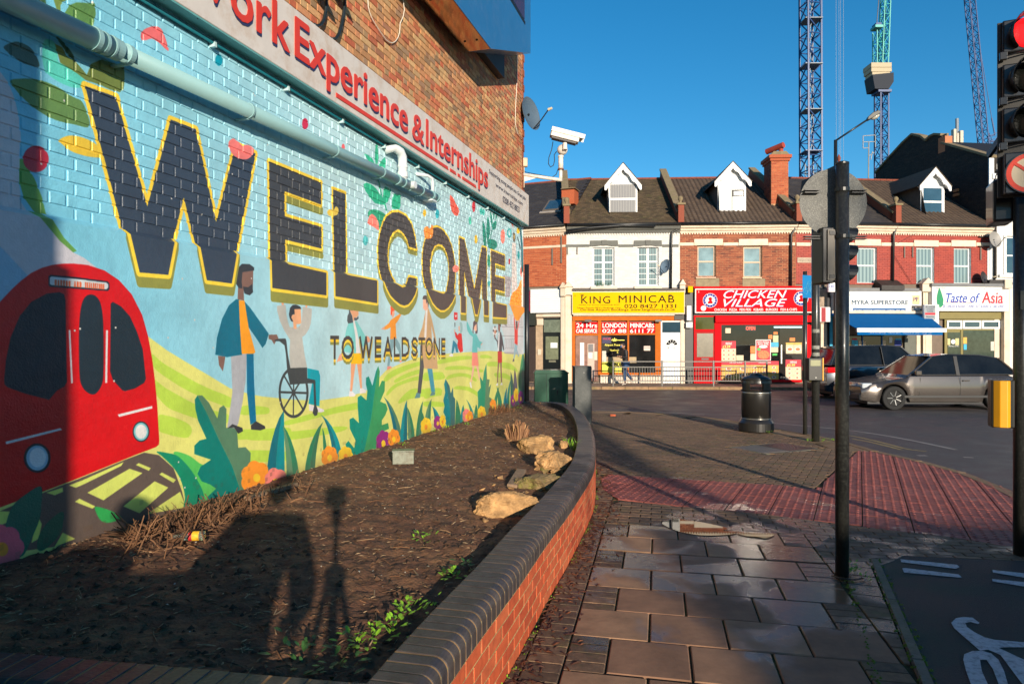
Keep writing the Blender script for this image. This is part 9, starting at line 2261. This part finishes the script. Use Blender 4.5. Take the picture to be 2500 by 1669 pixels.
# people
def skin_mesh(joints, edges, root, mat, name, parent, sub=2):
 me = bpy.data.meshes.new(name); me.from_pydata([j[0] for j in joints], edges, []); me.update()
 o = link(name, me, parent); me.materials.append(mat)
 md = o.modifiers.new('skin','SKIN'); md.use_smooth_shade = True
 sk = me.skin_vertices[0].data
 for i, j in enumerate(joints):
  r = j[1]; sk[i].radius = r if isinstance(r, tuple) else (r, r); sk[i].use_root = (i == root)
 s_ = o.modifiers.new('sub','SUBSURF'); s_.levels = sub; s_.render_levels = sub
 return o
def person(label, loc, rot, h, pose, cols):
 """figure facing local -y; pose gives joint positions scaled to height 1.0"""
 t = thing('person', label, 'person', loc, rot)
 jac, trs, skn, hair, shoe = cols; S_ = h
 v = lambda a: tuple(x*S_ for x in a)
 J = pose
 def ch(names, radii, mat, nm, root=0):
  js = [(v(J[n]) if isinstance(n, str) else v(n), tuple(x*S_ for x in r) if isinstance(r, tuple) else r*S_) for n, r in zip(names, radii)]
  return skin_mesh(js, [(i,i+1) for i in range(len(js)-1)], root, mat, nm, t)
 names = ['pel','waist','chest','neck','lsh','lel','lwr','rsh','rel','rwr','lhip','lkn','lan','rhip','rkn','ran']
 rad = [(.075,.055),(.070,.05),(.078,.055),.030,.035,.026,.017,.035,.026,.017,.052,.036,.024,.052,.036,.024]
 js = [(v(J[n]), tuple(x*S_ for x in r) if isinstance(r, tuple) else r*S_) for n, r in zip(names, rad)]
 ed = [(0,1),(1,2),(2,3),(2,4),(4,5),(5,6),(2,7),(7,8),(8,9),(0,10),(10,11),(11,12),(0,13),(13,14),(14,15)]
 skin_mesh(js, ed, 0, skn, 'body', t)
 names = ['pel','waist','chest','collar','lsh','lel','lcf','rsh','rel','rcf']; rad = [(.092,.072),(.088,.070),(.095,.072),.046,.047,.040,.027,.047,.040,.027]
 js = [(v(J[n]), tuple(x*S_ for x in r) if isinstance(r, tuple) else r*S_) for n, r in zip(names, rad)]
 skin_mesh(js, [(0,1),(1,2),(2,3),(2,4),(4,5),(5,6),(2,7),(7,8),(8,9)], 0, jac, 'jacket', t)
 names = ['pel','lhip','lkn','lhem','rhip','rkn','rhem']; rad = [(.080,.062),.060,.044,.034,.060,.044,.034]
 js = [(v(J[n]), tuple(x*S_ for x in r) if isinstance(r, tuple) else r*S_) for n, r in zip(names, rad)]
 skin_mesh(js, [(0,1),(1,2),(2,3),(0,4),(4,5),(5,6)], 0, trs, 'trousers', t)
 hd = Vector(v(J['head']));
 bm = bmesh.new(); bmesh.ops.create_uvsphere(bm, u_segments=24, v_segments=18, radius=1)
 for w in bm.verts:
  p = w.co; k = 1.0
  if p.z < 0: p.x *= 1+.22*p.z; p.y *= 1+.12*p.z
  if p.y < -.75 and -.25 < p.z < .15 and abs(p.x) < .2: p.y -= .22      # nose
  if p.y < -.7 and .1 < p.z < .3 and .15 < abs(p.x) < .5: p.y += .08    # eye sockets
  w.co = Vector((p.x*.043*S_, p.y*.054*S_, p.z*.068*S_))
 mh = bpy.data.meshes.new('head'); bm.to_mesh(mh); bm.free(); mh.materials.append(skn); mh.polygons.foreach_set('use_smooth',[True]*len(mh.polygons))
 pit = Matrix.Rotation(R(J.get('nod',0)),4,'X'); o = link('head', mh, t); o.matrix_local = Matrix.Translation(hd) @ pit
 bm = bmesh.new(); bmesh.ops.create_uvsphere(bm, u_segments=24, v_segments=16, radius=1)
 bmesh.ops.delete(bm, geom=[w for w in bm.verts if w.co.z < -.35 or (w.co.y < -.35 and w.co.z < .45)], context='VERTS')
 for w in bm.verts: w.co = Vector((w.co.x*.049*S_, w.co.y*.059*S_+.003*S_, w.co.z*.073*S_+.004*S_))*(1+.04*mn.noise(w.co*6))
 mh = bpy.data.meshes.new('hair'); bm.to_mesh(mh); bm.free(); mh.materials.append(hair); o2 = link('hair', mh, o)
 sm_ = o2.modifiers.new('s','SOLIDIFY'); sm_.thickness = .008
 for sx in (-1,1):
  e = part('ear', MB().lathe([(.001,0),(.014,0),(.018,.006),(.001,.01)], 10, M=Matrix.Translation((sx*.042*S_,0,0)) @ Matrix.Rotation(R(90)*sx,4,'Y')), skn, o)
  part('eye', MB().lathe([(.001,0),(.006,0),(.001,.003)], 8, M=Matrix.Translation((sx*.016*S_,-.049*S_,.008*S_)) @ Matrix.Rotation(R(90),4,'X')), P('eye_dark',(30,24,22)), o)
 for s in ('l','r'):
  a, b = Vector(v(J[s+'an'])), Vector(v(J[s+'toe'])); dd_ = (b-a); dd_.z = 0
  skin_mesh([(tuple(a+Vector((0,0,-.005))-dd_*.25), .022*S_),(tuple(a+dd_*.4+Vector((0,0,-.012*S_))), (.026*S_,.020*S_)),(tuple(b), (.024*S_,.015*S_))], [(0,1),(1,2)], 0, shoe, 'shoe', t)
  w_ = Vector(v(J[s+'wr'])); e_ = Vector(v(J[s+'el'])); hdv = (w_-e_).normalized(); side = hdv.cross(Vector((0,0,1))).normalized(); upv = side.cross(hdv)
  palm = w_+hdv*.045*S_
  js = [(tuple(w_), .014*S_),(tuple(palm), (.022*S_,.013*S_))]; ed = [(0,1)]
  skin_mesh(js, ed, 0, skn, 'hand', t)
  for k, (off, ln) in enumerate(((-.018,.036),(-.006,.042),(.006,.040),(.017,.032))):
   b0 = palm+side*off*S_+hdv*.008*S_; b1 = b0+hdv*ln*.5*S_-upv*.006*S_; b2 = b1+hdv*ln*.4*S_-upv*.016*S_
   part('finger', MB().tube([b0,b1,b2], [.0052*S_,.0048*S_,.004*S_], 7), skn, t, smooth=True)
  b0 = w_+hdv*.018*S_+side*.016*S_*(1 if s == 'l' else -1); part('thumb', MB().tube([b0, b0+hdv*.02*S_+side*.012*S_*(1 if s == 'l' else -1), b0+hdv*.038*S_+side*.012*S_*(1 if s == 'l' else -1)], [.0065*S_,.006*S_,.005*S_], 7), skn, t, smooth=True)
 return t
M_JK = P('black_puffer',(34,30,32),rough=.6,var=.2,bump=.6,bscale=12); M_JN = P('blue_denim',(36,66,104),rough=.8,var=.2); M_SKN = P('skin',(190,140,112),rough=.5,var=.04); M_HRB = P('black_hair',(24,20,20),rough=.6); M_SHO = P('pale_shoe',(200,190,176),rough=.6)
walk = dict(pel=(0,0,.52),waist=(0,-.005,.62),chest=(0,-.02,.74),neck=(0,-.035,.85),collar=(0,-.03,.83),head=(0,-.065,.925),nod=22,
 lsh=(.10,-.02,.80),lel=(.115,-.02,.64),lwr=(.06,-.14,.67),lcf=(.07,-.12,.665),rsh=(-.10,-.02,.80),rel=(-.125,.0,.64),rwr=(-.05,-.13,.66),rcf=(-.065,-.105,.658),
 lhip=(.045,0,.50),lkn=(.045,-.05,.28),lan=(.045,-.02,.05),lhem=(.045,-.025,.07),ltoe=(.045,-.11,.015),rhip=(-.045,0,.50),rkn=(-.045,.03,.29),ran=(-.045,.20,.11),rhem=(-.045,.185,.12),rtoe=(-.045,.17,.03))
wp_ = at_depth(1527, 936, 27.7)
pw_ = person('person walking past the minicab office looking at a phone, black padded jacket and blue jeans', (wp_.x, 27.7, 0.0), R(-80), 1.74, walk, (M_JK, M_JN, M_SKN, M_HRB, M_SHO))
part('face_mask', MB().lathe([(.001,0),(.05,.0),(.06,.03),(.045,.05)], 14, M=Matrix.Translation((0,-.165,1.575)) @ Matrix.Rotation(R(70),4,'X')), P('mask_blue',(70,130,190)), pw_)
ph = thing('phone', 'dark phone in the hand of the walking person', 'phone', pw_.location, pw_.rotation_euler.z)
part('case', MB().box(-.02,-.335,1.15,.055,-.325,1.30), M_BLK, ph)
stand = dict(pel=(0,0,.52),waist=(0,0,.62),chest=(0,0,.74),neck=(0,-.01,.85),collar=(0,-.005,.83),head=(0,-.015,.932),lsh=(.105,0,.805),lel=(.16,.0,.65),lwr=(.12,-.10,.60),lcf=(.125,-.085,.605),rsh=(-.105,0,.805),rel=(-.16,0,.65),rwr=(-.12,-.10,.60),rcf=(-.125,-.085,.605),
 lhip=(.05,0,.50),lkn=(.06,0,.28),lan=(.065,0.01,.045),lhem=(.065,.01,.06),ltoe=(.07,-.09,.015),rhip=(-.05,0,.50),rkn=(-.06,0,.28),ran=(-.065,.01,.045),rhem=(-.065,.01,.06),rtoe=(-.07,-.09,.015))
M_COAT = P('dark_coat',(40,44,54),rough=.8); M_TR2 = P('grey_trousers',(60,60,62),rough=.8); M_BOOT = P('black_boot',(24,22,22))
pho = person('photographer standing left of the tripod behind the camera, dark coat', (-0.42,-0.22,0), R(180), 1.86, stand, (M_COAT, M_TR2, M_SKN, M_HRB, M_BOOT))
person('onlooker in a dark coat behind the camera, further left beside the added cabinet shape', (-1.23,-0.45,0), R(175), 1.72, stand, (M_COAT, M_TR2, M_SKN, M_HRB, M_BOOT))
part('shadow_fill_skirt', MB().lathe([(.24,.45),(.22,.7),(.19,1.0),(.17,1.15)], 20, M=Matrix.Diagonal((1.0,.75,1,1))), M_COAT, pho, smooth=True)  # added to close the leg gap in this unseen figure's shadow
tr = thing('camera_tripod', 'black camera on a tall tripod at the viewpoint', 'tripod', (0, -0.10, 0))
part('camera_body', MB().box(-.075,-.06,1.60,.075,.02,1.735), M_BLK, tr, bevel=.008); part('ball_head', MB().lathe([(.02,1.46),(.035,1.50),(.035,1.56),(.03,1.595)], 16), M_BLK, tr); part('centre_column', MB().tube([(0,0,.9),(0,0,1.47)], .018, 12), M_BLK, tr); part('collar', MB().lathe([(.04,1.20),(.06,1.23),(.06,1.27),(.03,1.29)], 14), M_BLK, tr)
for a_ in (R(-90), R(30+180), R(-30)):
 part('leg', MB().tube([(.03*math.cos(a_),.03*math.sin(a_),1.25),(.26*math.cos(a_),.26*math.sin(a_),.55),(.44*math.cos(a_),.44*math.sin(a_),0.0)], [.018,.016,.011], 10), M_BLK, tr)
cbx = thing('soil_shade_block', 'waist-high green cabinet shape added behind the camera to shade the soil bed', 'cabinet', (-1.0, -0.55, 0))  # unseen block added to shade the soil between the two figures
part('body', MB().box(-.45,-.2,0,.50,.2,1.28), M_GRN, cbx, bevel=.01); part('lid', MB().box(-.47,-.22,1.281,.52,.22,1.33), M_GRN, cbx, bevel=.01); part('door_seam', MB().box(-.004,.199,.1,.004,.203,1.2), P('seam_dark',(6,30,22)), cbx)
def rear_building(label, x0, y0, x1, y1, h, mat, wins, name='rear_building'):
 t = thing(name, label, 'building', (x0, y0, 0)); Wd, Dp = x1-x0, y1-y0
 part('wall', MB().box(0,0,-.1,Wd,Dp,h), mat, t); part('parapet', MB().box(-.06,-.06,h+.001,Wd+.06,Dp+.06,h+.25), M_CRM, t)
 for (a, z) in wins:
  w_ = part('window', MB().box(a,Dp+.002,z,a+1.0,Dp+.05,z+1.4), M_UPV, t); part('pane', MB().box(a+.07,Dp+.051,z+.07,a+.93,Dp+.055,z+1.33), M_GLASS, w_)
 return t
M_RBR = P('rear_brick',(150,84,56),rough=.85,var=.2,bump=.5)
rb_ = rear_building('tall brick building behind the camera on the left', -12.0, -9.0, -1.445, -1.0, 9.5, M_RBR, [(0.8+i*2.4, z) for i in range(4) for z in (1.2,5.0)])
part('shop_cornice', MB().box(6.0,7.5,3.2,10.63,8.0,3.48), M_CRM, rb_); part('shop_pier', MB().box(6.0,7.5,0,10.675,8.0,3.199), M_CRM, rb_)
rear_building('low brick block added behind the camera on the right to shade the cycle lane', 5.9, -19.0, 15.0, -12.0, 3.7, M_RBR, [(1.5,1.2),(4.5,1.2)], 'lane_shade_block')  # unseen block added to keep the cycle lane in shade
def bare_tree(loc, H_, seed, label, n1=13):
 r2 = random.Random(seed); t = thing('bare_tree', label, 'tree', loc)
 mb = MB(); crown = MB()
 def br(m, p, d, L, r, lev):
  pts = [p]; q = p;
  for i in range(4):
   d = (d+Vector((r2.gauss(0,.12), r2.gauss(0,.12), r2.gauss(.03,.08)))).normalized(); q = q+d*L/4; pts.append(q)
  m.tube(pts, [r*(1-.14*i) for i in range(5)], 7 if lev < 2 else 4)
  if lev < 3:
   for k in range(4 if lev else n1):
    f_ = r2.uniform(.35,1.0); idx = min(4, int(f_*4)); dd_ = (d*.55+Vector((r2.gauss(0,.6), r2.gauss(0,.6), r2.gauss(.2,.35)))).normalized()
    br(crown, pts[idx], dd_, L*r2.uniform(.42,.62), r*.42, lev+1)
 br(mb, Vector((0,0,0)), Vector((0,0,1)), H_*.6, .20, 0)
 part('trunk', mb, P('bark',(70,58,48),rough=.9,bump=.8), t); part('crown', crown, P('bark',(70,58,48)), t)
bare_tree((7.9,-17.5,0), 12.5, 4, 'bare winter tree behind the camera', 8)
for i, (x, d, w, h) in enumerate(((-26,44,14,8.5),(-12,46,12,9),(34,40,16,9),(52,44,18,10))):
 t = thing('far_building', ('plain brick building far to the left of the terrace','plain brick building behind the left end of the terrace','plain building beyond the right end of the terrace','plain building furthest to the right')[i], 'building', (x, d, 0))
 part('wall', MB().box(-w/2,0,-.1,w/2,9,h), M_RBR, t); part('roof', MB().prism([(-.3,h),(4.5,h+2.6),(9.3,h)], -w/2-.2, w/2+.2, 'x'), P('roof_dark', (40,34,30)), t)
 for k in range(4): w_ = part('window', MB().box(-w/2+1.2+k*w/4.4,-.03,3.6,-w/2+2.3+k*w/4.4,-.001,5.2), M_UPV, t); part('pane', MB().box(-w/2+1.28+k*w/4.4,-.036,3.7,-w/2+2.22+k*w/4.4,-.031,5.1), M_GLASS, w_)
